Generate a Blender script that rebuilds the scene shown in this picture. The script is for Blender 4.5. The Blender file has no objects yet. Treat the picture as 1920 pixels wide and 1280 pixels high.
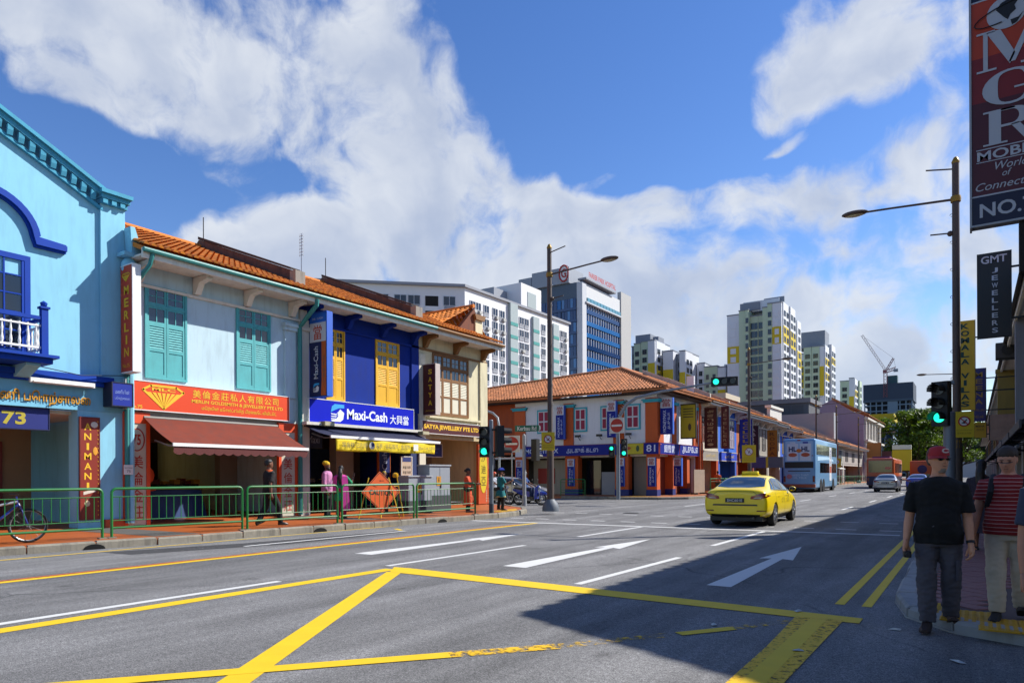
import bpy, bmesh, math, random
from mathutils import Vector as V, Matrix as MX, noise
from mathutils.bvhtree import BVHTree
R = math.radians
rnd = random.Random(7)
sc = bpy.context.scene
COL = sc.collection
# ---------------------------------------------------------------- camera
cam_d = bpy.data.cameras.new('camera'); cam = bpy.data.objects.new('camera', cam_d); COL.objects.link(cam)
cam_d.sensor_width = 36; cam_d.lens = 24; cam_d.shift_y = .13125; cam_d.clip_start = .1; cam_d.clip_end = 6000
cam.matrix_world = MX.Translation((0, 0, 1.46)) @ MX.Rotation(R(34.05), 4, 'Z') @ MX.Rotation(R(90), 4, 'X') @ MX.Rotation(-.005, 4, 'Z')
sc.camera = cam
# ---------------------------------------------------------------- sky, sun, exposure
SUN_EL, SUN_AZ = R(40.5), R(39.8)
world = bpy.data.worlds.new('World'); sc.world = world; world.use_nodes = True
def build_sky():
    nt = world.node_tree; nt.nodes.clear(); N = nt.nodes.new; L = nt.links.new
    out = N('ShaderNodeOutputWorld'); bg = N('ShaderNodeBackground'); bg.inputs[1].default_value = .075
    sky = N('ShaderNodeTexSky'); sky.sky_type = 'NISHITA'; sky.sun_disc = False
    sky.sun_elevation = SUN_EL; sky.sun_rotation = SUN_AZ; sky.air_density = 1.0; sky.dust_density = .1; sky.ozone_density = 2.0; sky.altitude = 0
    tc = N('ShaderNodeTexCoord')
    def m(op, a, b=None, c=None, clamp=False):
        n = N('ShaderNodeMath'); n.operation = op; n.use_clamp = clamp
        for i, x in enumerate((a, b, c)):
            if x is None: continue
            if isinstance(x, (int, float)): n.inputs[i].default_value = x
            else: L(x, n.inputs[i])
        return n.outputs[0]
    sep = N('ShaderNodeSeparateXYZ'); L(tc.outputs['Generated'], sep.inputs[0])
    az = m('ARCTAN2', sep.outputs[0], sep.outputs[1]); el = m('ARCSINE', sep.outputs[2])
    ae = N('ShaderNodeCombineXYZ'); L(az, ae.inputs[0]); L(el, ae.inputs[1])
    def nz(vec, scale, detail, rough, dist=0, off=None):
        n = N('ShaderNodeTexNoise'); n.noise_dimensions = '3D'; n.inputs['Scale'].default_value = scale
        n.inputs['Detail'].default_value = detail; n.inputs['Roughness'].default_value = rough; n.inputs['Distortion'].default_value = dist
        if off:
            a = N('ShaderNodeVectorMath'); a.operation = 'ADD'; L(vec, a.inputs[0]); a.inputs[1].default_value = off; vec = a.outputs[0]
        L(vec, n.inputs['Vector']); return n.outputs['Fac']
    # turbulent lookup so that edges billow
    wn = N('ShaderNodeTexNoise'); wn.inputs['Scale'].default_value = 5.0; wn.inputs['Detail'].default_value = 3; L(ae.outputs[0], wn.inputs['Vector'])
    wo = N('ShaderNodeVectorMath'); wo.operation = 'MULTIPLY_ADD'; L(wn.outputs['Color'], wo.inputs[0]); wo.inputs[1].default_value = (.16, .12, 0); wo.inputs[2].default_value = (-.08, -.06, 0)
    wv = N('ShaderNodeVectorMath'); wv.operation = 'ADD'; L(ae.outputs[0], wv.inputs[0]); L(wo.outputs[0], wv.inputs[1]); AW = wv.outputs[0]
    def lump(vec, scale, off=(0, 0, 0)):                            # rounded puffs: inverted cell distance over three octaves
        tot = None
        for k, (sc_, wt) in enumerate(((scale, .55), (scale*2.3, .3), (scale*5.1, .17))):
            v = N('ShaderNodeTexVoronoi'); v.feature = 'F1'; v.inputs['Scale'].default_value = sc_
            a = N('ShaderNodeVectorMath'); a.operation = 'ADD'; L(vec, a.inputs[0]); a.inputs[1].default_value = (off[0]+k*.37, off[1]+k*.21, 0); L(a.outputs[0], v.inputs['Vector'])
            t = m('MULTIPLY', m('SUBTRACT', .42, v.outputs['Distance']), wt); tot = t if tot is None else m('ADD', tot, t)
        return tot
    fine = nz(AW, 5.5, 9, .62)
    dens = m('ADD', m('MULTIPLY', m('SUBTRACT', fine, .5), 1.7), m('MULTIPLY', lump(AW, 6.5), .9))
    tot = None
    for (a, e, sa, se, rot, w) in CLOUDS:                           # cloud banks: azimuth, elevation, half widths, tilt, weight
        mp = N('ShaderNodeMapping'); mp.vector_type = 'TEXTURE'
        mp.inputs['Location'].default_value = (a, e, 0); mp.inputs['Rotation'].default_value = (0, 0, rot); mp.inputs['Scale'].default_value = (sa, se, 1)
        L(AW, mp.inputs[0])
        g = N('ShaderNodeTexGradient'); g.gradient_type = 'SPHERICAL'; L(mp.outputs[0], g.inputs[0])
        t = m('MULTIPLY', g.outputs['Fac'], w); tot = t if tot is None else m('ADD', tot, t)
    d = m('ADD', m('ADD', dens, m('MULTIPLY', m('MINIMUM', tot, .6), .8)), -.03)
    mr = N('ShaderNodeMapRange'); mr.interpolation_type = 'SMOOTHSTEP'; L(d, mr.inputs[0]); mr.inputs[1].default_value = -.06; mr.inputs[2].default_value = .34
    alpha = mr.outputs[0]
    # lit tops, greyer undersides: compare the density with that a little higher up
    up = nz(AW, 5.5, 5, .55, 0, (-.03, .045, 0))
    sh = m('ADD', m('MULTIPLY', m('SUBTRACT', up, fine), 2.2), m('MULTIPLY', d, .75))
    th = N('ShaderNodeMapRange'); th.interpolation_type = 'SMOOTHSTEP'; L(sh, th.inputs[0]); th.inputs[1].default_value = -.25; th.inputs[2].default_value = .75
    cc = N('ShaderNodeMix'); cc.data_type = 'RGBA'; L(th.outputs[0], cc.inputs[0])
    cc.inputs[6].default_value = (6.4, 6.75, 7.3, 1); cc.inputs[7].default_value = (3.9, 4.5, 5.8, 1)
    mixc = N('ShaderNodeMix'); mixc.data_type = 'RGBA'; L(m('MULTIPLY', alpha, .93), mixc.inputs[0])
    hs = N('ShaderNodeHueSaturation'); hs.inputs['Saturation'].default_value = 1.26; hs.inputs['Hue'].default_value = .513; hs.inputs['Value'].default_value = 1.38; L(sky.outputs[0], hs.inputs['Color']); L(hs.outputs[0], mixc.inputs[6]); L(cc.outputs[2], mixc.inputs[7])
    L(mixc.outputs[2], bg.inputs[0]); L(bg.outputs[0], out.inputs[0])
CLOUDS = [(-.98,.53,.34,.15,0,.85), (-.78,.47,.2,.12,0,.6), (-.66,.43,.17,.11,.2,.6), (-1.13,.37,.2,.06,-.1,-1.4), (-1.2,.52,.26,.12,0,1.0), (-.98,.315,.34,.07,0,.7), (-.70,.35,.26,.10,0,.6),
 (-.51,.56,.2,.15,0,-1.3), (-.40,.49,.18,.12,0,-.9), (-.30,.55,.12,.12,0,-.6), (-.10,.51,.19,.11,0,1.1), (-.30,.425,.22,.035,.1,-.6), (-.42,.43,.07,.022,.25,.8), (-.22,.428,.05,.013,.2,.75),
 (-.50,.37,.15,.06,.1,.6), (-.33,.375,.16,.045,.12,.7), (-.10,.37,.22,.05,.15,.7), (-.36,.29,.12,.04,.2,-.25), (-.3,.24,.22,.06,0,.3), (-.13,.25,.24,.06,.1,.55), (-.58,.27,.25,.07,0,.4), (-.2,.14,1.9,.27,0,.62), (-.62,.40,.16,.08,0,.35), (-.9,.45,.2,.1,0,.3)]
build_sky()
sun_d = bpy.data.lights.new('sun', 'SUN'); sun_d.energy = 4.6; sun_d.angle = R(.55); sun_d.color = (1, .955, .88)
sun = bpy.data.objects.new('sun', sun_d); COL.objects.link(sun)
sun.rotation_euler = V((-math.sin(SUN_AZ)*math.cos(SUN_EL), -math.cos(SUN_AZ)*math.cos(SUN_EL), -math.sin(SUN_EL))).to_track_quat('-Z', 'Y').to_euler()
sc.view_settings.view_transform = 'Standard'; sc.view_settings.look = 'None'; sc.view_settings.exposure = .7; sc.view_settings.gamma = 1
sc.view_settings.use_curve_mapping = False
world.cycles.sampling_method = 'MANUAL'; world.cycles.sample_map_resolution = 512
sc.render.engine = 'CYCLES'
sc.cycles.use_denoising = True; sc.cycles.max_bounces = 6; sc.cycles.diffuse_bounces = 3; sc.cycles.transparent_max_bounces = 8
# ---------------------------------------------------------------- materials
def lin(h):
    if isinstance(h, (tuple, list)): return tuple(h)
    h = h.lstrip('#'); r = []
    for i in (0, 2, 4):
        c = int(h[i:i+2], 16)/255; r.append(c/12.92 if c <= .04045 else ((c+.055)/1.055)**2.4)
    return tuple(r)
MATS = {}
def mat(col, rough=.7, metal=0, var=.10, scale=2.5, bump=0, bscale=60, dirt=0, island=0, emit=0, coat=0, wear=0, wscale=5, alpha=1, spec=.5):
    """procedural material: base colour with uneven tone, grime streaks, grain relief, worn-away paint"""
    key = (col if isinstance(col, str) else tuple(col), rough, metal, var, scale, bump, bscale, dirt, island, emit, coat, wear, wscale, alpha, spec)
    if key in MATS: return MATS[key]
    c = lin(col); m = bpy.data.materials.new('surface_%d' % len(MATS)); m.use_nodes = True
    nt = m.node_tree; N = nt.nodes.new; L = nt.links.new; p = nt.nodes['Principled BSDF']; out = nt.nodes['Material Output']
    p.inputs['Roughness'].default_value = rough; p.inputs['Metallic'].default_value = metal; p.inputs['Specular IOR Level'].default_value = spec
    p.inputs['Coat Weight'].default_value = coat; p.inputs['Coat Roughness'].default_value = .04
    tc = N('ShaderNodeTexCoord').outputs['Object']
    def nz(s, d=4, r=.6, vec=tc):
        n = N('ShaderNodeTexNoise'); n.inputs['Scale'].default_value = s; n.inputs['Detail'].default_value = d; n.inputs['Roughness'].default_value = r
        L(vec, n.inputs['Vector']); return n.outputs['Fac']
    def mix(f, a, b, blend='MIX'):
        x = N('ShaderNodeMix'); x.data_type = 'RGBA'; x.blend_type = blend
        for s, v in ((0, f), (6, a), (7, b)):
            if isinstance(v, (int, float)): x.inputs[s].default_value = v
            elif isinstance(v, tuple): x.inputs[s].default_value = (*v, 1)
            else: L(v, x.inputs[s])
        return x.outputs[2]
    cur = mix(nz(scale), tuple(x*(1-var) for x in c), tuple(min(x*(1+var), .95) for x in c)) if var else None
    if cur is None: p.inputs['Base Color'].default_value = (*c, 1)
    if island:
        g = N('ShaderNodeNewGeometry'); mr = N('ShaderNodeMapRange'); L(g.outputs['Random Per Island'], mr.inputs[0]); mr.inputs[3].default_value = 1-island; mr.inputs[4].default_value = 1+island*.6
        v = N('ShaderNodeVectorMath'); v.operation = 'SCALE'; L(cur, v.inputs[0]); L(mr.outputs[0], v.inputs['Scale']); cur = v.outputs[0]
    if dirt:
        mp = N('ShaderNodeMapping'); mp.inputs['Scale'].default_value = (3, 3, .45); L(tc, mp.inputs[0])
        r = N('ShaderNodeMapRange'); L(nz(1.6, 6, .65, mp.outputs[0]), r.inputs[0]); r.inputs[1].default_value = .48; r.inputs[2].default_value = .70; r.inputs[4].default_value = dirt
        cur = mix(r.outputs[0], cur, tuple(x*.35+.02 for x in c))
    if cur is not None: L(cur, p.inputs['Base Color'])
    if emit:
        p.inputs['Emission Color'].default_value = (*c, 1); p.inputs['Emission Strength'].default_value = emit
    if bump:
        b = N('ShaderNodeBump'); b.inputs['Strength'].default_value = bump; b.inputs['Distance'].default_value = .01; L(nz(bscale, 5, .65), b.inputs['Height']); L(b.outputs[0], p.inputs['Normal'])
    if alpha < 1: p.inputs['Alpha'].default_value = alpha
    if wear:
        r = N('ShaderNodeMapRange'); L(nz(wscale, 9, .75), r.inputs[0]); r.inputs[1].default_value = wear-.06; r.inputs[2].default_value = wear+.06
        L(r.outputs[0], p.inputs['Alpha'])
    MATS[key] = m; return m
GLASS = mat('#141c26', .06, var=.3, scale=.8, spec=.9)
DARK = mat('#141210', .85)
STEEL = mat('#9a9da0', .4, .7)
BLACK = mat('#0d0d0e', .5)
WHITE = mat('#d9d9d6', .6, var=.05)
# ---------------------------------------------------------------- mesh building
class MB:
    def __init__(s): s.v = []; s.f = []
    def add(s, vs, fs, T=None):
        n = len(s.v); s.v += [tuple(T @ V(p)) for p in vs] if T else [tuple(p) for p in vs]; s.f += [tuple(i+n for i in f) for f in fs]; return s
    def box(s, x0, x1, y0, y1, z0, z1, T=None):
        return s.add([(x0,y0,z0),(x1,y0,z0),(x1,y1,z0),(x0,y1,z0),(x0,y0,z1),(x1,y0,z1),(x1,y1,z1),(x0,y1,z1)],
                     [(0,3,2,1),(4,5,6,7),(0,1,5,4),(1,2,6,5),(2,3,7,6),(3,0,4,7)], T)
    def cb(s, c, d, T=None): return s.box(c[0]-d[0]/2, c[0]+d[0]/2, c[1]-d[1]/2, c[1]+d[1]/2, c[2]-d[2]/2, c[2]+d[2]/2, T)
    def prism(s, poly, a, b, axis='y', T=None):
        """poly in the plane across the axis, extruded from a to b"""
        mk = {'y': lambda p, t: (p[0], t, p[1]), 'x': lambda p, t: (t, p[0], p[1]), 'z': lambda p, t: (p[0], p[1], t)}[axis]
        n = len(poly); vs = [mk(p, a) for p in poly]+[mk(p, b) for p in poly]
        fs = [tuple(range(n)), tuple(range(2*n-1, n-1, -1))]+[(i, i+n, (i+1) % n+n, (i+1) % n) for i in range(n)]
        return s.add(vs, fs, T)
    def loft(s, rings, cap=True, T=None):
        k = len(rings[0]); vs = [p for r in rings for p in r]
        fs = [(i*k+j, i*k+(j+1) % k, (i+1)*k+(j+1) % k, (i+1)*k+j) for i in range(len(rings)-1) for j in range(k)]
        if cap: fs += [tuple(range(k-1, -1, -1)), tuple((len(rings)-1)*k+j for j in range(k))]
        return s.add(vs, fs, T)
    def tube(s, pts, r, n=8, T=None, cap=True, flat=1.0):
        """tube along points; r is one radius or one per point"""
        pts = [V(p) for p in pts]; rs = r if isinstance(r, (list, tuple)) else [r]*len(pts); rings = []; up0 = None
        for i, p in enumerate(pts):
            t = (pts[min(i+1, len(pts)-1)]-pts[max(i-1, 0)]).normalized()
            if up0 is None: up0 = V((0, 0, 1)) if abs(t.z) < .9 else V((0, 1, 0))
            x = t.cross(up0).normalized(); y = x.cross(t).normalized(); up0 = y
            rings.append([tuple(p+x*math.cos(2*math.pi*j/n)*rs[i]+y*math.sin(2*math.pi*j/n)*rs[i]*flat) for j in range(n)])
        return s.loft(rings, cap, T)
    def lathe(s, prof, n=16, c=(0, 0, 0), T=None, axis='z'):
        rings = []
        for r, h in prof:
            q = []
            for j in range(n):
                a = 2*math.pi*j/n; x, y = math.cos(a)*r, math.sin(a)*r
                q.append({'z': (c[0]+x, c[1]+y, c[2]+h), 'x': (c[0]+h, c[1]+x, c[2]+y), 'y': (c[0]+x, c[1]+h, c[2]-y)}[axis])
            rings.append(q)
        return s.loft(rings, True, T)
    def ball(s, c, r, n=10, T=None):
        r = r if isinstance(r, (tuple, list)) else (r, r, r); k = max(4, n//2)
        return s.loft([[(c[0]+r[0]*math.sin(math.pi*max(i, .08 if i == 0 else i)/k if i < k else math.pi-.08/k*math.pi)*math.cos(2*math.pi*j/n),
                         c[1]+r[1]*math.sin(math.pi*max(i, .08 if i == 0 else i)/k if i < k else math.pi-.08/k*math.pi)*math.sin(2*math.pi*j/n),
                         c[2]-r[2]*math.cos(math.pi*i/k)) for j in range(n)] for i in range(k+1)], True, T)
    def mesh(s):
        me = bpy.data.meshes.new('mesh'); me.from_pydata(s.v, [], s.f); me.update(); return me
def fix(me):
    bm = bmesh.new(); bm.from_mesh(me); bmesh.ops.recalc_face_normals(bm, faces=bm.faces); bm.to_mesh(me); bm.free()
def obj(name, mb, m, parent=None, smooth=False, kind=None, fixn=True):
    me = mb.mesh() if isinstance(mb, MB) else mb
    if isinstance(mb, MB) and fixn: fix(me)
    if m is not None: me.materials.clear(); me.materials.append(m)
    if smooth:
        me.polygons.foreach_set('use_smooth', [True]*len(me.polygons))
        if smooth != 'all':
            me.set_sharp_from_angle(angle=R(38))
    me.name = name; o = bpy.data.objects.new(name, me); COL.objects.link(o)
    if parent: o.parent = parent
    if kind: o['kind'] = kind
    return o
def box(name, m, parent, *a): return obj(name, MB().box(*a), m, parent)
def tag(o, label, cat, group=None):
    o['label'] = label; o['category'] = cat
    if group: o['group'] = group
    return o
def thing(name, label, cat, loc=(0, 0, 0), rz=0, group=None):
    o = bpy.data.objects.new(name, None); o.empty_display_size = .2; COL.objects.link(o); o.location = loc; o.rotation_euler = (0, 0, rz)
    return tag(o, label, cat, group)
def copy_tree(o, parent=None):
    c = o.copy(); COL.objects.link(c); c.parent = parent
    for ch in list(o.children): copy_tree(ch, c)
    return c
def dup(o, loc, rz=None, label=None):
    c = copy_tree(o); c.location = loc
    if rz is not None: c.rotation_euler = (0, 0, rz)
    if label: c['label'] = label
    return c
def struct(name, mb, m, parent=None): return obj(name, mb, m, parent, kind=None if parent else 'structure')
WS = bpy.data.scenes.new('workbench')                               # scratch scene where shapes are evaluated, removed at the end
def evaluated(o):
    WS.collection.objects.link(o); vl = WS.view_layers[0]; vl.update(); dg = vl.depsgraph
    me = bpy.data.meshes.new_from_object(o.evaluated_get(dg)); bpy.data.objects.remove(o); return me
TXT = {}
def text_mesh(s, bold=0, th=.006, shear=0, res=3, space=1.0):
    k = (s, bold, th, shear, space)
    if k not in TXT:
        c = bpy.data.curves.new('lettering', 'FONT'); c.body = s; c.size = 1; c.offset = bold; c.extrude = 0; c.shear = shear; c.resolution_u = res; c.space_character = space
        me = evaluated(bpy.data.objects.new('lettering', c)); bpy.data.curves.remove(c)
        TXT[k] = ([tuple(v.co) for v in me.vertices], [tuple(p.vertices) for p in me.polygons]); bpy.data.meshes.remove(me)
    return TXT[k]
def text(parent, s, x, z, m, w=None, h=None, y=-.006, bold=0, rot=0, face='-y', shear=0, name='lettering', space=1.0):
    """flat lettering centred at (x, z) on the plane y of its parent, fitted to width w and/or height h; face picks the plane"""
    if any(ord(c) > 0x2e00 for c in s): bold = min(bold, .008)
    vs, fs = text_mesh(s, bold, shear=shear, space=space)
    xs = [v[0] for v in vs]; ys = [v[1] for v in vs]; W = max(xs)-min(xs); H = max(ys)-min(ys); cx = (max(xs)+min(xs))/2; cy = (max(ys)+min(ys))/2
    sx = w/W if w else h/H; sy = h/H if h else sx
    ca, sa = math.cos(rot), math.sin(rot); q = []
    for v in vs:
        a, b = (v[0]-cx)*sx, (v[1]-cy)*sy; a, b = a*ca-b*sa, a*sa+b*ca
        q.append({'-y': (x+a, y, z+b), '+y': (x-a, y, z+b), '+x': (y, x+a, z+b), '-x': (y, x-a, z+b), 'z': (x+a, z+b, y)}[face])
    mb = MB(); mb.v = q; mb.f = fs
    return obj(name, mb, m, parent, fixn=False)
def vtext(parent, s, x, ztop, zbot, m, w=None, y=-.006, bold=0, frac=.72, face='-y', rot=0):
    """letters stacked from top to bottom"""
    n = len(s); st = (ztop-zbot)/n
    for i, ch in enumerate(s):
        if ch != ' ': text(parent, ch, x, ztop-st*(i+.5), m, w=(w*(.35 if ch in 'I1.' else 1) if w else None), h=st*frac, y=y, bold=bold, face=face, rot=rot, name='letter')
def ring(c, rx, ry, n=14, ax=None):
    return [(c[0]+rx*math.cos(2*math.pi*j/n), c[1]+ry*math.sin(2*math.pi*j/n), c[2]) for j in range(n)]
def ev_mesh(me, mods):
    """mesh with modifiers applied"""
    o = bpy.data.objects.new('tmp', me)
    for typ, kw in mods:
        md = o.modifiers.new('m', typ)
        for k, v in kw.items(): setattr(md, k, v)
    return evaluated(o)
# ================================================================ GROUND, ROAD, PAVEMENTS
def asphalt_mat():
    m = bpy.data.materials.new('asphalt'); m.use_nodes = True; nt = m.node_tree; N = nt.nodes.new; L = nt.links.new; p = nt.nodes['Principled BSDF']
    tc = N('ShaderNodeTexCoord').outputs['Object']
    def nz(s, d=5, r=.6, sc=None):
        vec = tc
        if sc: mp = N('ShaderNodeMapping'); mp.inputs['Scale'].default_value = sc; L(tc, mp.inputs[0]); vec = mp.outputs[0]
        n = N('ShaderNodeTexNoise'); n.inputs['Scale'].default_value = s; n.inputs['Detail'].default_value = d; n.inputs['Roughness'].default_value = r; L(vec, n.inputs[0]); return n.outputs['Fac']
    def ramp(f, a, b, c0, c1):
        r = N('ShaderNodeMapRange'); L(f, r.inputs[0]); r.inputs[1].default_value = a; r.inputs[2].default_value = b; r.inputs[3].default_value = c0; r.inputs[4].default_value = c1; return r.outputs[0]
    def mul(a, b):
        n = N('ShaderNodeMath'); n.operation = 'MULTIPLY'; L(a, n.inputs[0]); L(b, n.inputs[1]); return n.outputs[0]
    f = mul(ramp(nz(.5, 4), .3, .7, .84, 1.14), ramp(nz(1.0, 5, .6, (1.1, .06, 1)), .40, .62, .68, 1.08))   # wheel tracks run along the street
    f = mul(f, ramp(nz(2.6, 6, .7, (1, .35, 1)), .3, .7, .82, 1.16)); f = mul(f, ramp(nz(22, 4, .8), .36, .64, .7, 1.3)); f = mul(f, ramp(nz(75, 3, .8), .38, .62, .45, 1.6)); f = mul(f, ramp(nz(200, 2, .7), .38, .62, .6, 1.4))
    f = mul(f, ramp(nz(1.7, 4, .5), .66, .74, 1, .62))                # oil spots
    v = N('ShaderNodeTexVoronoi'); v.feature = 'DISTANCE_TO_EDGE'; v.inputs['Scale'].default_value = .21; w = N('ShaderNodeTexNoise'); w.inputs['Scale'].default_value = 1.2; w.inputs['Detail'].default_value = 6; L(tc, w.inputs[0])
    mx = N('ShaderNodeMix'); mx.data_type = 'VECTOR'; mx.inputs[0].default_value = .35; L(tc, mx.inputs[4]); L(w.outputs['Color'], mx.inputs[5]); L(mx.outputs[1], v.inputs['Vector'])
    crack = mul(ramp(v.outputs['Distance'], 0, .005, 1, 0), ramp(nz(.35, 3), .46, .55, 0, .75))
    sc_ = N('ShaderNodeVectorMath'); sc_.operation = 'SCALE'; sc_.inputs[0].default_value = (.175, .173, .172); L(f, sc_.inputs['Scale'])
    mc = N('ShaderNodeMix'); mc.data_type = 'RGBA'; L(crack, mc.inputs[0]); L(sc_.outputs[0], mc.inputs[6]); mc.inputs[7].default_value = (.04, .04, .042, 1)
    L(mc.outputs[2], p.inputs['Base Color']); p.inputs['Roughness'].default_value = .88; p.inputs['Specular IOR Level'].default_value = .3
    b = N('ShaderNodeBump'); b.inputs['Strength'].default_value = .5; b.inputs['Distance'].default_value = .008; L(nz(130, 3, .7), b.inputs['Height']); L(b.outputs[0], p.inputs['Normal'])
    return m
ASPHALT = asphalt_mat()
KERBM = mat('#857f72', .95, var=.45, scale=2.2, bump=.8, bscale=22, dirt=.9, island=.3)
ORANGE_TILE = mat('#a4541f', .5, var=.22, scale=1.2, bump=.2, bscale=12, dirt=.3)
struct('ground', MB().add([(-3000,-3000,-.03),(3000,-3000,-.03),(3000,3000,-.03),(-3000,3000,-.03)], [(0,1,2,3)]), mat('#6f6c64', .9, var=.2, scale=.05))
road = struct('road', MB().add([(-60,-60,0),(60,-60,0),(60,400,0),(-60,400,0)], [(0,1,2,3)]), ASPHALT)
# markings: thin paint sheets on the road
YEL = mat('#dcb600', .7, var=.12, scale=4, bump=.4, bscale=120, wear=.27, wscale=9)
YELW = mat('#dcae00', .7, var=.15, scale=4, bump=.4, bscale=120, wear=.43, wscale=14)
WHT = mat('#c9c9c6', .7, var=.08, scale=4, bump=.4, bscale=120, wear=.25, wscale=9)
def mark(name, pts, m, z=.004): return obj(name, MB().add([(x, y, z) for x, y in pts], [tuple(range(len(pts)))]), m, road)
def line(name, a, b, w, m, z=.004):
    a, b = V(a), V(b); t = (b-a).normalized(); n = V((-t.y, t.x))*w/2
    return mark(name, [a-n, b-n, b+n, a+n], m, z)
line('bus_lane_line', (-11.45, -14), (-11.2, 17.9), .17, YEL)
line('bus_lane_red_line', (-11.62, -14), (-11.37, 17.2), .09, mat('#b5522a', .8, wear=.4, wscale=6))
line('kerb_line', (-14.6, -4), (-14.15, 16.2), .09, YEL); line('kerb_line', (-14.15, 16.2), (-13.9, 19.2), .09, YEL)
line('kerb_tick', (-13.4, 14.0), (-12.9, 13.7), .12, YEL)
line('lane_line', (-8.15, -3), (-8.07, 6.1), .13, WHT); line('lane_line', (-12.8, 8.8), (-12.65, 13.6), .12, WHT)
line('lane_line', (-7.95, 8.1), (-7.83, 12.05), .12, WHT); line('lane_line', (-7.83, 14.4), (-7.8, 18.2), .12, WHT)
line('lane_line', (-4.42, 8.1), (-4.33, 11.7), .12, WHT); line('lane_line', (-4.47, 14.0), (-4.47, 18.2), .12, WHT)
for x in (-4.5, -7.9, -11.2):
    for k in range(7): line('lane_line', (x, 31+k*9), (x, 34+k*9), .12, WHT)
line('stop_line', (-13.7, 17.9), (-1.45, 18.6), .22, WHT)
for k in range(12):
    for (a, b) in (((-13.4, 19.75), (-1.5, 19.95)), ((-13.9, 23.5), (-1.8, 22.9))):
        p = V(a).lerp(V(b), k/11.5); line('crossing_dash', p, p+V((.5, 0)), .14, WHT)
for a, b, dx in (((-9.55, 9.1), (-9.45, 14.5), .22), ((-6.12, 9.1), (-6.12, 14.7), .22), ((-2.78, 8.95), (-2.88, 14.7), .16)):
    y0, y1 = a[1], b[1]; x = (a[0]+b[0])/2
    mark('arrow_marking', [(a[0]-dx, y0), (a[0]+dx, y0), (x+.09, y0+3.45), (x+.28, y0+3.35), (b[0], y1), (x-.28, y0+3.35), (x-.09, y0+3.45)], WHT)
line('kerb_double_line', (-1.25, 8.4), (-1.3, 90), .10, YEL); line('kerb_double_line', (-.98, 8.4), (-1.03, 90), .10, YEL)
# yellow box junction
line('box_edge', (-8.0, -9), (-7.62, 7.85), .24, YEL); mark('box_edge', [(-7.74, 8.05), (-7.45, 8.08), (-.93, 7.70), (-.93, 7.42), (-1.5, 7.40), (-6.85, 7.60), (-7.4, 7.6)], YEL, .006)
line('box_diagonal', (-7.35, 7.65), (-1.9, -1.0), .24, YEL, .005); line('box_diagonal', (-6.5, .8), (-3.55, 4.33), .17, YEL, .0065); line('box_diagonal', (-3.55, 4.33), (-2.95, 5.05), .17, mat('#dcae00', .7, var=.15, scale=4, wear=.49, wscale=11), .0065); YELX = mat('#d4a800', .7, var=.15, scale=4, wear=.56, wscale=9); line('box_diagonal', (-2.95, 5.05), (-2.3, 5.98), .15, YELX, .0065); line('box_diagonal', (-2.25, 6.05), (-1.9, 6.55), .13, YEL, .0065); line('box_diagonal', (-1.9, 6.55), (-1.45, 7.3), .13, YELX, .0065)
mark('box_edge', [(-1.52, 7.45), (-1.08, 7.5), (-1.10, 5.5), (-1.12, 3), (-1.14, -3), (-1.46, -3), (-1.42, 3), (-1.46, 6)], YELW, .007)
line('box_edge', (-1.30, 7.42), (-1.27, 2), .15, YEL, .008)
# road metalwork and tar patch
struct('manhole_cover', MB().lathe([(.33, 0), (.33, .012)], 24, (-6.8, 23.0, 0)), mat('#2c2b2a', .7, .4, bump=.5, bscale=30), road)
struct('manhole_cover', MB().lathe([(.3, 0), (.3, .012)], 24, (-11.0, 24.5, 0)), mat('#2c2b2a', .7, .4, bump=.5, bscale=30), road)
mark('tar_patch', [(-14.2, 6.6), (-13.3, 6.7), (-12.4, 9.6), (-12.5, 13.5), (-12.9, 13.4), (-13.4, 9.2)], mat('#3a3a3c', .9, var=.25, bump=.5, bscale=90, wear=.42, wscale=2), .003)
# left pavement with kerb stones
KL = [(-17.2, -12), (-15.35, 4.5), (-14.75, 8), (-14.45, 12), (-13.95, 17), (-13.72, 19.4), (-13.9, 20.9), (-14.6, 22.6), (-15.6, 24.0), (-17.6, 25.5), (-22, 26.6), (-60, 28.5)]
def walk(name, edge, inner, z, m, parent=None):
    n = len(edge); pts = edge+inner
    return struct(name, MB().prism(pts, -.02, z, 'z'), m, parent)
pave_l = walk('pavement_left', KL, [(-60, -12)], .145, ORANGE_TILE)
def kerb(name, pts, m, w=.18, h=.165, step=1.1):
    """a row of kerb stones, each its own piece"""
    root = struct(name, MB().prism([p for p in pts]+[(p[0]-.03, p[1]) for p in reversed(pts)], -.01, .02, 'z'), m)
    r = random.Random(3); P = [V(p) for p in pts]
    for a, b in zip(P, P[1:]):
        n = max(1, round((b-a).length/step)); t = (b-a).normalized(); s = V((-t.y, t.x))
        for k in range(n):
            p0 = a.lerp(b, k/n)+t*.012; p1 = a.lerp(b, (k+1)/n)-t*.012; dz = r.uniform(-.012, .012); e = r.uniform(-.012, .012)
            q = [p0-s*(.02+e), p1-s*(.02+e), p1+s*w, p0+s*w]; zt = h+dz
            mb = MB(); vs = [(x.x, x.y, -.01) for x in q]+[(x.x, x.y, zt-.03) for x in q]
            ins = [p0-s*(e-.01)+t*.02, p1-s*(e-.01)-t*.02, p1+s*(w-.03)-t*.02, p0+s*(w-.03)+t*.02]; vs += [(x.x, x.y, zt) for x in ins]
            mb.add(vs, [(0, 1, 5, 4), (1, 2, 6, 5), (2, 3, 7, 6), (3, 0, 4, 7), (4, 5, 9, 8), (5, 6, 10, 9), (6, 7, 11, 10), (7, 4, 8, 11), (8, 9, 10, 11)])
            obj('kerb_stone', mb, m, root)
    return root
kl = kerb('kerb_left', KL[1:10], KERBM)
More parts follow.
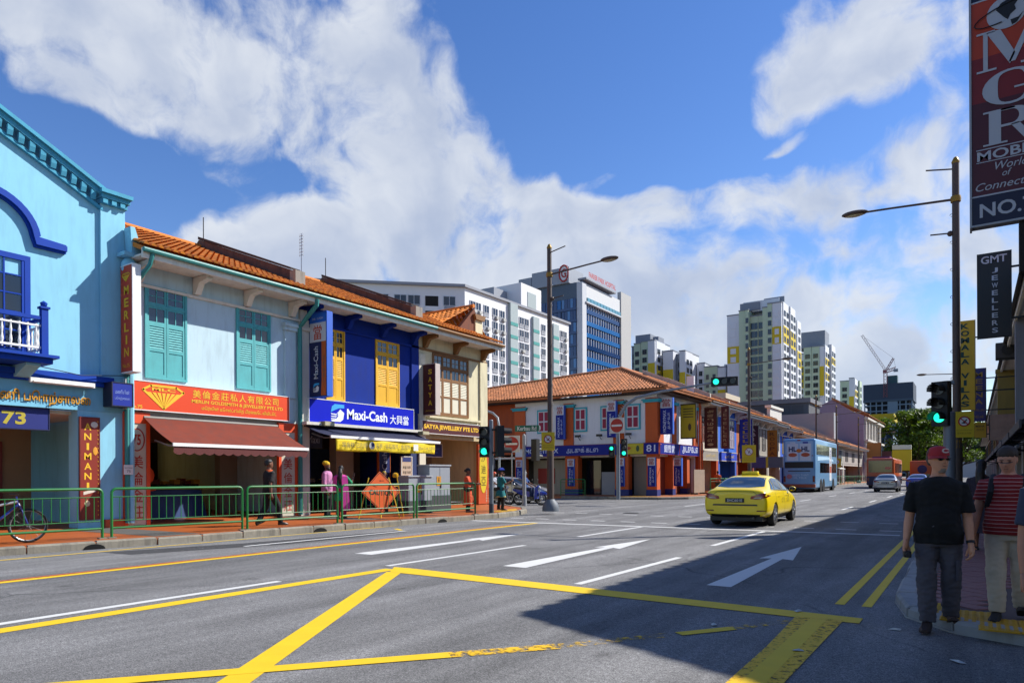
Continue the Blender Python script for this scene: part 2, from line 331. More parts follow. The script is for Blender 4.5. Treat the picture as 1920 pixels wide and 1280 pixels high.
for (x, y, r_) in ((-14.955, 6.8, R(-9.7)), (-14.425, 12.2, R(-5.7)), (-13.98, 16.7, R(-5.7))):     # drain mouths in the kerb
    T = MX.Translation((x, y, 0)) @ MX.Rotation(r_, 4, 'Z'); obj('drain_mouth', MB().prism([(.2*math.cos(a), .004+.105*math.sin(a)) for a in [math.pi*i/10 for i in range(11)]], -.03, .034, 'x', T), mat('#050505', .95), kl)
mark('tactile_strip', [(-15.3, 22.9), (-14.55, 21.9), (-14.2, 21.3), (-14.0, 20.2), (-15.0, 20.5)], mat('#b98b14', .8, bump=.6, bscale=40), .151)
# grey slabs across the walkway
for y0, y1 in ((8.0, 9.0), (14.4, 15.2)): mark('grey_paving_band', [(-18.9, y0), (-15.2, y0+.2), (-15.0, y1+.2), (-18.9, y1)], mat('#55524d', .85, bump=.3, bscale=30), .149)
# far pavement round the corner building
KF = [(-60, 37.6), (-22, 38.2), (-17.8, 38.0), (-15.6, 38.6), (-14.3, 40.2), (-13.9, 42.5), (-13.8, 170), (-13.6, 260)]
pave_f = walk('pavement_far', KF, [(-60, 260)], .14, mat('#9a5a30', .7, var=.2, scale=.8))
kerb('kerb_far', KF[1:7], KERBM, step=2.2)
mark('tactile_strip', [(-18.2, 38.6), (-16.0, 39.3), (-15.6, 40.1), (-17.6, 39.5)], mat('#b98b14', .8, bump=.6, bscale=40), .151)
# right pavement: paving tiles, tactile slabs
KR = [(8, 7.3), (1.6, 7.0), (.6, 7.12), (-.15, 7.45), (-.55, 8.0), (-.72, 8.9), (-.75, 10.2), (-.85, 16), (-.9, 170)]
pave_r = walk('pavement_right', list(reversed(KR)), [(8, 170)], .10, mat('#4c3b38', .85, var=.2, bump=.3, bscale=30))
kerb('kerb_right', list(reversed(KR[1:8])), mat('#8f8f8d', .85, var=.3, scale=2, bump=.5, bscale=25, dirt=.5, island=.2), w=.2, h=.115, step=1.2)
TILE = mat('#7a4c4a', .7, var=.15, scale=3, bump=.25, bscale=40, dirt=.25)
tile_me = MB().add([(-.142,0,.100),(0,-.142,.100),(.142,0,.100),(0,.142,.100),(-.136,0,.112),(0,-.136,.112),(.136,0,.112),(0,.136,.112)], [(0,1,5,4),(1,2,6,5),(2,3,7,6),(3,0,4,7),(4,5,6,7)]).mesh()
tile_me.materials.append(TILE); cnt = 0
for j in range(60):
    for i in range(18):
        x = -.28+i*.145; y = 8.35+j*.29+(.145 if i % 2 else 0)
        if y < 8.3 or x > 2 or cnt > 290: continue
        if x > .05+ (y-8)*.12: continue
        o = bpy.data.objects.new('paving_tile', tile_me); COL.objects.link(o); o.location = (x, y, rnd.uniform(-.002, .003)); o.parent = pave_r; cnt += 1
TAC = mat('#b8890f', .75, var=.2, scale=5, dirt=.3)
def tactile():
    mb = MB().box(-.148, .148, -.148, .148, .101, .114)
    for i in range(5):
        for j in range(5):
            x, y = -.12+i*.06, -.12+j*.06; mb.add([(x-.02,y-.02,.114),(x+.02,y-.02,.114),(x+.02,y+.02,.114),(x-.02,y+.02,.114),(x-.011,y-.011,.12),(x+.011,y-.011,.12),(x+.011,y+.011,.12),(x-.011,y+.011,.12)], [(0,1,5,4),(1,2,6,5),(2,3,7,6),(3,0,4,7),(4,5,6,7)])
    me = mb.mesh(); me.materials.append(TAC); return me
tac_me = tactile()
for (x, y) in [(-.12+.3*i, 7.62) for i in range(6)]+[(-.3+.3*i, 7.92) for i in range(2)]+[(.18+.3*i, 7.32) for i in range(6)]+[(-.3, 8.22)]:
    o = bpy.data.objects.new('tactile_slab', tac_me); COL.objects.link(o); o.location = (x, y, .003); o.parent = pave_r
# litter
for i, (x, y, z) in enumerate([(-.62, 7.3, .005), (-1.55, 7.7, .012), (-.1, 6.3, .005), (-1.2, 6.0, .005), (-2.1, 6.6, .005)]):
    a = i*1.3; q = MX.Translation((x, y, z)) @ MX.Rotation(a, 4, 'Z')
    tag(obj('litter', MB().add([(-.05,-.02,0),(.05,-.025,.004),(.06,.02,.012),(-.03,.03,.004),(0,0,.02)], [(0,1,4),(1,2,4),(2,3,4),(3,0,4)], q), mat('#b5b5b0', .8)),
        ['scrap of white paper by the right kerb', 'crumpled scrap beside the yellow box corner', 'white scrap on the asphalt below the tactile slabs', 'tiny white scrap right of the worn yellow line', 'tiny white scrap on the shaded asphalt'][i], 'litter', 'scraps of litter on the road')
# ================================================================ GREEN RAILINGS
GREEN = mat('#0f6b2a', .42, var=.15, scale=6, coat=.15)
def railing(a, b, label, group, z=.145, h=1.08, parts=True, pitch=.155):
    a, b = V(a), V(b); Ln = (b-a).length; t = thing('railing', label, 'railing', (a.x, a.y, z), math.atan2(b.y-a.y, b.x-a.x), group)
    r = .03; k = .1
    obj('post', MB().tube([(0,0,0),(0,0,h-k)], r), GREEN, t, True); obj('post', MB().tube([(Ln,0,0),(Ln,0,h-k)], r), GREEN, t, True)
    obj('top_rail', MB().tube([(0,0,h-k)]+[(k-k*math.cos(q), 0, h-k+k*math.sin(q)) for q in (.4,.8,1.2,1.57)]+[(Ln-k+k*math.sin(q), 0, h-k+k*math.cos(q)) for q in (0,.4,.8,1.2,1.57)], r), GREEN, t, True)
    obj('bottom_rail', MB().tube([(0,0,.22),(Ln,0,.22)], r*.85), GREEN, t, True)
    obj('mid_rail', MB().tube([(0,0,h-.18),(Ln,0,h-.18)], .011, 5), GREEN, t); obj('mid_rail', MB().tube([(0,0,.38),(Ln,0,.38)], .011, 5), GREEN, t)
    n = max(2, int(Ln/pitch)); me = MB().tube([(0,0,.38),(0,0,h-.18)], .009, 5).mesh(); me.materials.append(GREEN)
    for i in range(1, n):
        o = bpy.data.objects.new('baluster', me); COL.objects.link(o); o.location = (Ln*i/n, 0, 0); o.parent = t
    for x in (0, Ln): obj('foot_plate', MB().cb((x, 0, .012), (.16, .16, .022)), KERBM, t)
    return t
GR = 'green railings along the left kerb'
for a, b, l in (((-16.0, 4.3), (-15.68, 7.3), 'green tubular railing section in front of the bicycle'), ((-15.65, 7.48), (-15.1, 10.33), 'green tubular railing section before the goldsmith shop with the red awning'),
                ((-15.07, 10.45), (-14.76, 13.1), 'green tubular railing section in front of the walking man in black and orange'), ((-14.73, 13.24), (-14.4, 15.85), 'green tubular railing section in front of the orange caution sign'),
                ((-14.38, 15.97), (-14.32, 18.9), 'green tubular railing section before the grey electrical cabinets, last before the signal')): railing(a, b, l, GR)
# ================================================================ SHOPHOUSES
TERRA = mat('#cc7418', .8, var=.3, scale=1.3, island=.38, dirt=.4)
TERRA2 = mat('#ac6a3e', .85, var=.3, scale=1.2, island=.36, dirt=.4)
SOFFIT = mat('#d8d2c4', .85, dirt=.3)
STAIN = mat('#5b4740', .95, var=.5, scale=3, bump=.6, bscale=20, dirt=.8)
TEAL = mat('#2f7c78', .5, dirt=.25)
def tiles(mb, o, a, s, pw=.2, course=.32, jit=.012, keep=None):
    """barrel roof tiles over the parallelogram o, a (along the eave), s (up the slope)"""
    o, a, s = V(o), V(a), V(s); n = a.cross(s).normalized(); n = n if n.z > 0 else -n
    nc = max(1, round(a.length/pw)); nr = max(1, round(s.length/course)); da = a/nc; ds = s/nr; w = da.length; r = random.Random(5)
    for j in range(nr):
        for i in range(nc):
            if keep and not keep((i+.5)/nc, (j+.5)/nr): continue
            b = o+da*i+ds*j; l0 = n*(.03+r.uniform(0, jit)); e = ds*1.06
            pts = [(0, 0), (.16, .75), (.36, 1.0), (.58, .75), (.74, 0), (1.0, -.08)]
            v0 = [b+da*u+n*(.07*k)+l0 for u, k in pts]; v1 = [b+da*u+n*(.07*k)+e for u, k in pts]
            k = len(pts); fs = [(q, q+1, k+q+1, k+q) for q in range(k-1)]
            if j == 0 or keep: fs.append(tuple(range(k-1, -1, -1)))
            mb.add(v0+v1, fs)
    return mb
def window(parent, x0, x1, z0, z1, m, leaves=2, glass=.38, frame_m=None, y=0, panes=True, louvre=True, pmat=None, name='window'):
    """shuttered casement: frame, leaves with louvres and panels, glazed upper lights"""
    fm = frame_m or m; t = .06; H = z1-z0; W = x1-x0
    mb = MB(); mb.box(x0-t, x0, y-.05, y+.05, z0-t, z1+t); mb.box(x1, x1+t, y-.05, y+.05, z0-t, z1+t); mb.box(x0, x1, y-.05, y+.05, z1, z1+t); mb.box(x0, x1, y-.05, y+.05, z0-t, z0)
    zt = z1-H*.20; zg = z1-H*.40 if glass else zt
    if glass: mb.box(x0, x1, y-.045, y+.02, zt-.03, zt+.03)
    f = obj(name, mb, fm, parent)
    lw = W/leaves
    for i in range(leaves):
        a = x0+lw*i; b = a+lw
        if glass:                                                   # fan lights and upper panes with bars
            for (c, d) in ((zt+.03, z1), (zg, zt-.03)):
                if panes:
                    g = .055; obj('pane', MB().box(a+g, b-g, y-.012, y, c+.05, d-.05), GLASS, f)
                    q = MB(); q.box(a+.008, a+g, y-.03, y+.01, c, d); q.box(b-g, b-.008, y-.03, y+.01, c, d); q.box(a+g, b-g, y-.03, y+.01, c, c+.05); q.box(a+g, b-g, y-.03, y+.01, d-.05, d)
                    q.box((a+b)/2-.012, (a+b)/2+.012, y-.026, y+.005, c+.05, d-.05)
                    if c > zt: q.box(a+g, (a+b)/2-.012, y-.024, y+.005, (c+d)/2-.01, (c+d)/2+.01); q.box((a+b)/2+.012, b-g, y-.024, y+.005, (c+d)/2-.01, (c+d)/2+.01)
                    obj('glazing_bar', q, fm, f)
        top = (zg if glass else z1); zm = z0+(top-z0)*.5
        s = MB(); g = .07
        s.box(a+.006, a+g, y-.035, y, z0, top); s.box(b-g, b-.006, y-.035, y, z0, top)
        for c in (z0, zm-.04, top-.08): s.box(a+g, b-g, y-.035, y, c, c+.08)
        sh = obj('shutter', s, fm, f)
        p = MB().box(a+g, b-g, y-.018, y+.01, z0+.08, zm-.04); obj('panel', p, pmat or m, sh)
        lv = MB(); n = 9
        for k in range(n):
            c = zm+.04+(top-.08-zm-.04)*k/n; d = (top-.08-zm-.04)/n
            lv.add([(a+g, y-.005, c+d), (b-g, y-.005, c+d), (b-g, y-.032, c+.1*d), (a+g, y-.032, c+.1*d), (a+g, y+.004, c), (b-g, y+.004, c)], [(0, 1, 2, 3), (3, 2, 5, 4)])
        obj('louvre', lv, pmat or m, sh)
    return f
def shophouse(name, label, loc, rz, w, wall, pillar, eave=7.4, over=1.0, rin=5.6, ridge=10.1, floor=3.22, wins=(), roof=TERRA, brk=None, soff=SOFFIT, gut=TEAL, brackets=4, depth=11, interior='#2a1a12', back=3.2,
              pw=.2, course=.32, pil_w=.45, group=None, shop=True, side=True, goods=None, upper_only=False):
    t = thing(name, label, 'building', loc, rz, group); r = lambda: None
    obj('wall', MB().box(0, w, 0, .25, floor, eave-.06), wall, t)
    if side:
        pr = [(.25, .1), (depth, .1), (depth, eave-.4), (rin, ridge-.12), (.25, eave+.42-.2)]
        obj('party_wall', MB().prism(pr, .0, .2, 'x'), wall, t); obj('party_wall', MB().prism(pr, w-.2, w, 'x'), wall, t)
    # roof: tiled front slope, back slope, ridge
    s0 = (0, -over, eave+.02); tl = MB(); tiles(tl, s0, (w, 0, 0), (0, over+rin, ridge-eave-.02), pw, course)
    rf = obj('roof', MB().prism([(-over, eave-.02), (rin, ridge-.03), (depth, eave-.3), (depth, eave-.45), (rin, ridge-.2), (-over+.05, eave-.12)], .01, w-.01, 'x'), roof, t)
    obj('roof_tiles', tl, roof, rf, True, 'stuff')
    obj('ridge_tiles', MB().tube([(0, rin, ridge+.04), (w, rin, ridge+.04)], .13, 8), roof, rf, True)
    # eaves
    ev = obj('eaves', MB().box(.02, w-.02, -over+.12, -.002, eave-.22, eave-.17), soff, t)
    obj('fascia', MB().box(0, w, -over+.02, -over+.1, eave-.3, eave-.04), soff, ev)
    obj('gutter', MB().tube([(-.02, -over-.05, eave-.1), (w+.02, -over-.05, eave-.1)], .065, 8), gut, ev, True)
    bm = brk or soff
    for i in range(brackets):
        x = .35+(w-.7)*i/max(1, brackets-1)
        obj('bracket', MB().prism([(-.02, eave-.24), (-over*.75, eave-.24), (-over*.75, eave-.36), (-over*.35, eave-.42), (-.16, eave-.72), (-.02, eave-.72)], x-.09, x+.09, 'x'), bm, ev)
    obj('cornice', MB().box(0, w, -.07, -.001, eave-.82, eave-.74), bm, t)
    for a in wins: window(t, *a[:4], a[4], **(a[5] if len(a) > 5 else {}))
    if shop:
        for x in (0, w-pil_w): obj('pillar', MB().box(x+.002, x+pil_w-.002, .003, .42, 0, floor), pillar, t)
        obj('ceiling', MB().box(.2, w-.2, .26, 9, floor-.12, floor-.02), SOFFIT, t)
        obj('beam', MB().box(pil_w, w-pil_w, .05, .3, floor-.3, floor-.003), pillar, t)
        obj('shop_floor', MB().box(0, w, -.02, 9.2, -.02, .03), ORANGE_TILE, t)
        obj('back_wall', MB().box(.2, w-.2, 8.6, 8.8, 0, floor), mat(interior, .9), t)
        for x0, x1 in ((.21, .9), (w-.9, w-.21)): obj('shop_pier', MB().box(x0, x1, back, back+.3, .03, floor-.12), mat('#8a8378', .8, dirt=.3), t)
        obj('shop_lintel', MB().box(.9, w-.9, back, back+.25, floor-.75, floor-.13), mat('#4d3020', .8), t)
        # counters and shelves of goods
        cm = mat('#6b4a2c', .5)
        for k, (x0, x1, y) in enumerate(((1.0, w*.48, back+.9), (w*.55, w-1.0, back+1.1), (.8, w-.8, back+3.6))):
            c = obj('counter', MB().box(x0, x1, y, y+.6, .03, .8), cm, t)
            obj('counter_glass', MB().box(x0+.02, x1-.02, y+.02, y+.58, .802, 1.08), mat('#20262a', .05, spec=.8), c)
        if goods and loc[0] == -19:
            for k in range(3): obj('shelf_lamp', MB().box(1.1, w-1.1, 8.17, 8.19, 1.56+k*.55, 1.585+k*.55), mat('#f0c070', .5, emit=4, var=0), t)
            g = random.Random(9)
            for c0 in (back+.95, back+1.15):
                for i in range(10): x = 1.1+(w-2.4)*i/9; obj('goods', MB().box(x, x+g.uniform(.1, .26), c0, c0+.3, 1.082, 1.082+g.uniform(.06, .32)), mat(g.choice(goods), .4), t)
        for k in range(3): obj('shelf', MB().box(1.0, w-1.0, 8.2, 8.55, 1.1+k*.55, 1.14+k*.55), cm, t)
        if goods:
            g = random.Random(len(label))
            for k in range(3):
                for i in range(9):
                    x = 1.1+(w-2.3)*i/8; hh = g.uniform(.15, .38); obj('goods', MB().box(x, x+g.uniform(.18, .36), 8.24, 8.5, 1.142+k*.55, 1.142+k*.55+hh), mat(g.choice(goods), .4), t)
    return t
def board(name, label, parent_loc, rz, x0, x1, z0, z1, m, th=.12, edge=None, cat='sign', y=-.2):
    """flat fascia sign: lightbox panel with a thin frame; origin at its lower left corner"""
    mw = MX.Translation(parent_loc) @ MX.Rotation(rz, 4, 'Z'); p = mw @ V((x0, y, z0)); t = thing(name, label, cat, p, rz); W, H = x1-x0, z1-z0
    obj('panel', MB().box(0, W, 0, th, 0, H), m, t)
    e = edge or mat('#c9c9c4', .5); f = MB(); q = .025
    f.box(-q, W+q, -.012, th, H+.001, H+q); f.box(-q, W+q, -.012, th, -q, -.001); f.box(-q, -.001, -.012, th, 0, H); f.box(W+.001, W+q, -.012, th, 0, H)
    obj('frame', f, e, t); return t
def fin(name, label, parent_loc, rz, x, z0, z1, proj, m, th=.25, y0=-.12, edge=None, brk=True):
    """projecting vertical lightbox; its local frame: front face (-y) looks down the street to the near side"""
    mw = MX.Translation(parent_loc) @ MX.Rotation(rz, 4, 'Z'); p = mw @ V((x, y0, z0)); t = thing(name, label, 'sign', p, rz-R(90)); H = z1-z0
    # local x runs out from the wall? rz-90 turns local x to the wall's outward side
    obj('panel', MB().box(0, proj, 0, th, 0, H), m, t)
    obj('edge', MB().box(proj+.001, proj+.03, -.012, th+.012, -.02, H+.02), edge or WHITE, t); obj('edge', MB().box(0, proj, -.011, th+.011, H+.001, H+.03), edge or WHITE, t); obj('edge', MB().box(0, proj, -.011, th+.011, -.03, -.001), edge or WHITE, t)
    if brk:
        for z in (.25, H-.3): obj('bracket', MB().box(y0-.02, -.002, th*.4, th*.6, z, z+.05), BLACK, t)
    return t
LZ = .15; RZ = R(90)
def downpipe(parent, pts, m=None, r=.055): return obj('downpipe', MB().tube(pts, r, 8), m or TEAL, parent, True)
# ---------------------------------------------------------------- blue gabled house, number 73
BLUEW = mat('#84c0d6', .85, var=.09, scale=1.2, dirt=.22, bump=.1, bscale=25)
BLUED = mat('#3f97b4', .8, var=.1, dirt=.25); COBALT = mat('#093a9a', .6, var=.14, spec=.2, dirt=.15); 
def blue_house():
    o = (-19, 3.0, LZ); w = 6.42; t = thing('gabled_shophouse', 'pale blue shophouse with stepped gable, cobalt window arch and balcony', 'building', o, RZ)
    def gz(x): u = abs(x-2.6); return 10.46-.46*u-.008*u*u            # straight gable slope
    top = [(x, gz(x)-.55) for x in [6.42-.62-i*.4 for i in range(14)]]
    pl = [(0, 3.1), (5.8, 3.1)]+top+[(0, gz(.4)-.55)]
    obj('wall', MB().prism(pl, 0, .3), BLUEW, t)
    obj('pilaster', MB().box(5.8, w, -.09, .3, 3.72, 8.5), BLUEW, t)
    obj('side_wall', MB().box(w-.25, w-.002, .301, 11, 0, 8.4), BLUEW, t)
    # raking cornice with dentils
    def rake(z0, z1, y0, y1):
        mb = MB(); xs = [5.85-i*.35 for i in range(17)]
        for a, b in zip(xs, xs[1:]):
            mb.add([(a,y0,gz(a)+z0),(b,y0,gz(b)+z0),(b,y1,gz(b)+z0),(a,y1,gz(a)+z0),(a,y0,gz(a)+z1),(b,y0,gz(b)+z1),(b,y1,gz(b)+z1),(a,y1,gz(a)+z1)], [(0,3,2,1),(4,5,6,7),(0,1,5,4),(1,2,6,5),(2,3,7,6),(3,0,4,7)])
        return mb
    cn = obj('gable_cornice', rake(-.10, .0, -.27, .32), BLUED, t); obj('cornice_band', rake(-.24, -.102, -.20, .31), BLUED, cn); obj('cornice_band', rake(-.56, -.48, -.10, .305), BLUED, cn)
    for i in range(24):
        x = 5.6-i*.23
        if x > .3: obj('dentil', MB().prism([(-.09, gz(x)-.242), (-.185, gz(x)-.242), (-.17, gz(x)-.36), (-.13, gz(x)-.47), (-.09, gz(x)-.47)], x-.06, x+.06, 'x'), BLUED, cn)
    cp = obj('capital', MB().box(5.72, w+.10, -.34, .3, 8.74, 8.84), BLUED, t); obj('capital_band', MB().box(5.76, w+.06, -.26, .3, 8.63, 8.738), BLUED, cp); obj('capital_band', MB().box(5.78, w+.03, -.17, .3, 8.5, 8.628), BLUED, cp)
    for x in (5.86, 6.08, 6.3): obj('dentil', MB().box(x-.06, x+.06, -.235, -.171, 8.5, 8.625), BLUED, cp)
    # cobalt arch moulding over the window
    pts = [(3.2+1.12*math.cos(a), 7.08+1.02*math.sin(a)) for a in [math.pi*i/22 for i in range(23)]]; pts = [(4.98, 7.06)]+pts+[(1.42, 7.06)]
    for d, wd in ((-.15, .13), (-.09, .22)):
        rings = []
        for i, p in enumerate(pts):
            a_, b_ = V(pts[max(i-1, 0)]), V(pts[min(i+1, len(pts)-1)]); ta = (b_-a_).normalized(); n = V((-ta.y, ta.x))*wd/2*(1.25 if i in (1, len(pts)-2) else 1); p = V(p)
            rings.append([(p.x-n.x, -.002, p.y-n.y), (p.x-n.x, d, p.y-n.y), (p.x+n.x, d, p.y+n.y), (p.x+n.x, -.002, p.y+n.y)])
        obj('arch_moulding', MB().loft(rings), COBALT, t)
    # window with many panes
    f = obj('window', MB().box(2.2, 4.2, -.06, -.001, 6.55, 6.68).box(4.08, 4.2, -.06, -.001, 4.3, 6.55).box(2.2, 2.32, -.06, -.001, 4.3, 6.55).box(3.16, 3.24, -.05, -.001, 4.3, 6.55), COBALT, t)
    for x0 in (2.38, 3.3):
        q = MB(); q.box(x0-.06, x0, -.05, -.001, 4.3, 6.55); q.box(x0+.72, x0+.78, -.05, -.001, 4.3, 6.55)
        q.box(x0+.345, x0+.375, -.045, -.001, 4.4, 6.55)
        for k in range(5): q.box(x0, x0+.72, -.04, -.001, 4.4+.44*k, 4.43+.44*k)
        s = obj('casement', q, COBALT, f)
        for k in range(4):
            for xx in (x0+.01, x0+.385): obj('pane', MB().box(xx, xx+.33, -.02, -.003, 4.44+.44*k, 4.82+.44*k), GLASS, s)
    # balcony
    b = obj('balcony', MB().box(1.6, 4.3, -1.0, -.001, 4.0, 4.13).box(1.5, 4.4, -1.1, -.001, 4.131, 4.2), COBALT, t)
    obj('corbel', MB().prism([(-.001, 3.7), (-.3, 3.75), (-.85, 3.95), (-.85, 3.998), (-.001, 3.998)], 3.8, 4.1, 'x'), BLUEW, b); obj('corbel', MB().prism([(-.001, 3.7), (-.3, 3.75), (-.85, 3.95), (-.85, 3.998), (-.001, 3.998)], 1.9, 2.2, 'x'), BLUEW, b)
    for x in (1.75, 4.15): obj('corner_post', MB().box(x-.07, x+.07, -.97, -.83, 4.2, 5.28).cb((x, -.9, 5.31), (.2, .2, .05)).lathe([(.0, .0), (.07, .03), (.08, .09), (.0, .15)], 8, (x, -.9, 5.335)), COBALT, b)
    obj('handrail', MB().box(1.82, 4.08, -.95, -.85, 5.02, 5.1).box(4.11, 4.19, -.83, -.002, 5.02, 5.1), COBALT, b)
    obj('lower_rail', MB().box(1.82, 4.08, -.93, -.87, 4.34, 4.39).box(4.125, 4.175, -.83, -.002, 4.34, 4.39), WHITE, b); obj('lower_rail', MB().box(1.82, 4.08, -.93, -.87, 4.86, 4.9).box(4.125, 4.175, -.83, -.002, 4.86, 4.9), WHITE, b)
    me = MB().lathe([(.02, 0), (.02, .08), (.034, .18), (.018, .3), (.03, .42), (.018, .5), (.02, .62)], 8).mesh(); me.materials.append(WHITE)
    for p in [(1.95+.17*i, -.9) for i in range(13)]+[(4.15, -.75+.17*i) for i in range(5)]:
        q = bpy.data.objects.new('baluster', me); COL.objects.link(q); q.location = (*p, 4.39-.15+.0); q.location.z = 4.3; q.parent = b
    obj('string_course', MB().box(3.4, 5.95, -.16, -.002, 3.68, 3.8).box(3.4, 6.05, -.24, -.002, 3.801, 3.94), COBALT, t)
    # ground floor
    obj('sign_band', MB().box(0, w, -.06, .3, 3.05, 3.677), mat('#6fb3cf', .8, dirt=.2), t)
    obj('pillar', MB().box(5.24, 5.86, -.05, .45, 0, 3.048), BLUEW, t); obj('pilaster', MB().box(5.861, w, -.04, .45, 0, 3.048), BLUEW, t); obj('pillar', MB().box(0, .5, -.05, .45, 0, 3.048), BLUEW, t)
    obj('plinth_tile', MB().box(5.87, w-.02, -.12, -.041, 0, .22), mat('#b34a22', .7), t)
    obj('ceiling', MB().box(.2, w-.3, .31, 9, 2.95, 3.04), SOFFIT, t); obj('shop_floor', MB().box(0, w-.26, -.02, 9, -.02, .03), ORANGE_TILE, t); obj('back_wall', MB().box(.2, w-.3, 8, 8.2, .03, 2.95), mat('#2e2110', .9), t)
    obj('shop_pier', MB().box(3.4, 5.2, 2.6, 2.8, .031, 2.95), mat('#7a6a4c', .8), t)
    pan = obj('lettered_panel', MB().box(3.5, 4.5, 2.52, 2.598, .2, 2.3), mat('#5c1f14', .6), t)
    for k, s in enumerate(('அ', 'ணி', 'ம', 'ணி', 'பொ')): text(pan, s, 4.0, 2.0-k*.36, mat('#c9a04c', .5), h=.2, y=2.515)
    for k in range(9): obj('gold_garland', MB().tube([(.4+k*.36, .5, 2.94), (.45+k*.36, .5, 2.62)], [.05, .01], 6), mat('#c79a2c', .35, .4), t)
    c = obj('counter', MB().box(.6, 3.2, 1.9, 2.5, .03, .95), mat('#5a4326', .5), t); obj('counter_glass', MB().box(.62, 3.18, 1.92, 2.48, .951, 1.2), mat('#3a3a30', .05), c)
    for k in range(4): obj('display_lamp', MB().box(.6, 3.0, 4.58, 4.6, 1.44+.42*k, 1.46+.42*k), mat('#e8c070', .5, emit=4, var=0), t); obj('display_shelf', MB().box(.5, 3.1, 4.6, 4.9, 1.1+.42*k, 1.14+.42*k), mat('#8a6a2c', .4), t)
    g = random.Random(2)
    for k in range(4):
        for i in range(9): x = .6+i*.27; obj('goods', MB().box(x, x+.2, 4.62, 4.85, 1.142+.42*k, 1.3+.42*k+g.random()*.1), mat(g.choice(['#b8902c', '#8f6a1c', '#d0b050', '#3c2a12']), .3, .3), t)
    # downpipes and hopper at the party wall
    hp = obj('rain_hopper', MB().prism([(6.42, 7.3), (6.75, 7.3), (6.62, 7.62), (6.5, 8.0), (6.38, 8.0)], -.45, -.12), BLUEW, t); obj('hopper_shelf', MB().box(6.2, 6.75, -.5, -.095, 7.2, 7.298), BLUEW, hp); obj('hopper_corbel', MB().ball((6.45, -.25, 6.95), (.22, .16, .28)), BLUEW, hp, True)
    downpipe(t, [(6.72, -.32, 7.55), (6.86, -.32, 7.5), (6.86, -.32, 7.1), (6.6, -.2, 6.5), (6.52, -.17, 6.3), (6.52, -.17, .1)], BLUEW, .075)
    return t
bh = blue_house()
o = (-19, 3.0, LZ)
GOLD = mat('#c9901c', .45, .2); YTXT = mat('#e0b018', .6, var=.04)
def lettering_thing(name, label, mw, s, x, z, m, w, h, bold=.02, y=0, shadow=None):
    t = thing(name, label, 'sign', mw @ V((x, y, z)), RZ); text(t, s, 0, 0, m, w=w, h=h, y=-.05, bold=bold)
    if shadow: text(t, s, .015, -.012, shadow, w=w, h=h, y=-.02, bold=bold)
    return t
mw = MX.Translation(o) @ MX.Rotation(RZ, 4, 'Z')
lettering_thing('shop_lettering', 'gold Tamil letters on the pale blue band above number 73', mw, 'அணிமணி பொற்சாலை', 4.1, 3.28, GOLD, 2.85, .36, .015, -.06, mat('#5a3a10', .6))
t = board('number_board', 'dark blue board with yellow number 73 under the blue house balcony', o, RZ, 1.2, 4.62, 2.52, 3.03, mat('#101f6b', .5), .05, mat('#0c1440', .5), y=.06); text(t, '73', 2.68, .25, mat('#a89c2c', .6), h=.32, w=.5, bold=.03)
t = board('wall_sign', 'tall maroon sign reading ANIMAN down the blue pillar', o, RZ, 5.28, 5.72, .26, 2.86, mat('#7e2411', .5, var=.15), .05, mat('#6b1c10', .5), y=-.11)
vtext(t, 'ANIMANI', .17, 2.5, .72, YTXT, w=.17, y=-.004, bold=.02, frac=.7); obj('flower_print', MB().ball((.33, -.006, 2.43), (.09, .004, .08), 8), mat('#c9c0b0', .6), t); obj('flower_print', MB().ball((.35, -.006, 1.75), (.06, .004, .11), 8), mat('#d0901c', .6), t)
obj('ribbon_print', MB().prism([(.06, .62), (.36, .7), (.36, .78), (.06, .7)], -.006, -.002), mat('#c9c0b0', .6), t); obj('heart_print', MB().ball((.15, -.006, .4), (.07, .004, .08), 8), mat('#c9b890', .6), t)
for k in range(22): obj('trim_stud', MB().ball((.415, -.006, .1+k*.115), (.013, .006, .02), 6), mat('#d0901c', .5), t)
t = thing('tube_light', 'white fluorescent tube housing under the blue house balcony', 'lamp', mw @ V((4.2, -.3, 3.62)), RZ); obj('housing', MB().box(-.1, 1.35, 0, .1, 0, .12), WHITE, t); obj('tube', MB().tube([(-.05, -.03, .03), (1.3, -.03, .03)], .025), mat('#e8e8e4', .3), t, True)
t = board('small_sign', 'small dark blue sign beside the goldsmith fascia', o, RZ, 5.86, 6.36, 3.2, 3.78, mat('#152a8c', .4), .45, mat('#0c1030', .5), y=-.55); text(t, 'மணியின்', .24, .36, mat('#7c92d0', .6), w=.36, h=.11); text(t, 'பொற்சாலை', .24, .18, mat('#7c92d0', .6), w=.38, h=.1)
tag(obj('overhead_cable', MB().tube([(-18.7, 4.0, 4.75), (-18.6, 6.2, 4.28), (-18.65, 8.2, 4.05), (-18.75, 9.45, 4.2)], .012, 5), mat('#23303a', .7)), 'thin sagging cable across the pale blue wall', 'cable')
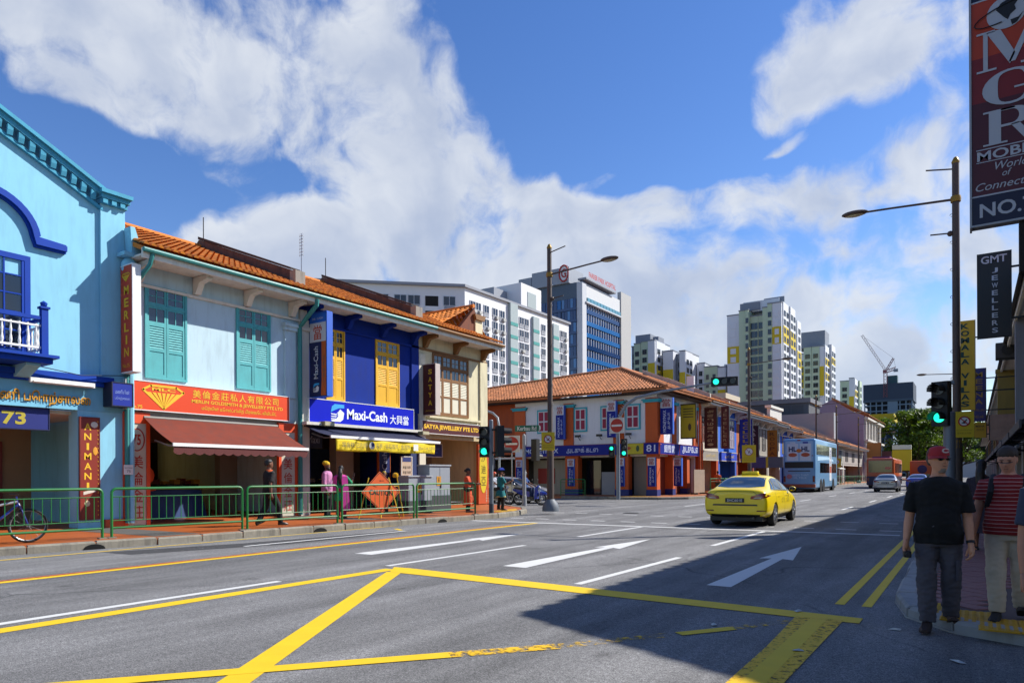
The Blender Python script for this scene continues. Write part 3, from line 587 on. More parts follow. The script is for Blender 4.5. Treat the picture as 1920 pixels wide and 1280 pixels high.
# ---------------------------------------------------------------- goldsmith house, number 75
PALE = mat('#b4cdd6', .85, var=.08, scale=1, dirt=.32, bump=.1, bscale=25); AQUA = mat('#4aa3a6', .65, var=.14, scale=3, dirt=.25); MWHITE = mat('#c9c6ba', .8, dirt=.2); MORANGE = mat('#cf4410', .55, var=.06)
mh = shophouse('goldsmith_shophouse', 'white and pale blue shophouse with two aqua shuttered windows and orange tiled roof', (-19, 9.43, LZ), RZ, 5.77, PALE, mat('#b9c6c4', .8, dirt=.25), wins=[(.6, 1.7, 4.14, 6.62, AQUA), (3.43, 4.56, 4.14, 6.6, AQUA)],
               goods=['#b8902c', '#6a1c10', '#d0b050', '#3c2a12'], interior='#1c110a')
obj('pilaster', MB().box(5.15, 5.6, -.08, -.001, 3.95, 6.2), PALE, mh); obj('capital', MB().box(5.1, 5.66, -.16, -.001, 6.2, 6.32).box(5.06, 5.7, -.22, -.001, 6.321, 6.42), PALE, mh)
downpipe(mh, [(5.72, -1.0, 7.2), (5.72, -.98, 7.0), (5.66, -.5, 6.6), (5.66, -.19, 6.35), (5.66, -.19, .05)], None, .075); downpipe(mh, [(.25, -1.0, 7.25), (.2, -.95, 6.95), (.0, -.5, 6.4), (-.02, -.17, 6.2), (-.02, -.17, .1)], None, .06)
o = (-19, 9.43, LZ); mw = MX.Translation(o) @ MX.Rotation(RZ, 4, 'Z')
t = board('fascia_sign', 'orange goldsmith fascia sign with yellow Chinese, English and Tamil lettering', o, RZ, -.05, 5.2, 3.18, 3.95, mat('#d4400c', .45, var=.03), .16, WHITE)
text(t, '美倫金莊私人有限公司', 3.35, .57, YTXT, w=2.95, h=.24, bold=.02, space=1.25); text(t, 'MERLIN GOLDSMITH & JEWELLERY PTE LTD', 3.42, .34, YTXT, w=3.15, h=.13, bold=.02); text(t, 'மெர்லின் கோல்ட்ஸ்மித் பிரைவேட் லிமிடெட்', 3.45, .16, YTXT, w=2.6, h=.15, bold=.01); text(t, 'No.75', .24, .07, YTXT, w=.36, h=.09, bold=.02)
def diamond(t, cx, cz, s, m):
    """faceted stone emblem: outline and rays"""
    mb = MB(); P = [(-1, .3), (-.62, .52), (.62, .52), (1, .3), (0, -.55)]
    for a, b in zip(P, P[1:]+P[:1]):
        a, b = V(a), V(b); d = (b-a).normalized(); n = V((-d.y, d.x))*.05; mb.prism([tuple((cx+p.x*s, cz+p.y*s)) for p in (a-n-d*.03, b-n+d*.03, b+n+d*.03, a+n-d*.03)], -.008, -.002)
    for i in range(7):
        x = -.72+i*.24; mb.prism([(cx+(x-.085)*s, cz+.2*s), (cx+(x+.085)*s, cz+.2*s), (cx+(x*.12+.012)*s, cz-.42*s), (cx+(x*.12-.012)*s, cz-.42*s)], -.0075, -.0025)
    obj('emblem', mb, m, t); text(t, 'MLC', cx, cz+.36*s, m, w=1.15*s, h=.16*s, y=-.007, bold=.03)
diamond(t, 1.02, .38, .58, YTXT)
t = fin('projecting_sign', 'tall orange projecting sign reading MERLIN with white side', o, RZ, -.16, 4.12, 6.92, .6, mat('#b8380f', .45), .2, -.15)
vtext(t, 'MERLIN', .3, 2.32, .35, YTXT, w=.24, bold=.03, frac=.72); text(t, 'No.75', .28, .16, YTXT, w=.34, h=.1); diamond(t, .28, 2.5, .2, YTXT)
# lettered pillars
for x0, x1, ss in ((-.08, .62, '美金'), (4.85, 5.6, '金莊')):
    t = thing('pillar_sign', 'orange framed white pillar panel with red Chinese letters, '+('left of the red awning' if x0 < 0 else 'right of the red awning'), 'sign', mw @ V((x0, -.13, .0)), RZ); W = x1-x0
    obj('frame', MB().box(0, .1, 0, .12, 0, 3.1).box(W-.1, W, 0, .12, 0, 3.1).box(.1, W-.1, 0, .12, 2.8, 3.1), MORANGE, t); obj('panel', MB().box(.1, W-.1, .03, .115, .02, 2.8), mat('#b9b2a0', .7, dirt=.15), t)
    red = mat('#a3260e', .6)
    obj('roundel', MB().tube([(W/2+.2*math.cos(a), .024, 2.35+.3*math.sin(a)) for a in [math.pi*i/12 for i in range(25)]], .016, 5), red, t); text(t, '75', W/2, 2.35, red, w=.22, h=.3, y=.026, bold=.03)
    for k, ch in enumerate(['美', '倫', '金', '莊'] if x0 < 0 else ['美', '倫', '金', '莊']): text(t, ch, W/2, 1.75-k*.46, red, w=.34, h=.36, y=.026, bold=.03)
def awning(label, mw, x0, x1, y, zt, zb, out, m, bar=WHITE, val=.2, valm=None):
    t = thing('awning', label, 'awning', mw @ V((x0, y, zb)), RZ); W = x1-x0; H = zt-zb; n = 26
    rows = [[(W*i/n, -out*q, H*(1-q)-.05*math.sin(math.pi*q)-.012*math.sin(i*1.9)*q) for i in range(n+1)] for q in (0, .2, .4, .6, .8, 1)]
    mb = MB(); mb.add([p for r in rows for p in r], [(a*(n+1)+i, a*(n+1)+i+1, (a+1)*(n+1)+i+1, (a+1)*(n+1)+i) for a in range(5) for i in range(n)])
    me = ev_mesh(mb.mesh(), [('SOLIDIFY', {'thickness': .012})]); obj('canopy', me, m, t, True)
    obj('front_bar', MB().box(-.03, W+.03, -out-.05, -out-.001, -.06, .03), bar, t)
    if val:
        v = MB(); k = int(W/.28)
        for i in range(k):
            for j in range(6):
                a = i+j/6; b = i+(j+1)/6; da = val*(.75+.25*math.sin(math.pi*(j/6))); db = val*(.75+.25*math.sin(math.pi*((j+1)/6)))
                v.add([(W*a/k, -out-.02, -.06), (W*b/k, -out-.02, -.06), (W*b/k, -out-.01, -.06-db), (W*a/k, -out-.01, -.06-da)], [(0, 1, 2, 3)])
        obj('valance', v, valm or m, t)
    for x in (.3, W-.3): obj('arm', MB().tube([(x, 0, .15), (x, -out*.5, -.02), (x, -out+.05, -.02)], .025, 6), STEEL, t)
    obj('roller', MB().tube([(0, .04, H+.02), (W, .04, H+.02)], .06, 8), mat('#6b6862', .6), t, True)
    return t
awning('brick red fabric awning with white front bar over the goldsmith shopfront', mw, .45, 4.8, -.14, 2.95, 2.2, 1.45, mat('#6e2a18', .9, var=.3, scale=2, dirt=.5), val=.22, valm=mat('#5a2a28', .85))
t = thing('stool', 'orange high-backed stool inside the goldsmith shop', 'stool', mw @ V((1.15, 1.2, .03)), RZ); obj('backrest', MB().ball((0, 0, 1.35), (.3, .09, .3), 12), mat('#c2481a', .7), t, True); obj('seat', MB().ball((0, -.15, .95), (.26, .24, .07), 12), mat('#c2481a', .7), t, True); obj('stem', MB().tube([(0, 0, .02), (0, -.02, 1.1)], .03), STEEL, t); obj('base', MB().lathe([(.22, 0), (.2, .03), (.03, .05)], 14), STEEL, t)
t = thing('covered_display', 'blue tarpaulin covered display table in the goldsmith shopfront', 'table', mw @ V((1.2, 1.7, .03)), RZ)
obj('cover', ev_mesh(MB().loft([[(1.25+1.2*math.cos(a)+.05*math.sin(9*a), .45+.5*math.sin(a)+.04*math.cos(8*a), 0) for a in [2*math.pi*i/40 for i in range(40)]], [(1.25+1.12*math.cos(a)+.03*math.sin(9*a), .45+.42*math.sin(a), .5) for a in [2*math.pi*i/40 for i in range(40)]], [(1.25+1.05*math.cos(a), .45+.36*math.sin(a), .9) for a in [2*math.pi*i/40 for i in range(40)]]]).mesh(), []), mat('#16386b', .5, var=.3, scale=4), t, True); obj('table_top', MB().box(.3, 2.2, .15, .75, .9, .94), DARK, t)
# ---------------------------------------------------------------- pawnshop house, cobalt
CWALL = mat('#082a80', .8, var=.14, dirt=.3, spec=.2); YEL_SH = mat('#d9a40c', .65, var=.1, scale=3, dirt=.2)
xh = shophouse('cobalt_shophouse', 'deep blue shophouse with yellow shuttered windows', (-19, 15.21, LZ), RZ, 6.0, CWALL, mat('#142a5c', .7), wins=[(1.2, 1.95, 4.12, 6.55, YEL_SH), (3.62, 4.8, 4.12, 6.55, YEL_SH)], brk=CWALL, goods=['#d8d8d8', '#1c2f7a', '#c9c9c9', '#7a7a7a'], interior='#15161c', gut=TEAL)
obj('pilaster', MB().box(-.02, .34, -.1, .02, 0, 7.0), MWHITE, xh); obj('capital', MB().box(-.06, .4, -.18, .02, 6.3, 6.42), MWHITE, xh)
obj('pilaster', MB().box(5.55, 5.98, -.07, -.001, 3.9, 6.9), CWALL, xh)
obj('white_column', MB().box(3.3, 4.2, 1.9, 2.3, .03, 3.08), mat('#b5ada0', .8), xh)
o = (-19, 15.21, LZ); mw = MX.Translation(o) @ MX.Rotation(RZ, 4, 'Z')
t = board('fascia_sign', 'bright blue pawnshop fascia sign with white lettering and wave emblem', o, RZ, .25, 5.5, 3.14, 4.0, mat('#0618b0', .4, var=.03, spec=.25), .16, WHITE)
def wave_logo(t, cx, cz, s, y=-.008, full=True):
    w_, b_ = mat('#d5dbe0', .5), mat('#2f9ad6', .5)
    obj('emblem', MB().prism([(cx-.5*s, cz+.02*s), (cx-.42*s, cz+.35*s), (cx-.2*s, cz+.5*s), (cx+.5*s, cz+.5*s), (cx+.5*s, cz+.3*s), (cx+.1*s, cz+.28*s), (cx-.2*s, cz+.16*s)], y, y+.004), b_, t)
    obj('emblem', MB().prism([(cx+.5*s, cz+.02*s), (cx+.42*s, cz-.35*s), (cx+.2*s, cz-.5*s), (cx-.4*s, cz-.5*s), (cx-.5*s, cz-.44*s), (cx-.1*s, cz-.36*s), (cx+.05*s, cz-.2*s), (cx+.02*s, cz+.02*s), (cx+.2*s, cz+.22*s)], y, y+.004), w_, t)
    for k in range(3): obj('emblem', MB().prism([(cx-.5*s, cz-(.04+.14*k)*s), (cx-.1*s, cz-(.06+.13*k)*s), (cx+.1*s, cz+(.1-.1*k)*s), (cx-.12*s, cz-(.14+.11*k)*s), (cx-.46*s, cz-(.1+.14*k)*s)], y-.001, y+.003), w_, t)
wave_logo(t, 1.25, .45, .62); text(t, 'Maxi-Cash', 2.72, .45, mat('#dfe3e8', .5), w=2.05, h=.38, bold=.025); text(t, '大興當', 4.42, .4, mat('#dfe3e8', .5), w=1.05, h=.36, bold=.02)
t = fin('projecting_sign', 'tall dark blue projecting pawnshop sign with orange stripe and large character', o, RZ, .34, 4.05, 6.88, .87, mat('#101c50', .45), .23, -.12, mat('#1c55b8', .5))
obj('white_field', MB().box(.02, .84, -.006, -.001, 1.85, 2.5), mat('#c2c8d0', .6), t); text(t, '當', .43, 2.17, mat('#b5431a', .6), w=.42, h=.5, y=-.012, bold=.035); obj('blue_field', MB().box(.02, .84, -.006, -.001, 2.5, 2.82), mat('#1f63c9', .6), t); text(t, '24k  CASH', .43, 2.64, mat('#c2c8d0', .6), w=.55, h=.07, y=-.012)
obj('orange_field', MB().prism([(.58, .02), (.84, .02), (.84, 1.85), (.62, 1.85), (.62, .6)], -.006, -.001), mat('#b5561a', .6), t); text(t, 'Maxi-Cash', .34, 1.15, mat('#c2c8d0', .6), w=1.1, h=.22, y=-.012, rot=R(90), bold=.01); text(t, '大興當 典當', .73, .9, mat('#7c5a4c', .6), w=.9, h=.1, y=-.012, rot=R(90)); wave_logo(t, .34, .3, .3, -.012)
# blind with yellow banner
t = awning('dark blue retractable awning with white bar above the yellow banner', mw, .1, 5.6, -.15, 3.06, 2.66, 1.3, mat('#10183c', .8, dirt=.2), val=0)
obj('head_box', MB().box(-.2, 5.6, -.35, .0, .42, .52), MWHITE, t)
t = thing('banner', 'long yellow cloth banner with grey Chinese print hanging under the pawnshop awning', 'banner', mw @ V((.3, -1.46, 2.18)), RZ)
n = 50; W = 5.05; mb = MB(); pts = []
for k in range(6):
    for i in range(n+1):
        x = W*i/n; q = k/5; pts.append((x, -.03*math.sin(i*.9+q*3)*(q)-.02*math.sin(i*.35), .43*(1-q)-.015*math.sin(i*.25)*q))
mb.add(pts, [(k*(n+1)+i, k*(n+1)+i+1, (k+1)*(n+1)+i+1, (k+1)*(n+1)+i) for k in range(5) for i in range(n)])
obj('cloth', ev_mesh(mb.mesh(), [('SOLIDIFY', {'thickness': .004})]), mat('#d8bd0a', .7, var=.06), t, 'all'); gt = mat('#5a5a48', .7)
text(t, '當金飾·巴利勝·', .82, .22, gt, w=1.2, h=.17, y=-.075); text(t, '名表 · 钻石首饰 · 金流饰', 2.65, .22, gt, w=1.75, h=.17, y=-.075); text(t, 'Maxi-Cash 大興當', 4.5, .22, gt, w=.9, h=.13, y=-.075)
obj('print_medallion', MB().lathe([(.13, 0), (.13, .004)], 18, (1.58, -.08, .22), axis='y'), mat('#c9cbc0', .6), t); obj('print_medallion', MB().lathe([(.07, 0), (.07, .004)], 14, (1.62, -.086, .25), axis='y'), mat('#2f3a6b', .6), t); obj('print_card', MB().box(3.72, 3.98, -.08, -.076, .1, .34), mat('#d5d5c9', .6), t); wave_logo(t, 4.0+.05, .22, .001); 
t = board('inner_sign', 'dark blue inner sign with pale emblem at the left of the pawnshop entrance', o, RZ, .36, 1.4, 2.35, 2.95, mat('#141c3c', .5), .06, BLACK, y=.5); text(t, 'Maxi', .66, .3, mat('#8c94a8', .6), w=.5, h=.26); wave_logo(t, .22, .3, .3)
t = board('standing_sign', 'tall dark blue standing panel reading Maxi-Cash beside the entrance', o, RZ, 4.25, 4.85, .03, 2.75, mat('#13225e', .5), .1, mat('#b5561a', .6), y=.5); text(t, 'Maxi-Cash', .3, 1.5, mat('#b5bcd0', .6), w=1.5, h=.28, rot=R(90)); wave_logo(t, .3, .4, .36)
t = board('poster_board', 'beige printed poster board right of the pawnshop entrance', o, RZ, 4.95, 5.55, .03, 2.1, mat('#b5a08c', .7), .06, WHITE, y=-.05)
for k in range(3): text(t, '典當 珠寶', .3, 1.65-k*.2, mat('#4a4038', .7), w=.46, h=.12)
obj('print_figure', MB().box(.12, .48, -.006, -.002, .1, .95), mat('#7a6a5c', .7), t); obj('blue_header', MB().box(.05, .55, -.008, -.002, 1.88, 2.05), mat('#1c2c6b', .6), t)
t = thing('floodlight', 'beige floodlight above the left end of the pawnshop awning', 'lamp', mw @ V((.75, -.5, 3.06)), RZ); obj('housing', MB().box(-.22, .22, -.15, .15, 0, .16), mat('#8a7f58', .6), t); obj('lens', MB().box(-.2, .2, -.16, -.151, .02, .14), mat('#b5ad90', .2), t); obj('arm', MB().tube([(-.5, .3, .02), (0, .1, .05)], .02), STEEL, t)
t = thing('floodlight', 'beige floodlight above the right end of the pawnshop awning', 'lamp', mw @ V((5.65, -.6, 2.98)), RZ); obj('housing', MB().box(-.2, .2, -.13, .13, 0, .15), mat('#8a7f58', .6), t); obj('lens', MB().box(-.18, .18, -.14, -.131, .02, .13), mat('#b5ad90', .2), t)
# ---------------------------------------------------------------- jewellery house, cream corner
CREAM = mat('#cdc4a2', .85, var=.08, dirt=.35); BROWN = mat('#7c5428', .7, var=.12, dirt=.2); IVORY = mat('#cfcab4', .7)
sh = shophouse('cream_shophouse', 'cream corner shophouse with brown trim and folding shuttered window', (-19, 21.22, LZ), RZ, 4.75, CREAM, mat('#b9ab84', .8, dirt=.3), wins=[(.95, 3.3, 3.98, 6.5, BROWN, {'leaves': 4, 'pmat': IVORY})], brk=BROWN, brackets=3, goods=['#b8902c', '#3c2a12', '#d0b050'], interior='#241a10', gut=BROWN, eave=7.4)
obj('pilaster', MB().box(-.02, .36, -.08, .0, 0, 6.4), mat('#c9c4b0', .8, dirt=.25), sh); obj('pilaster', MB().box(4.2, 4.75, -.08, -.001, 3.2, 6.6), CREAM, sh); obj('sill', MB().box(.5, 4.1, -.2, -.001, 3.78, 3.86), CREAM, sh)
obj('corner_wall', MB().box(4.55, 4.749, .26, 11, 3.22, 7.3), CREAM, sh)
rr = MB(); tiles(rr, (2.0, .8, 7.95), (0, 3.9, 0), (2.75, 0, 1.42), .27, .42); obj('upper_roof', rr, TERRA, sh, True, 'stuff'); obj('upper_ridge', MB().tube([(4.75, .7, 9.42), (4.75, 5.2, 9.42)], .1, 8), TERRA, sh, True)
obj('gable_parapet', MB().prism([(3.0, 7.6), (4.75, 9.3), (5.3, 7.7)], .66, .86), mat('#6b3a24', .85, dirt=.4), sh); rr = MB(); tiles(rr, (5.9, 4.7, 8.1), (0, -3.9, 0), (-1.15, 0, 1.25), .27, .42); obj('upper_roof', rr, TERRA, sh, True, 'stuff')
gb = obj('window_grille', MB().box(4.76, 5.75, 1.3, 2.3, 3.7, 3.78).box(4.76, 5.75, 1.3, 2.3, 4.98, 5.03), mat('#a8925c', .7), sh)
for i in range(7): obj('grille_bar', MB().box(4.8+i*.15, 4.83+i*.15, 1.3, 1.33, 3.78, 4.98), mat('#a8925c', .7), gb)
cs = obj('chimney_stack', MB().box(4.75, 5.3, .6, 1.2, 7.6, 8.75), CREAM, sh); obj('stack_cap', MB().prism([(4.7, 8.752), (5.35, 8.752), (5.45, 9.0), (4.6, 9.0)], .5, 1.3), BROWN, cs)
o = (-19, 21.22, LZ); mw = MX.Translation(o) @ MX.Rotation(RZ, 4, 'Z')
t = board('fascia_sign', 'maroon fascia sign with yellow lettering SATYA JEWELLERY PTE LTD', o, RZ, .02, 3.95, 3.12, 3.62, mat('#4a0f10', .5, var=.05), .14, WHITE); text(t, 'SATYA JEWELLERY PTE LTD', 1.97, .25, YTXT, w=3.75, h=.25, bold=.045)
t = fin('projecting_sign', 'maroon projecting sign with letters SATYA stacked down it', o, RZ, .2, 3.86, 5.92, .65, mat('#43100f', .5), .27, -.1, mat('#b5a8a0', .6)); vtext(t, 'SATYA', .38, 1.92, .32, mat('#c9a81c', .6), w=.2, bold=.03, frac=.66); text(t, 'JEWELLERY', .38, .15, mat('#c9a81c', .6), w=.5, h=.06)
t = thing('oval_sign', 'orange pillar panel with tall yellow oval and Chinese script beside the signal', 'sign', mw @ V((3.95, -.14, .03)), RZ)
obj('panel', MB().box(0, .78, 0, .13, 0, 2.75), mat('#b5480e', .6), t); obj('oval', MB().prism([(.36+.3*math.cos(a), 1.55+1.05*math.sin(a)) for a in [2*math.pi*i/40 for i in range(40)]], -.012, -.001), mat('#c9b010', .6), t)
for k, ch in enumerate('沙迪亞'): text(t, ch, .36, 2.15-k*.55, mat('#6b5c10', .6), w=.34, h=.4, y=-.02)
for k in range(5): text(t, '金', .6, .62-k*.12, mat('#c9b8a0', .6), w=.1, h=.1, y=-.004)
t = board('menu_board', 'small dark blue notice board hanging inside the cream shophouse entrance', o, RZ, 1.2, 2.7, 2.2, 2.75, mat('#1c1f5e', .5), .06, WHITE, y=1.0); text(t, 'Gold  Diamond', .75, .36, mat('#6b74b0', .6), w=1.1, h=.1); text(t, 'Jewellery', .75, .18, mat('#6b74b0', .6), w=.9, h=.1)
# party wall parapets, aerials
for y, l in ((15.2, 'goldsmith and cobalt houses'), (21.2, 'cobalt and cream houses')):
    z0, z1 = (7.95, 10.55)
    t = thing('parapet_wall', 'dark stained party wall parapet rising between the '+l, 'wall', (-19.2, y, z0), RZ); obj('wall', MB().prism([(0, -.2), (0, .55), (5.45, 2.65), (5.7, 2.45), (5.7, 1.2)], -.16, .16, 'x'), STAIN, t); obj('coping', MB().prism([(-.05, .552), (-.05, .62), (5.45, 2.76), (5.45, 2.655)], -.2, .2, 'x'), mat('#3b302c', .95, bump=.5, bscale=20), t); obj('end_block', MB().box(-.2, .2, -.3, -.001, -.3, .5), mat('#8a857c', .9, dirt=.7), t)
    tag(obj('aerial', MB().tube([(-24.6, y, 10.6), (-24.6, y, 11.5)], .018, 5), DARK), 'thin rod on the ridge end of the parapet between the '+l, 'aerial')
t = thing('roof_aerial', 'grey lattice aerial mast on the cobalt house roof', 'aerial', (-24.3, 19.6, 9.9), 0); obj('mast', MB().tube([(0, 0, 0), (0, 0, 2.2)], .02, 6), STEEL, t)
for k in range(7): obj('cross_bar', MB().tube([(-.12, 0, 1.25+k*.14), (.12, 0, 1.25+k*.14)], .012, 5), STEEL, t)
for x in (-.12, .12): obj('side_bar', MB().tube([(x, 0, 1.2), (x, 0, 2.2)], .012, 5), STEEL, t)
# ================================================================ CORNER HOUSE 81
OR81 = mat('#b85014', .7, var=.1, dirt=.25); WH81 = mat('#d2d3d6', .85, var=.05, dirt=.2); TURQ = mat('#2c9aa8', .7); NAVY = mat('#0f1f7c', .55, var=.05, spec=.2); PINKSH = mat('#8c1f3c', .7); LTXT = mat('#c5cbe0', .6)
def corner_house():
    t = thing('corner_shophouse', 'white and orange corner shophouse with pink shutters and long hipped tile roof', 'building', (-27.4, 41, .1), 0)
    obj('wall', MB().box(0, 10.8, 0, .25, 2.72, 6.7), WH81, t); obj('wall', MB().box(10.55, 10.8, .251, 7.9, 2.72, 6.7), WH81, t)
    obj('side_wing', MB().box(-9, -.001, .3, 6, 2.9, 6.6), mat('#9c4416', .8, dirt=.3), t)
    obj('party_wall', MB().box(10.0, 10.54, 7.7, 7.9, 0, 8.6), WH81, t)
    for x, w in ((0, .9), (4.05, .75), (7.8, .75), (10.05, .83)):
        p = obj('pilaster', MB().box(x, x+w, -.1, -.001, 3.42, 6.3), OR81, t); obj('capital', MB().box(x-.12, x+w+.12, -.22, -.001, 6.0, 6.12).box(x-.2, x+w+.2, -.28, -.001, 6.121, 6.2), TURQ, p); obj('foot', MB().prism([(x, 3.42), (x+w, 3.42), (x+w+.25, 3.3), (x-.25, 3.3)], -.12, -.001), OR81, p)
    for y, w in ((.0, .9), (2.6, .6), (6.6, .9)):
        p = obj('pilaster', MB().box(10.801, 10.9, y, y+w, 3.42, 6.3), OR81, t); obj('capital', MB().box(10.801, 11.05, y-.12, y+w+.12, 6.0, 6.2), TURQ, p)
    for x0, x1 in ((1.99, 2.95), (4.95, 5.75), (6.95, 7.7), (8.75, 9.6)):
        q = obj('window', MB().box(x0-.1, x1+.1, -.06, -.001, 4.32, 5.98), TURQ, t); obj('window_field', MB().box(x0, x1, -.075, -.06, 4.42, 5.88), mat('#c0c2c6', .7), q)
        for a, b in ((x0+.07, (x0+x1)/2-.05), ((x0+x1)/2+.05, x1-.07)):
            for c, d in ((4.5, 5.1), (5.2, 5.8)): obj('shutter', MB().box(a, b, -.09, -.0751, c, d), PINKSH, q)
    for x in (3.3, 5.3, 6.9, 9.0): f = obj('spotlight', MB().tube([(x, -.02, 3.75), (x, -.35, 4.0)], .02, 6).box(x-.18, x+.18, -.45, -.25, 3.95, 4.1), BLACK, t)
    # ground floor
    for x, w in ((0, .8), (4.15, 1.0), (7.9, .95), (10.1, .7)):
        p = obj('pillar', MB().box(x, x+w, -.05, .5, .45, 2.72), OR81, t); obj('plinth', MB().box(x-.02, x+w+.02, -.07, .52, 0, .45), mat('#10266b', .6), p)
    for y in (2.6, 5.4): p = obj('pillar', MB().box(10.3, 10.82, y, y+.5, .45, 2.72), OR81, t); obj('plinth', MB().box(10.28, 10.84, y-.02, y+.52, 0, .45), mat('#10266b', .6), p)
    obj('shop_floor', MB().box(-9, 10.8, .05, 7.8, -.02, .06), mat('#7c4a2c', .7), t); obj('ceiling', MB().box(-9, 10.5, .26, 7.8, 2.6, 2.71), SOFFIT, t)
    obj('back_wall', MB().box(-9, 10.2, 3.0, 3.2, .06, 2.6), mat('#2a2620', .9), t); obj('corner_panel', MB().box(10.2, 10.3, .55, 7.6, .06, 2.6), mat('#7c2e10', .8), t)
    obj('shop_front', MB().box(.8, 3.6, 1.2, 1.3, .06, 2.5), mat('#8f8a7c', .7, dirt=.2), t); obj('service_counter', MB().box(6.4, 8.0, 1.0, 1.5, .06, 1.6), mat('#8d9096', .6), t); obj('glass_door', MB().box(5.2, 6.3, 1.1, 1.14, .06, 2.4), GLASS, t); obj('grey_shutter', MB().box(8.9, 10.05, .7, .78, .06, 2.6), mat('#77736c', .6, dirt=.3), t)
    obj('red_poster', MB().box(1.2, 2.6, 1.16, 1.199, .8, 1.9), mat('#8c2318', .6), t)
    # roof with a hip at the street corner
    ez, rz_ = 6.75, 8.95
    mb = MB(); mb.add([(-9, -.9, ez), (11.8, -.9, ez), (6.5, 4.0, rz_), (-9, 1.2, 7.68), (11.8, 7.9, ez), (6.5, 7.9, rz_), (-9, 7.9, 6.6)], [(0, 1, 2, 3), (1, 4, 5, 2), (2, 5, 6, 3)])
    rf = obj('roof', ev_mesh(mb.mesh(), [('SOLIDIFY', {'thickness': .1, 'offset': -1})]), TERRA2, t)
    k = MB(); tiles(k, (-9, -.9, ez+.02), (20.8, 0, 0), (0, 4.9, 2.2), .24, .36, keep=lambda u, v: u < 1-v*(5.3/20.8) and v < .43+.57*min(1, u*20.8/15.5))
    tiles(k, (11.8, -.9, ez+.02), (0, 8.8, 0), (-5.3, 0, 2.2), .24, .36, keep=lambda u, v: u > v*(4.9/8.8)); obj('roof_tiles', k, TERRA2, rf, True, 'stuff')
    obj('ridge_tiles', MB().tube([(-9, 1.2, 7.74), (6.5, 4.0, 9.03), (11.75, -.85, 6.85)], .12, 8), TERRA2, rf, True); obj('ridge_tiles', MB().tube([(6.5, 4.0, 9.03), (6.5, 7.9, 9.03)], .14, 8), TERRA2, rf, True)
    obj('eaves', MB().box(-9, 11.55, -.7, -.002, 6.55, 6.62).box(10.9, 11.5, 0, 7.9, 6.55, 6.615), mat('#3c302a', .9), t)
    obj('parapet', MB().prism([(11.7, 6.95), (6.5, 9.1), (6.5, 9.42), (11.7, 7.25)], 7.75, 8.0), mat('#b0a89c', .85, dirt=.5), t)
    return t
ch = corner_house()
o = (-27.4, 41, .1)
t = board('fascia_sign', 'long navy fascia sign with white Latin and Tamil lettering on the corner house side', o, 0, .8, 8.6, 2.72, 3.42, NAVY, .1, mat('#8c2318', .6), y=-.22); text(t, 'MONEYMAX', 1.55, .36, LTXT, w=2.7, h=.32, bold=.015); text(t, 'அடகுக் கடை', 4.75, .36, LTXT, w=2.4, h=.44)
t = board('fascia_poster', 'yellow poster panel beside the number 81 sign', o, 0, 8.62, 9.98, 2.74, 3.4, mat('#b5a81c', .6, var=.3, scale=5), .08, mat('#7c741c', .6), y=-.21); obj('print', MB().ball((.95, -.006, .35), (.12, .004, .2), 8), mat('#2f4a2c', .6), t); obj('print', MB().ball((.3, -.006, .38), (.2, .004, .1), 8), mat('#a8401c', .6), t)
t = board('number_sign', 'navy corner sign panel with white number 81', o, 0, 10.0, 11.0, 2.72, 3.42, NAVY, .08, mat('#8c2318', .6), y=-.24); text(t, '81', .48, .36, LTXT, w=.6, h=.44, bold=.01)
o2 = (-16.6, 41, .1)
t = board('fascia_sign', 'navy sign panel with three white Chinese characters facing the street', o2, RZ, .02, 3.4, 2.72, 3.42, NAVY, .08, mat('#8c2318', .6), y=-.2); text(t, '銀豐當', 1.6, .36, LTXT, w=1.9, h=.5, bold=.03)
t = board('fascia_sign', 'navy sign panel with white Tamil letters facing the street', o2, RZ, 3.5, 7.7, 2.72, 3.42, NAVY, .08, mat('#8c2318', .6), y=-.2); text(t, 'அடகுகடை', 2.1, .36, LTXT, w=3.2, h=.5, bold=.01)
def money_fin(label, loc, rz, z0, z1, w=.62):
    """upright pawnshop sign: red character on white over navy with white lettering"""
    t = thing('pawn_sign', label, 'sign', (loc[0], loc[1], z0), rz, 'upright pawn signs on the corner house'); H = z1-z0
    obj('panel', MB().box(0, w, 0, .2, 0, H*.72), NAVY, t); obj('white_field', MB().box(0, w, -.003, .203, H*.721, H), mat('#b9bcc4', .6), t); obj('edge', MB().box(w+.001, w+.05, -.01, .21, 0, H), mat('#2f62c0', .5), t)
    text(t, '當', w/2, H*.86, mat('#8c2318', .6), w=w*.72, h=H*.22, y=-.012, bold=.03); text(t, 'MONEYMAX', w*.36, H*.36, LTXT, w=H*.6, h=w*.26, y=-.006, rot=R(90)); text(t, 'அடகு கடை', w*.74, H*.36, LTXT, w=H*.45, h=w*.22, y=-.006, rot=R(90)); return t
money_fin('navy pawn sign with red character high on the second pilaster of the corner house', (-23.75, 40.55), 0, 3.95, 6.25); money_fin('navy pawn sign with red character high beside the curved signal mast', (-19.85, 40.5), 0, 3.95, 6.3)
money_fin('large navy pawn sign with red character high on the street corner above number 81', (-16.45, 41.2), 0, 4.05, 6.35, .78)
for x, l in ((-27.3, 'leftmost pillar'), (-23.05, 'pillar left of the glass door'), (-19.35, 'pillar behind the pedestrian signal'), (-17.2, 'corner pillar under number 81')): money_fin('navy pawn panel with red character low on the '+l, (x, 40.9), 0, .75, 2.6, .5)
money_fin('navy pawn panel with red character low on the street side pillar', (-16.5, 43.6), 0, .75, 2.6, .5)
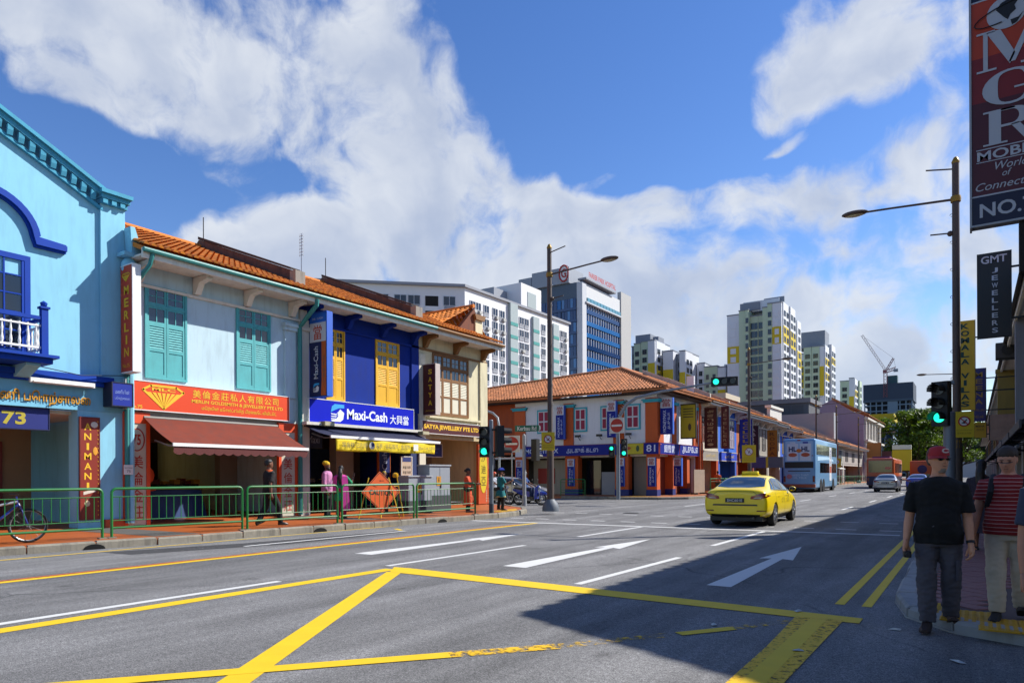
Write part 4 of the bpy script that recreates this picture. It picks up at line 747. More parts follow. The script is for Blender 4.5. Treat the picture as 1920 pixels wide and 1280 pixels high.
t = thing('yellow_sign', 'tall yellow poster sign with black frame on the corner house street front', 'sign', (-16.45, 44.9, 4.0), 0); obj('panel', MB().box(0, 1.0, 0, .15, 0, 2.2), mat('#b5a210', .6, var=.1), t); obj('frame', MB().box(-.04, 1.04, -.01, .16, 2.2, 2.28).box(-.04, 1.04, -.01, .16, -.08, 0).box(1.0, 1.04, -.01, .16, 0, 2.2).box(-.04, 0, -.01, .16, 0, 2.2), BLACK, t)
for k in range(4): obj('print_line', MB().box(.15, .85, -.006, -.002, 1.9-k*.18, 1.97-k*.18), mat('#4a4a1c', .6), t)
obj('print_figure', MB().ball((.6, -.006, .7), (.12, .004, .25), 8), mat('#4a3a1c', .6), t)
t = thing('downpipe_orange', 'orange painted downpipes at the street end of the corner house', 'pipe', (-16.3, 48.3, .1), 0); obj('pipe', MB().tube([(0, 0, 0), (0, 0, 6.5)], .07), OR81, t, True); obj('pipe', MB().tube([(0, .5, 0), (0, .5, 3.6), (.0, .2, 4.1), (0, .2, 6.4)], .06), OR81, t, True)
tag(obj('window_air_unit', MB().box(-30.5, -29.2, 40.2, 41.0, 2.0, 2.8).box(-30.4, -29.3, 40.15, 40.19, 2.1, 2.7), mat('#a09c94', .7)), 'grey shop board at the left wing of the corner house', 'board')
# ================================================================ FAR ROW ON THE LEFT
def fsign(label, x, y, z0, z1, p, m, s, tm, w=.3, name='projecting_sign'):
    t = thing(name, label, 'sign', (x, y, z0), 0); H = z1-z0; obj('panel', MB().box(0, p, 0, .18, 0, H), m, t); obj('edge', MB().box(p+.001, p+.03, -.01, .19, -.01, H+.01), BLACK, t); vtext(t, s, p/2, H*.95, H*.05, tm, w=p*w/.3*.5, bold=.02, frac=.7); return t
G2 = 'far shophouses along the left pavement'
FAR = [(48.9, 4.6, '#b9b0a0', '#a84512', 6.75, 'white shophouse with dark red upright signs next to the corner house', [(.8, 1.7, 3.9, 5.6), (2.8, 3.7, 3.9, 5.6)], '#5c2a1c'),
       (53.5, 5.0, '#1c5fc2', '#1c4fa8', 6.75, 'bright blue shophouse with a tall grey blind window', [(.7, 1.9, 3.6, 5.8), (3.0, 4.2, 3.6, 5.8)], '#8c8490'),
       (58.5, 5.6, '#a85a30', '#8c3a1c', 6.5, 'orange brown shophouse with rows of hanging signs', [(.9, 1.9, 3.8, 5.6), (3.4, 4.5, 3.8, 5.6)], '#3c2c24'),
       (64.1, 5.0, '#8f8a80', '#7c766c', 6.5, 'grey plastered shophouse behind a lamp post', [(.7, 1.9, 3.7, 5.6), (2.9, 4.1, 3.7, 5.6)], '#4a4540'),
       (69.1, 5.2, '#b3b0a8', '#a8a49c', 6.4, 'white shophouse with a stepped parapet and brown shutters', [(.8, 2.2, 3.8, 5.5), (3.0, 4.4, 3.8, 5.5)], '#5c4a3c'),
       (74.3, 6.5, '#174fb0', '#1c4690', 6.2, 'royal blue shophouse left of the double decker bus', [(1.0, 2.0, 3.6, 5.4), (4.2, 5.2, 3.6, 5.4)], '#b0921c'),
       (80.8, 7, '#a39c90', '#8f887c', 5.9, 'beige shophouse half hidden by the double decker bus', [(1.2, 2.4, 3.5, 5.2), (4.4, 5.6, 3.5, 5.2)], '#4a4038'),
       (87.8, 8, '#8c8478', '#7c7468', 5.9, 'grey brown shophouse right behind the double decker bus', [(1.2, 2.6, 3.5, 5.2), (5, 6.4, 3.5, 5.2)], '#5c3c2c'),
       (95.8, 9, '#a8a090', '#b0a898', 5.8, 'cream shophouse with a red panel left of the lilac wall', [(1.2, 2.8, 3.4, 5.1), (5.6, 7.2, 3.4, 5.1)], '#8c2c1c'),
       (104.8, 11, '#94968c', '#a8a8a0', 5.8, 'pale green shophouse below the lilac wall', [(1.5, 3.5, 3.4, 5.1), (7, 9, 3.4, 5.1)], '#2c3c4a'),
       (115.8, 22.5, '#9c948c', '#a8a098', 5.7, 'long low shophouse under the right end of the lilac wall', [(2, 4.5, 3.4, 5), (9, 11.5, 3.4, 5), (16, 18.5, 3.4, 5)], '#3c3430')]
for (y, w, wc, pc, ev, lab, wins, sc_) in FAR:
    h = shophouse('far_shophouse', lab, (-16.6, y, .12), RZ, w-.02, mat(wc, .85, dirt=.3), mat(pc, .8, dirt=.2), eave=ev, over=1.0, rin=4.2, ridge=ev+2.1, floor=3.0, wins=[(*a, mat(sc_, .7), {'panes': y < 62, 'glass': .38 if y < 80 else 0}) for a in wins],
              roof=TERRA2 if int(y) % 2 else TERRA, gut=mat('#5c4a40', .7), brackets=3 if y < 80 else 0, depth=8.5, back=2.4, pw=.26 if y < 75 else .36, course=.4 if y < 75 else .55, group=G2, goods=['#8c2c1c', '#b0921c', '#2c4a6b', '#c9c0b0', '#4a6b2c'] if y < 75 else None)
    if y > 50:
        obj('parapet', MB().prism([(-.9, ev+.1), (4.2, ev+2.35), (4.2, ev+2.6), (-.9, ev+.35)], -.12, .1, 'x'), mat('#a39888', .9, dirt=.6), h)
    if y < 90:                                                     # shop awnings / boards over the walkway
        a = thing('fascia_board', 'shop board above the walkway of the '+('white shophouse next to the corner house' if y < 50 else lab.split(' with')[0].split(' half')[0].split(' right')[0].split(' behind')[0].split(' left')[0]), 'sign', (-16.45, y+.4, 2.62), RZ)
        bc = {48.9: '#8c857a', 53.5: '#1c3fb0', 58.5: '#a86a4c', 64.1: '#4a4c60', 69.1: '#5c2018', 74.3: '#1c3c8c', 80.8: '#8c2c1c', 87.8: '#4a6b2c'}[y]
        obj('panel', MB().box(0, w-.8, 0, .12, 0, .62), mat(bc, .6, var=.2), a); obj('trim', MB().box(-.03, w-.77, -.02, .12, .621, .68).box(-.03, w-.77, -.02, .12, -.06, -.001), mat('#b0a898', .7), a)
        text(a, 'அணி மணி', (w-.8)/2, .31, mat('#c9b070', .6), w=(w-.8)*.6, h=.3)
stp = thing('stepped_parapet', 'white stepped parapet wall above the white shophouse roof', 'wall', (-16.4, 69.3, 6.3), RZ); obj('wall', MB().box(0, 4.8, 0, .3, 0, 1.7), mat('#c2c0b8', .85, dirt=.3), stp); obj('coping', MB().box(-.2, 5.0, -.15, .45, 1.701, 1.95), mat('#c9c6bc', .85), stp)
fsign('dark red upright sign nearest the corner house with pale letters', -16.4, 49.6, 3.4, 6.4, .9, mat('#4a1410', .6), 'அணிமணிகள்', mat('#a8906c', .6)); fsign('narrow maroon upright sign with small letters beside the red one', -15.4, 50.4, 3.4, 6.5, .55, mat('#5c1414', .6), 'JEWELLERS', mat('#a8805c', .6))
fsign('royal blue upright sign with gold letters on the blue shophouse', -15.9, 57.0, 2.8, 6.0, 1.0, mat('#12218c', .6), 'GOLDLAND', mat('#b09030', .6)); fsign('dark maroon upright sign with pale letters on the orange brown shophouse', -16.2, 60.5, 2.5, 5.7, .9, mat('#3c1414', .6), 'ABIRAMI', mat('#b0a090', .6))
fsign('ochre upright sign on the grey shophouse', -15.9, 66.0, 2.6, 5.6, .9, mat('#b06c14', .6), 'ROOPAM', mat('#6b3a10', .6)); fsign('small blue upright sign below the royal blue shophouse', -15.6, 75.5, 2.0, 3.7, 1.0, mat('#1438a0', .6), 'CITY', mat('#8c9cd0', .6))
fsign('red upright panel on the cream far shophouse', -16.0, 97, 3.2, 5.4, 1.5, mat('#a03014', .6), 'AB', mat('#c08060', .6))
t = thing('street_board', 'two yellow and purple boards hanging under the lamp post sign', 'sign', (-14.6, 55.5, 2.0), 0); obj('panel', MB().box(0, 1.1, 0, .1, 0, .85), mat('#3c3468', .6), t); obj('panel', MB().box(1.3, 2.4, 0, .1, 0, .85), mat('#4a4c5c', .6), t); obj('stripe', MB().box(1.12, 1.28, 0, .1, 0, .85), mat('#b0921c', .6), t)
for y, l in ((88, 'beyond the double decker bus, nearer one'), (97, 'beyond the double decker bus, farther one')):
    a = thing('stall_awning', 'orange and white stall awning on posts '+l, 'awning', (-15.9, y, .14), RZ); obj('canopy', MB().prism([(-.1, 2.6), (-1.6, 2.1), (-1.6, 2.0), (-.1, 2.5)], 0, 4.5, 'x'), mat('#c0501c' if y < 90 else '#b0b0a8', .7), a)
    for x in (.1, 2.2, 4.4): obj('post', MB().tube([(x, -1.5, 0), (x, -1.5, 2.05)], .05), WHITE, a)
# lilac gable house and ornate white house
LIL = mat('#8f7f90', .9, var=.05, dirt=.12)
t = thing('lilac_house', 'tall building with a blank lilac gable wall facing the street', 'building', (-31, 139, .1), 0)
obj('gable_wall', MB().prism([(0, 0), (14.5, 0), (14.5, 12.1), (13.0, 12.7), (9.2, 15.3), (3.5, 12.5), (0, 10.5)], 0, 1.0), LIL, t); obj('side_wall', MB().box(13.6, 14.5, 1.01, 28, 0, 12), mat('#b3aea4', .85, dirt=.3), t)
rf = MB(); tiles(rf, (15.4, -.2, 12.0), (0, 28, 0), (-6.2, 0, 3.2), .8, .9); obj('roof_tiles', rf, TERRA2, t, True, 'stuff'); obj('verge', MB().prism([(9.2, 15.3), (15.4, 12.0), (15.4, 12.3), (9.2, 15.7)], -.3, .2), TERRA2, t)
for k in range(6):
    y = 2.2+k*4.4
    for z0, z1 in ((3.8, 6.6), (8.0, 11.0)):
        q = obj('window', MB().box(14.51, 14.65, y, y+1.6, z0, z1), mat('#c0bab0', .8), t); obj('shutter', MB().box(14.66, 14.75, y+.15, y+1.45, z0+.15, z1-.15), mat('#4a3c34', .7), q)
    obj('pilaster', MB().box(14.51, 14.85, y-1.6, y-.9, 0, 11.6), mat('#c4beb4', .85, dirt=.25), t)
for z in (3.3, 7.4, 11.4): obj('cornice', MB().box(14.502, 15.2, .2, 27.5, z, z+.35), mat('#c4beb4', .85, dirt=.3), t)
t = thing('hanging_sign', 'ochre panel on the ornate white house front', 'sign', (-16.3, 140.2, 4.4), 0); obj('panel', MB().box(0, 2.4, 0, .3, 0, 2.8), mat('#a87030', .7), t); obj('edge', MB().box(2.41, 2.5, -.02, .32, 0, 2.8), BLACK, t)
t = thing('yellow_sign_board', 'yellow sign tower beyond the ornate white house', 'sign', (-13.8, 160, 2.2), 0); obj('panel', MB().box(0, 3.4, 0, .6, 0, 4.2), mat('#c2a80c', .6), t); obj('header', MB().box(0, 3.4, -.02, .62, 4.3, 5.2), mat('#c9c9b8', .7), t); obj('maroon_panel', MB().box(-2.6, -.2, 0, .6, 0, 4.0), mat('#4a1820', .6), t)
# ================================================================ RIGHT ROW, IN SHADE
RC = ['#8f8f8c', '#9c8c5c', '#7c8a94', '#a8a49c', '#8c6c5c', '#94907c', '#7c7c8c', '#9c948c', '#a09a80', '#848c84']
shophouse('right_shophouse', 'shaded shophouse beside the camera that carries the huge maroon sign', (1.9, 6.3, .1), R(-90), 9, mat('#8f8f8c', .85, dirt=.3), mat('#a09c94', .8, dirt=.3), eave=6.6, over=.8, rin=4.5, ridge=8.4, floor=3.0, wins=[(1.5, 3, 3.7, 5.7, mat('#3c4a4a', .7), {'panes': False})], roof=TERRA2, gut=DARK, brackets=0, depth=9, pw=.4, course=.6, group='shaded shophouses of the right row')
y = 12.0; k = 0
while y < 150:
    w = 5.6 if y < 60 else 11; h = shophouse('right_shophouse', 'shaded shophouse of the right row, '+['first', 'second', 'third', 'fourth', 'fifth', 'sixth', 'seventh', 'eighth', 'ninth', 'tenth', 'eleventh', 'twelfth', 'thirteenth', 'fourteenth', 'fifteenth', 'sixteenth', 'seventeenth', 'eighteenth', 'nineteenth'][k]+' from the camera', (1.9, y+w, .1), R(-90), w-.02, mat(RC[k % 10], .85, dirt=.3), mat('#a09c94', .8, dirt=.3),
        eave=6.6, over=.8, rin=4.5, ridge=8.4, floor=3.0, wins=[(w*.15, w*.4, 3.7, 5.7, mat(['#3c4a4a', '#5c3c2c', '#6b5a2c'][k % 3], .7), {'panes': False}), (w*.6, w*.85, 3.7, 5.7, mat(['#3c4a4a', '#5c3c2c', '#6b5a2c'][k % 3], .7), {'panes': False})], roof=TERRA2, gut=DARK, brackets=0, depth=9, back=2.2, pw=.4, course=.6, group='shaded shophouses of the right row')
    if y > 15 and y < 80:
        a = thing('shop_awning', 'dark drooping awning of the right row, %s from the camera' % ['', 'nearest', 'second', 'third', 'fourth', 'fifth', 'sixth', 'seventh', 'eighth', 'ninth', 'tenth', 'eleventh'][k], 'awning', (1.85, y+.4, 2.55), R(-90)); a.location.y = y+w-.4
        obj('canopy', MB().prism([(0, .45), (-1.0, .05), (-1.0, -.05), (0, .38)], 0, w-.8, 'x'), mat(['#15171c', '#1c1a24', '#23262a'][k % 3], .85), a); obj('front_bar', MB().box(0, w-.8, -1.04, -1.001, -.12, .06), mat('#3c3c40', .6), a)
        obj('strut', MB().tube([(.2, 0, -.2), (.2, -.95, 0)], .02), DARK, a); obj('strut', MB().tube([(w-1, 0, -.2), (w-1, -.95, 0)], .02), DARK, a)
    y += w; k += 1
SH = mat('#b4b8c2', .6)
def serif(t, ch, x, z, s, m, y=-.012, wx=1.0):
    """slab-serif capitals drawn as strokes: M, G, R"""
    mb = MB(); q = lambda *p: mb.prism([(x+a*s*wx, z+b*s) for a, b in p], y, y+.006)
    if ch == 'M':
        q((.0, .0), (.3, .0), (.3, .05), (.0, .05)); q((.1, .05), (.17, .05), (.17, .95), (.1, .95)); q((.0, .95), (.28, .95), (.28, 1), (.0, 1)); q((.15, .97), (.36, .97), (.58, .3), (.5, .06)); q((.48, .1), (.58, .1), (.86, .97), (.76, .97))
        q((.74, .05), (.95, .05), (.95, .97), (.74, .97)); q((.66, 0), (1.05, 0), (1.05, .05), (.66, .05)); q((.72, .95), (1.05, .95), (1.05, 1), (.72, 1))
    if ch == 'R':
        q((.0, .0), (.42, .0), (.42, .05), (.0, .05)); q((.1, .05), (.31, .05), (.31, .95), (.1, .95)); q((.0, .95), (.55, .95), (.55, 1), (.0, 1))
        n = 12; P = [(.5+.33*math.cos(a), .735+.265*math.sin(a)) for a in [math.pi/2-math.pi*i/n for i in range(n+1)]]; I = [(.5+.12*math.cos(a), .735+.2*math.sin(a)) for a in [math.pi/2-math.pi*i/n for i in range(n+1)]]
        for i in range(n): q(P[i], P[i+1], I[i+1], I[i])
        q((.31, .94), (.5, .935), (.5, 1), (.31, 1)); q((.31, .47), (.5, .47), (.5, .535), (.31, .535)); q((.48, .5), (.62, .52), (.85, .05), (.98, .05), (.98, 0), (.72, 0))
    if ch == 'G':
        n = 20; A = [R(40)+R(285)*i/n for i in range(n+1)]
        for i in range(n):
            f = lambda a, r1, r2: (.5+r1*math.cos(a), .5+r2*math.sin(a))
            th = lambda a: .25 if abs(math.cos(a)) > .5 else .12
            q(f(A[i], .5, .5), f(A[i+1], .5, .5), f(A[i+1], .5-.22*abs(math.cos(A[i+1]))-.05, .44), f(A[i], .5-.22*abs(math.cos(A[i]))-.05, .44))
        q((.55, .42), (1.0, .42), (1.0, .47), (.55, .47)); q((.72, .05), (.92, .12), (.92, .43), (.72, .43)); q((.85, .68), (.92, .68), (.92, 1), (.87, 1))
    obj('letter', mb, m, t)
t = thing('tall_banner_sign', 'huge maroon and navy vertical sign with large white letters M G R and globe', 'sign', (.0, 5.85, 3.215), 0); t.scale = (.45, .45, .45)
SW = 1.02
obj('box', MB().box(0, SW, .01, .28, 0, 4.6), mat('#6b6e76', .5), t); obj('frame', MB().box(0, SW, -.02, .009, -.03, .0).box(-.03, .0, -.02, .28, -.03, 4.6).box(SW, SW+.03, -.02, .28, 0, 4.6), mat('#9aa0aa', .5), t)
obj('navy_panel', MB().box(.0, SW, 0, .009, .0, .43), mat('#0e1236', .5), t); obj('maroon_panel', MB().box(0, SW, 0, .009, .455, 1.9), mat('#4e1020', .5), t); obj('red_panel', MB().box(0, SW, 0, .009, 1.9, 2.6), mat('#7e161a', .5), t); obj('orange_panel', MB().box(0, SW, 0, .009, 2.6, 3.48), mat('#b4380f', .5), t); obj('navy_panel', MB().box(0, SW, 0, .009, 3.505, 4.6), mat('#0e1236', .5), t)
obj('white_rule', MB().box(0, SW, -.004, .009, .431, .454).box(0, SW, -.004, .009, 3.481, 3.504).box(.06, SW-.06, -.004, -.001, 1.155, 1.17).box(.06, SW-.06, -.004, -.001, .96, .972), SH, t)
serif(t, 'M', .07, 2.36, .62, SH, wx=1.36); serif(t, 'G', .14, 1.78, .54, SH, wx=1.36); serif(t, 'R', .15, 1.2, .53, SH, wx=1.38)
text(t, 'MOBILE', SW/2, 1.06, SH, w=.88, h=.15, bold=.02); text(t, 'World', SW/2, .87, SH, w=.42, h=.12, shear=.3); text(t, 'of', .45, .745, SH, w=.12, h=.1, shear=.3); text(t, 'Connections', SW/2, .58, SH, w=.92, h=.12, shear=.3); text(t, 'NO.73', SW/2, .21, SH, w=.82, h=.22, bold=.02); text(t, 'MGR', SW/2, 3.72, SH, w=.9, h=.3, bold=.03)
gl = obj('globe', MB().lathe([(.25, 0), (.25, .006)], 28, (.45, -.012, 3.2), axis='y'), SH, t)
blob = [(.38,3.35),(.5,3.4),(.6,3.34),(.55,3.27),(.57,3.2),(.5,3.15),(.47,3.08),(.42,3.13),(.37,3.2),(.32,3.27)]; obj('globe_land', MB().prism(blob, -.02, -.013), mat('#15161c', .6), gl); obj('globe_land', MB().prism([(.5, 3.06), (.6, 3.07), (.66, 3.13), (.58, 3.0), (.52, 2.98)], -.02, -.013), mat('#15161c', .6), gl)
obj('orbit', MB().tube([(.45+.42*math.cos(a)*.94-.1*math.sin(a), -.025, 3.2+.42*math.cos(a)*.28+.1*math.sin(a)) for a in [math.pi*i/16 for i in range(-3, 23)]], .008, 5), mat('#15161c', .6), t)
obj('bracket', MB().box(SW+.04, 4.2, .1, .18, 1.0, 1.1).box(SW+.04, 4.2, .1, .18, 3.2, 3.3).box(.6, .8, .06, .24, -.8, -.031).box(.8, 4.2, .1, .2, -.8, -.7), mat('#1a1412', .8), t)
def rsign(label, x0, x1, Y, z0, z1, m, name='projecting_sign', edge=BLACK):
    t = thing(name, label, 'sign', (x0, Y, z0), 0); w = x1-x0; H = z1-z0; obj('panel', MB().box(0, w, 0, .16, 0, H), m, t); obj('edge', MB().box(w+.001, w+.03, -.01, .17, 0, H).box(-.03, -.001, -.01, .17, 0, H), edge, t); obj('bracket', MB().box(w+.03, 1.9-x0, .06, .1, H*.8, H*.8+.05).box(w+.03, 1.9-x0, .06, .1, H*.2, H*.2+.05), BLACK, t); return t
t = rsign('black vertical sign reading GMT JEWELLERS in white', .13, .82, 22, 5.05, 7.28, mat('#0c0d12', .5)); text(t, 'GMT', .34, 2.05, SH, w=.56, h=.2, bold=.02); vtext(t, 'JEWELLERS', .36, 1.85, .08, SH, w=.13, bold=.015, frac=.66)
t = rsign('yellow vertical sign with green letters KOMALA VILAS', -.46, .06, 31, 3.86, 7.24, mat('#c09a12', .55), edge=mat('#6b5410', .6)); vtext(t, 'KOMALA VILAS', .22, 3.3, .1, mat('#08382e', .6), w=.27, bold=.035, frac=.78)
t = rsign('purple vertical sign with gold letters behind the yellow one', -.05, .48, 38, 3.86, 6.3, mat('#231c5c', .5)); vtext(t, 'MEENA', .27, 2.3, .75, mat('#8c6c24', .6), w=.3, bold=.02); text(t, 'JEWELLERS', .27, .5, mat('#8c6c24', .6), w=.42, h=.12); text(t, 'NO.68', .27, .22, mat('#8c6c24', .6), w=.35, h=.12)
t = rsign('small yellow hanging sign under the purple one', .05, .52, 40, 3.2, 3.93, mat('#b08a0c', .55)); text(t, 'MEENA', .23, .55, BLACK, w=.35, h=.1, bold=.02); text(t, 'GOLD', .23, .38, BLACK, w=.28, h=.1)
t = rsign('faded pink and green slanted shop board on the right row', .6, 1.6, 36, 2.9, 4.0, mat('#8c7468', .6, var=.4, scale=3))
t = thing('air_conditioner', 'dark air conditioner unit on brackets high on the right row', 'air conditioner', (.75, 33, 6.0), 0); obj('case', MB().box(0, .8, 0, .5, 0, .6), mat('#3c3c3c', .7), t); obj('grille', MB().lathe([(.22, 0), (.22, .02)], 16, (.4, -.021, .3), axis='y'), BLACK, t); obj('bracket', MB().box(0, 1.15, .1, .15, -.08, -.001), BLACK, t)
for x, y, z0, z1, c, l in ((1.15, 27.5, 2.7, 6.5, '#7c7f86', 'pale grey column casing on the right row above the woman in red'), (1.0, 41, 4.2, 6.4, '#8c7a3c', 'ochre window bay on the right row behind the black sign')):
    t = thing('bay', l, 'bay', (x, y, z0), 0); obj('casing', MB().box(0, .88, 0, .5, 0, z1-z0), mat(c, .8, dirt=.3), t); obj('moulding', MB().box(-.08, .88, -.08, .58, z1-z0, z1-z0+.15).box(-.08, .88, -.08, .58, -.15, 0), mat(c, .8), t)
# ================================================================ BACKGROUND BLOCKS
FW = mat('#d2d3d5', .85, var=.04, scale=.1); FG = mat('#8c9098', .85, var=.04, scale=.1); FTEAL = mat('#3f8c88', .8); FPALE = mat('#98a4a6', .85)
def win_mesh(w, h, glass='#1c2330', bars=2, sill=None, frame='#b8bcc2'):
    """framed window pane, front at y = 0; material 0 glass, 1 frame"""
    mb = MB().box(-w/2, w/2, -.06, .05, 0, h); n0 = len(mb.f)
    for i in range(bars+1): x = -w/2+w*i/bars; mb.box(x-.05, x+.05, -.12, .05, -.05, h+.05)
    mb.box(-w/2-.05, w/2+.05, -.13, .05, h, h+.08); mb.box(-w/2-.05, w/2+.05, -.14, .05, -.1, 0)
    me = mb.mesh(); fix(me); me.materials.append(mat(glass, .12, var=.3, scale=.3, spec=.8)); me.materials.append(mat(frame, .7)); me.polygons.foreach_set('material_index', [0]*n0+[1]*(len(me.polygons)-n0)); return me
def put(name, me, parent, loc, rz=0):
    o = bpy.data.objects.new(name, me); COL.objects.link(o); o.location = loc; o.rotation_euler = (0, 0, rz); o.parent = parent; return o
AC = MB().box(-.45, .45, -.45, 0, 0, .6).mesh(); AC.materials.append(mat('#a8a8a4', .7))
# white slab block with a bend
t = thing('white_apartment_block', 'long white apartment slab with rows of windows and teal striped bays', 'building', (-82, 105.2, 0), 0)
a = V((-104.7+82, 83.8-105.2)); d = -a.normalized(); e = a-d*26; n = V((d.y, -d.x)); back = -n*11
obj('wall', MB().prism([tuple(e), (0, 0), (.6, 40.2), (-11, 40.2), tuple(V((0, 0))+back), tuple(e+back)], 0, 38.2, 'z'), FW, t)
obj('roof_slab', MB().prism([tuple(e+n*.5), (.5, -.5), (1.0, 40.6), (-11, 40.6), tuple(back), tuple(e+back)], 38.21, 38.7, 'z'), FG, t)
ang = math.atan2(d.y, d.x); r2 = random.Random(4); w1 = win_mesh(2.3, 1.7); w2 = win_mesh(1.7, 1.4); NB = 11
for f in range(NB):
    z = 35.2-f*2.75-.6
    for s in (12.7, 15.4, 18.8, 21.4, 28.2):
        if f > 5: continue
        p = a+d*s; put('window', w1, t, (p.x, p.y, z), ang); obj('spandrel', MB().box(-1.0, 1.0, -.1, .02, -.9, -.12, MX.Translation((p.x, p.y, z)) @ MX.Rotation(ang, 4, 'Z')), FG, t)
    for s in (3, 6, 9):
        if f < 2: p = a+d*s; put('window', w1, t, (p.x, p.y, z), ang)
    if f < 5:
        p = a+d*24.8; obj('balcony_opening', MB().box(-1.25, 1.25, -.08, .02, .2, 2.2, MX.Translation((p.x, p.y, z-.5)) @ MX.Rotation(ang, 4, 'Z')), DARK, t); obj('balcony_front', MB().box(-1.3, 1.3, -.3, .02, -.7, .19, MX.Translation((p.x, p.y, z-.5)) @ MX.Rotation(ang, 4, 'Z')), FTEAL if f else FW, t)
    for y in (2.4, 4.2, 6.9, 9.9, 12.4, 19.6, 21.6, 28.6, 36.9, 38.2)[:]:
        x = .6*y/40.2; put('window', w2, t, (x+.02, y, z), R(90))
        obj('spandrel', MB().box(x+.01, x+.1, y-.85, y+.85, z-.9, z-.12), FG, t)
        if r2.random() < .33: put('air_unit', AC, t, (x+.1, y+.4, z-.75), R(90))
for y0, y1 in ((14.6, 17.4), (23.7, 26.2), (32.5, 35)):
    b = obj('stair_bay', MB().box(.2, .9, y0, y1, 0, 38.2 if y0 < 20 else 37.0), FPALE, t)
    for f in range(NB): obj('teal_band', MB().box(.901, .96, y0, y1, 33.5-f*2.75, 34.2-f*2.75), FTEAL, b)
b = obj('lift_tower', MB().box(-6, .7, 19.0, 27.3, 38.71, 43.5), FW, t); obj('lift_core', MB().box(-9, -3, 14, 19, 38.71, 42), FG, b); obj('lift_band', MB().box(.701, .8, 21.5, 25, 38.71, 42), FPALE, b)
t = thing('rooftop_block', 'teal and white rooftop structure beyond the orange tiled roofs', 'building', (-104, 62, 0), R(40)); obj('wall', MB().box(-8, 8, 0, 8, 0, 33.2), mat('#a8bcb8', .8), t); obj('parapet', MB().box(-8.2, 8.2, -.3, 8, 33.21, 34), FTEAL, t)
for k in range(8): obj('post', MB().box(-7.5+k*2, -7.2+k*2, -.4, -.1, 34.01, 36), mat('#a8bcb8', .8), t)
obj('top_rail', MB().box(-8, 7, -.4, -.1, 36.01, 36.3), mat('#a8bcb8', .8), t)
# glass hospital tower
HB = mat('#0f2f5c', .12, var=.15, scale=.2, spec=.8); HB2 = mat('#1f5c96', .2, var=.1, scale=.2); HG = mat('#7d838c', .7)
t = thing('glass_tower', 'blue glass tower block with white top band and red roof lettering', 'building', (-89, 165, 0), 0)
obj('core', MB().box(-19, -.3, .3, 31, 0, 54.5), mat('#4a5868', .6), t); obj('edge_fin', MB().box(-.29, .9, 24.8, 32, 0, 57), mat('#a8a8a6', .85), t); obj('corner_pier', MB().box(-.9, .8, .2, 2.6, 0, 54.4), mat('#b4b8be', .8), t)
obj('top_band', MB().box(-.29, .6, 3.01, 24.79, 50.6, 54.4), mat('#c0c2c4', .8), t); obj('roof_overhang', MB().box(-1, 1.6, 1.0, 20, 55.2, 55.7), FG, t); obj('upper_block', MB().box(-15, -3, -.5, 8, 54.6, 59), mat('#8c929c', .7), t); obj('upper_block', MB().box(-19.5, -15.2, -.5, 7, 53.8, 58), mat('#8c929c', .7), t)
for f in range(14):
    z = 47.5-f*3.3
    b = obj('spandrel_band', MB().box(-.29, .55, 3.01, 24.79, z-1.1, z+.1), HB2 if f % 3 else HB, t)
    for k in range(14):
        y = 3.2+k*1.54; q = obj('window', MB().box(-.28, .25, y, y+1.3, z+.11, z+2.1), HB, t); obj('mullion', MB().box(.0, .42, y+1.31, y+1.5, z+.11, z+2.1), mat('#a8b0bc', .5), q)
    [obj('window', MB().box(-5.5+.9*k_, -4.7+.9*k_, -.05, .29, z+.11, z+2.6), HB if (f+k_) % 3 else mat('#3c6c9c', .1, spec=.8), t) for k_ in range(5)]; obj('spandrel_band', MB().box(-19, -.91, -.2, .29, z-.6, z+.1), HB, t); [obj('window', MB().box(-13.2+1.25*k_, -12.1+1.25*k_, -.05, .29, z+.11, z+2.6), HB if (f*2+k_) % 5 else HB2, t) for k_ in range(6)]; obj('window', MB().box(-19, -15, -.05, .29, z+.11, z+2.6), HB, t)
for k in range(11): obj('balcony_pane', MB().box(.3, .9, 3.2+k*1.95, 4.9+k*1.95, 49.4, 50.6), mat('#5c8c9c', .15), t)
obj('balcony_slab', MB().box(-.2, 1.2, 2.0, 24.8, 49.0, 49.39), mat('#b4b8be', .8), t)
text(t, 'FARRER PARK HOSPITAL', 11, 56.7, mat('#9c1f1c', .6), w=17, h=1.5, y=1.65, face='+x', bold=.03); obj('emblem', MB().tube([(-4.5+1.4*math.cos(q), -.7, 57.3+2.2*math.sin(q)) for q in [math.pi*i/12 for i in range(25)]], .22, 6), mat('#9c1f1c', .6), t); text(t, 'G', -4.5, 57.3, mat('#9c1f1c', .6), w=1.6, h=2.4, y=-.75, bold=.02); obj('emblem_field', MB().box(-5.7, -3.3, -.6, -.51, 55.4, 59.4), FW, t)
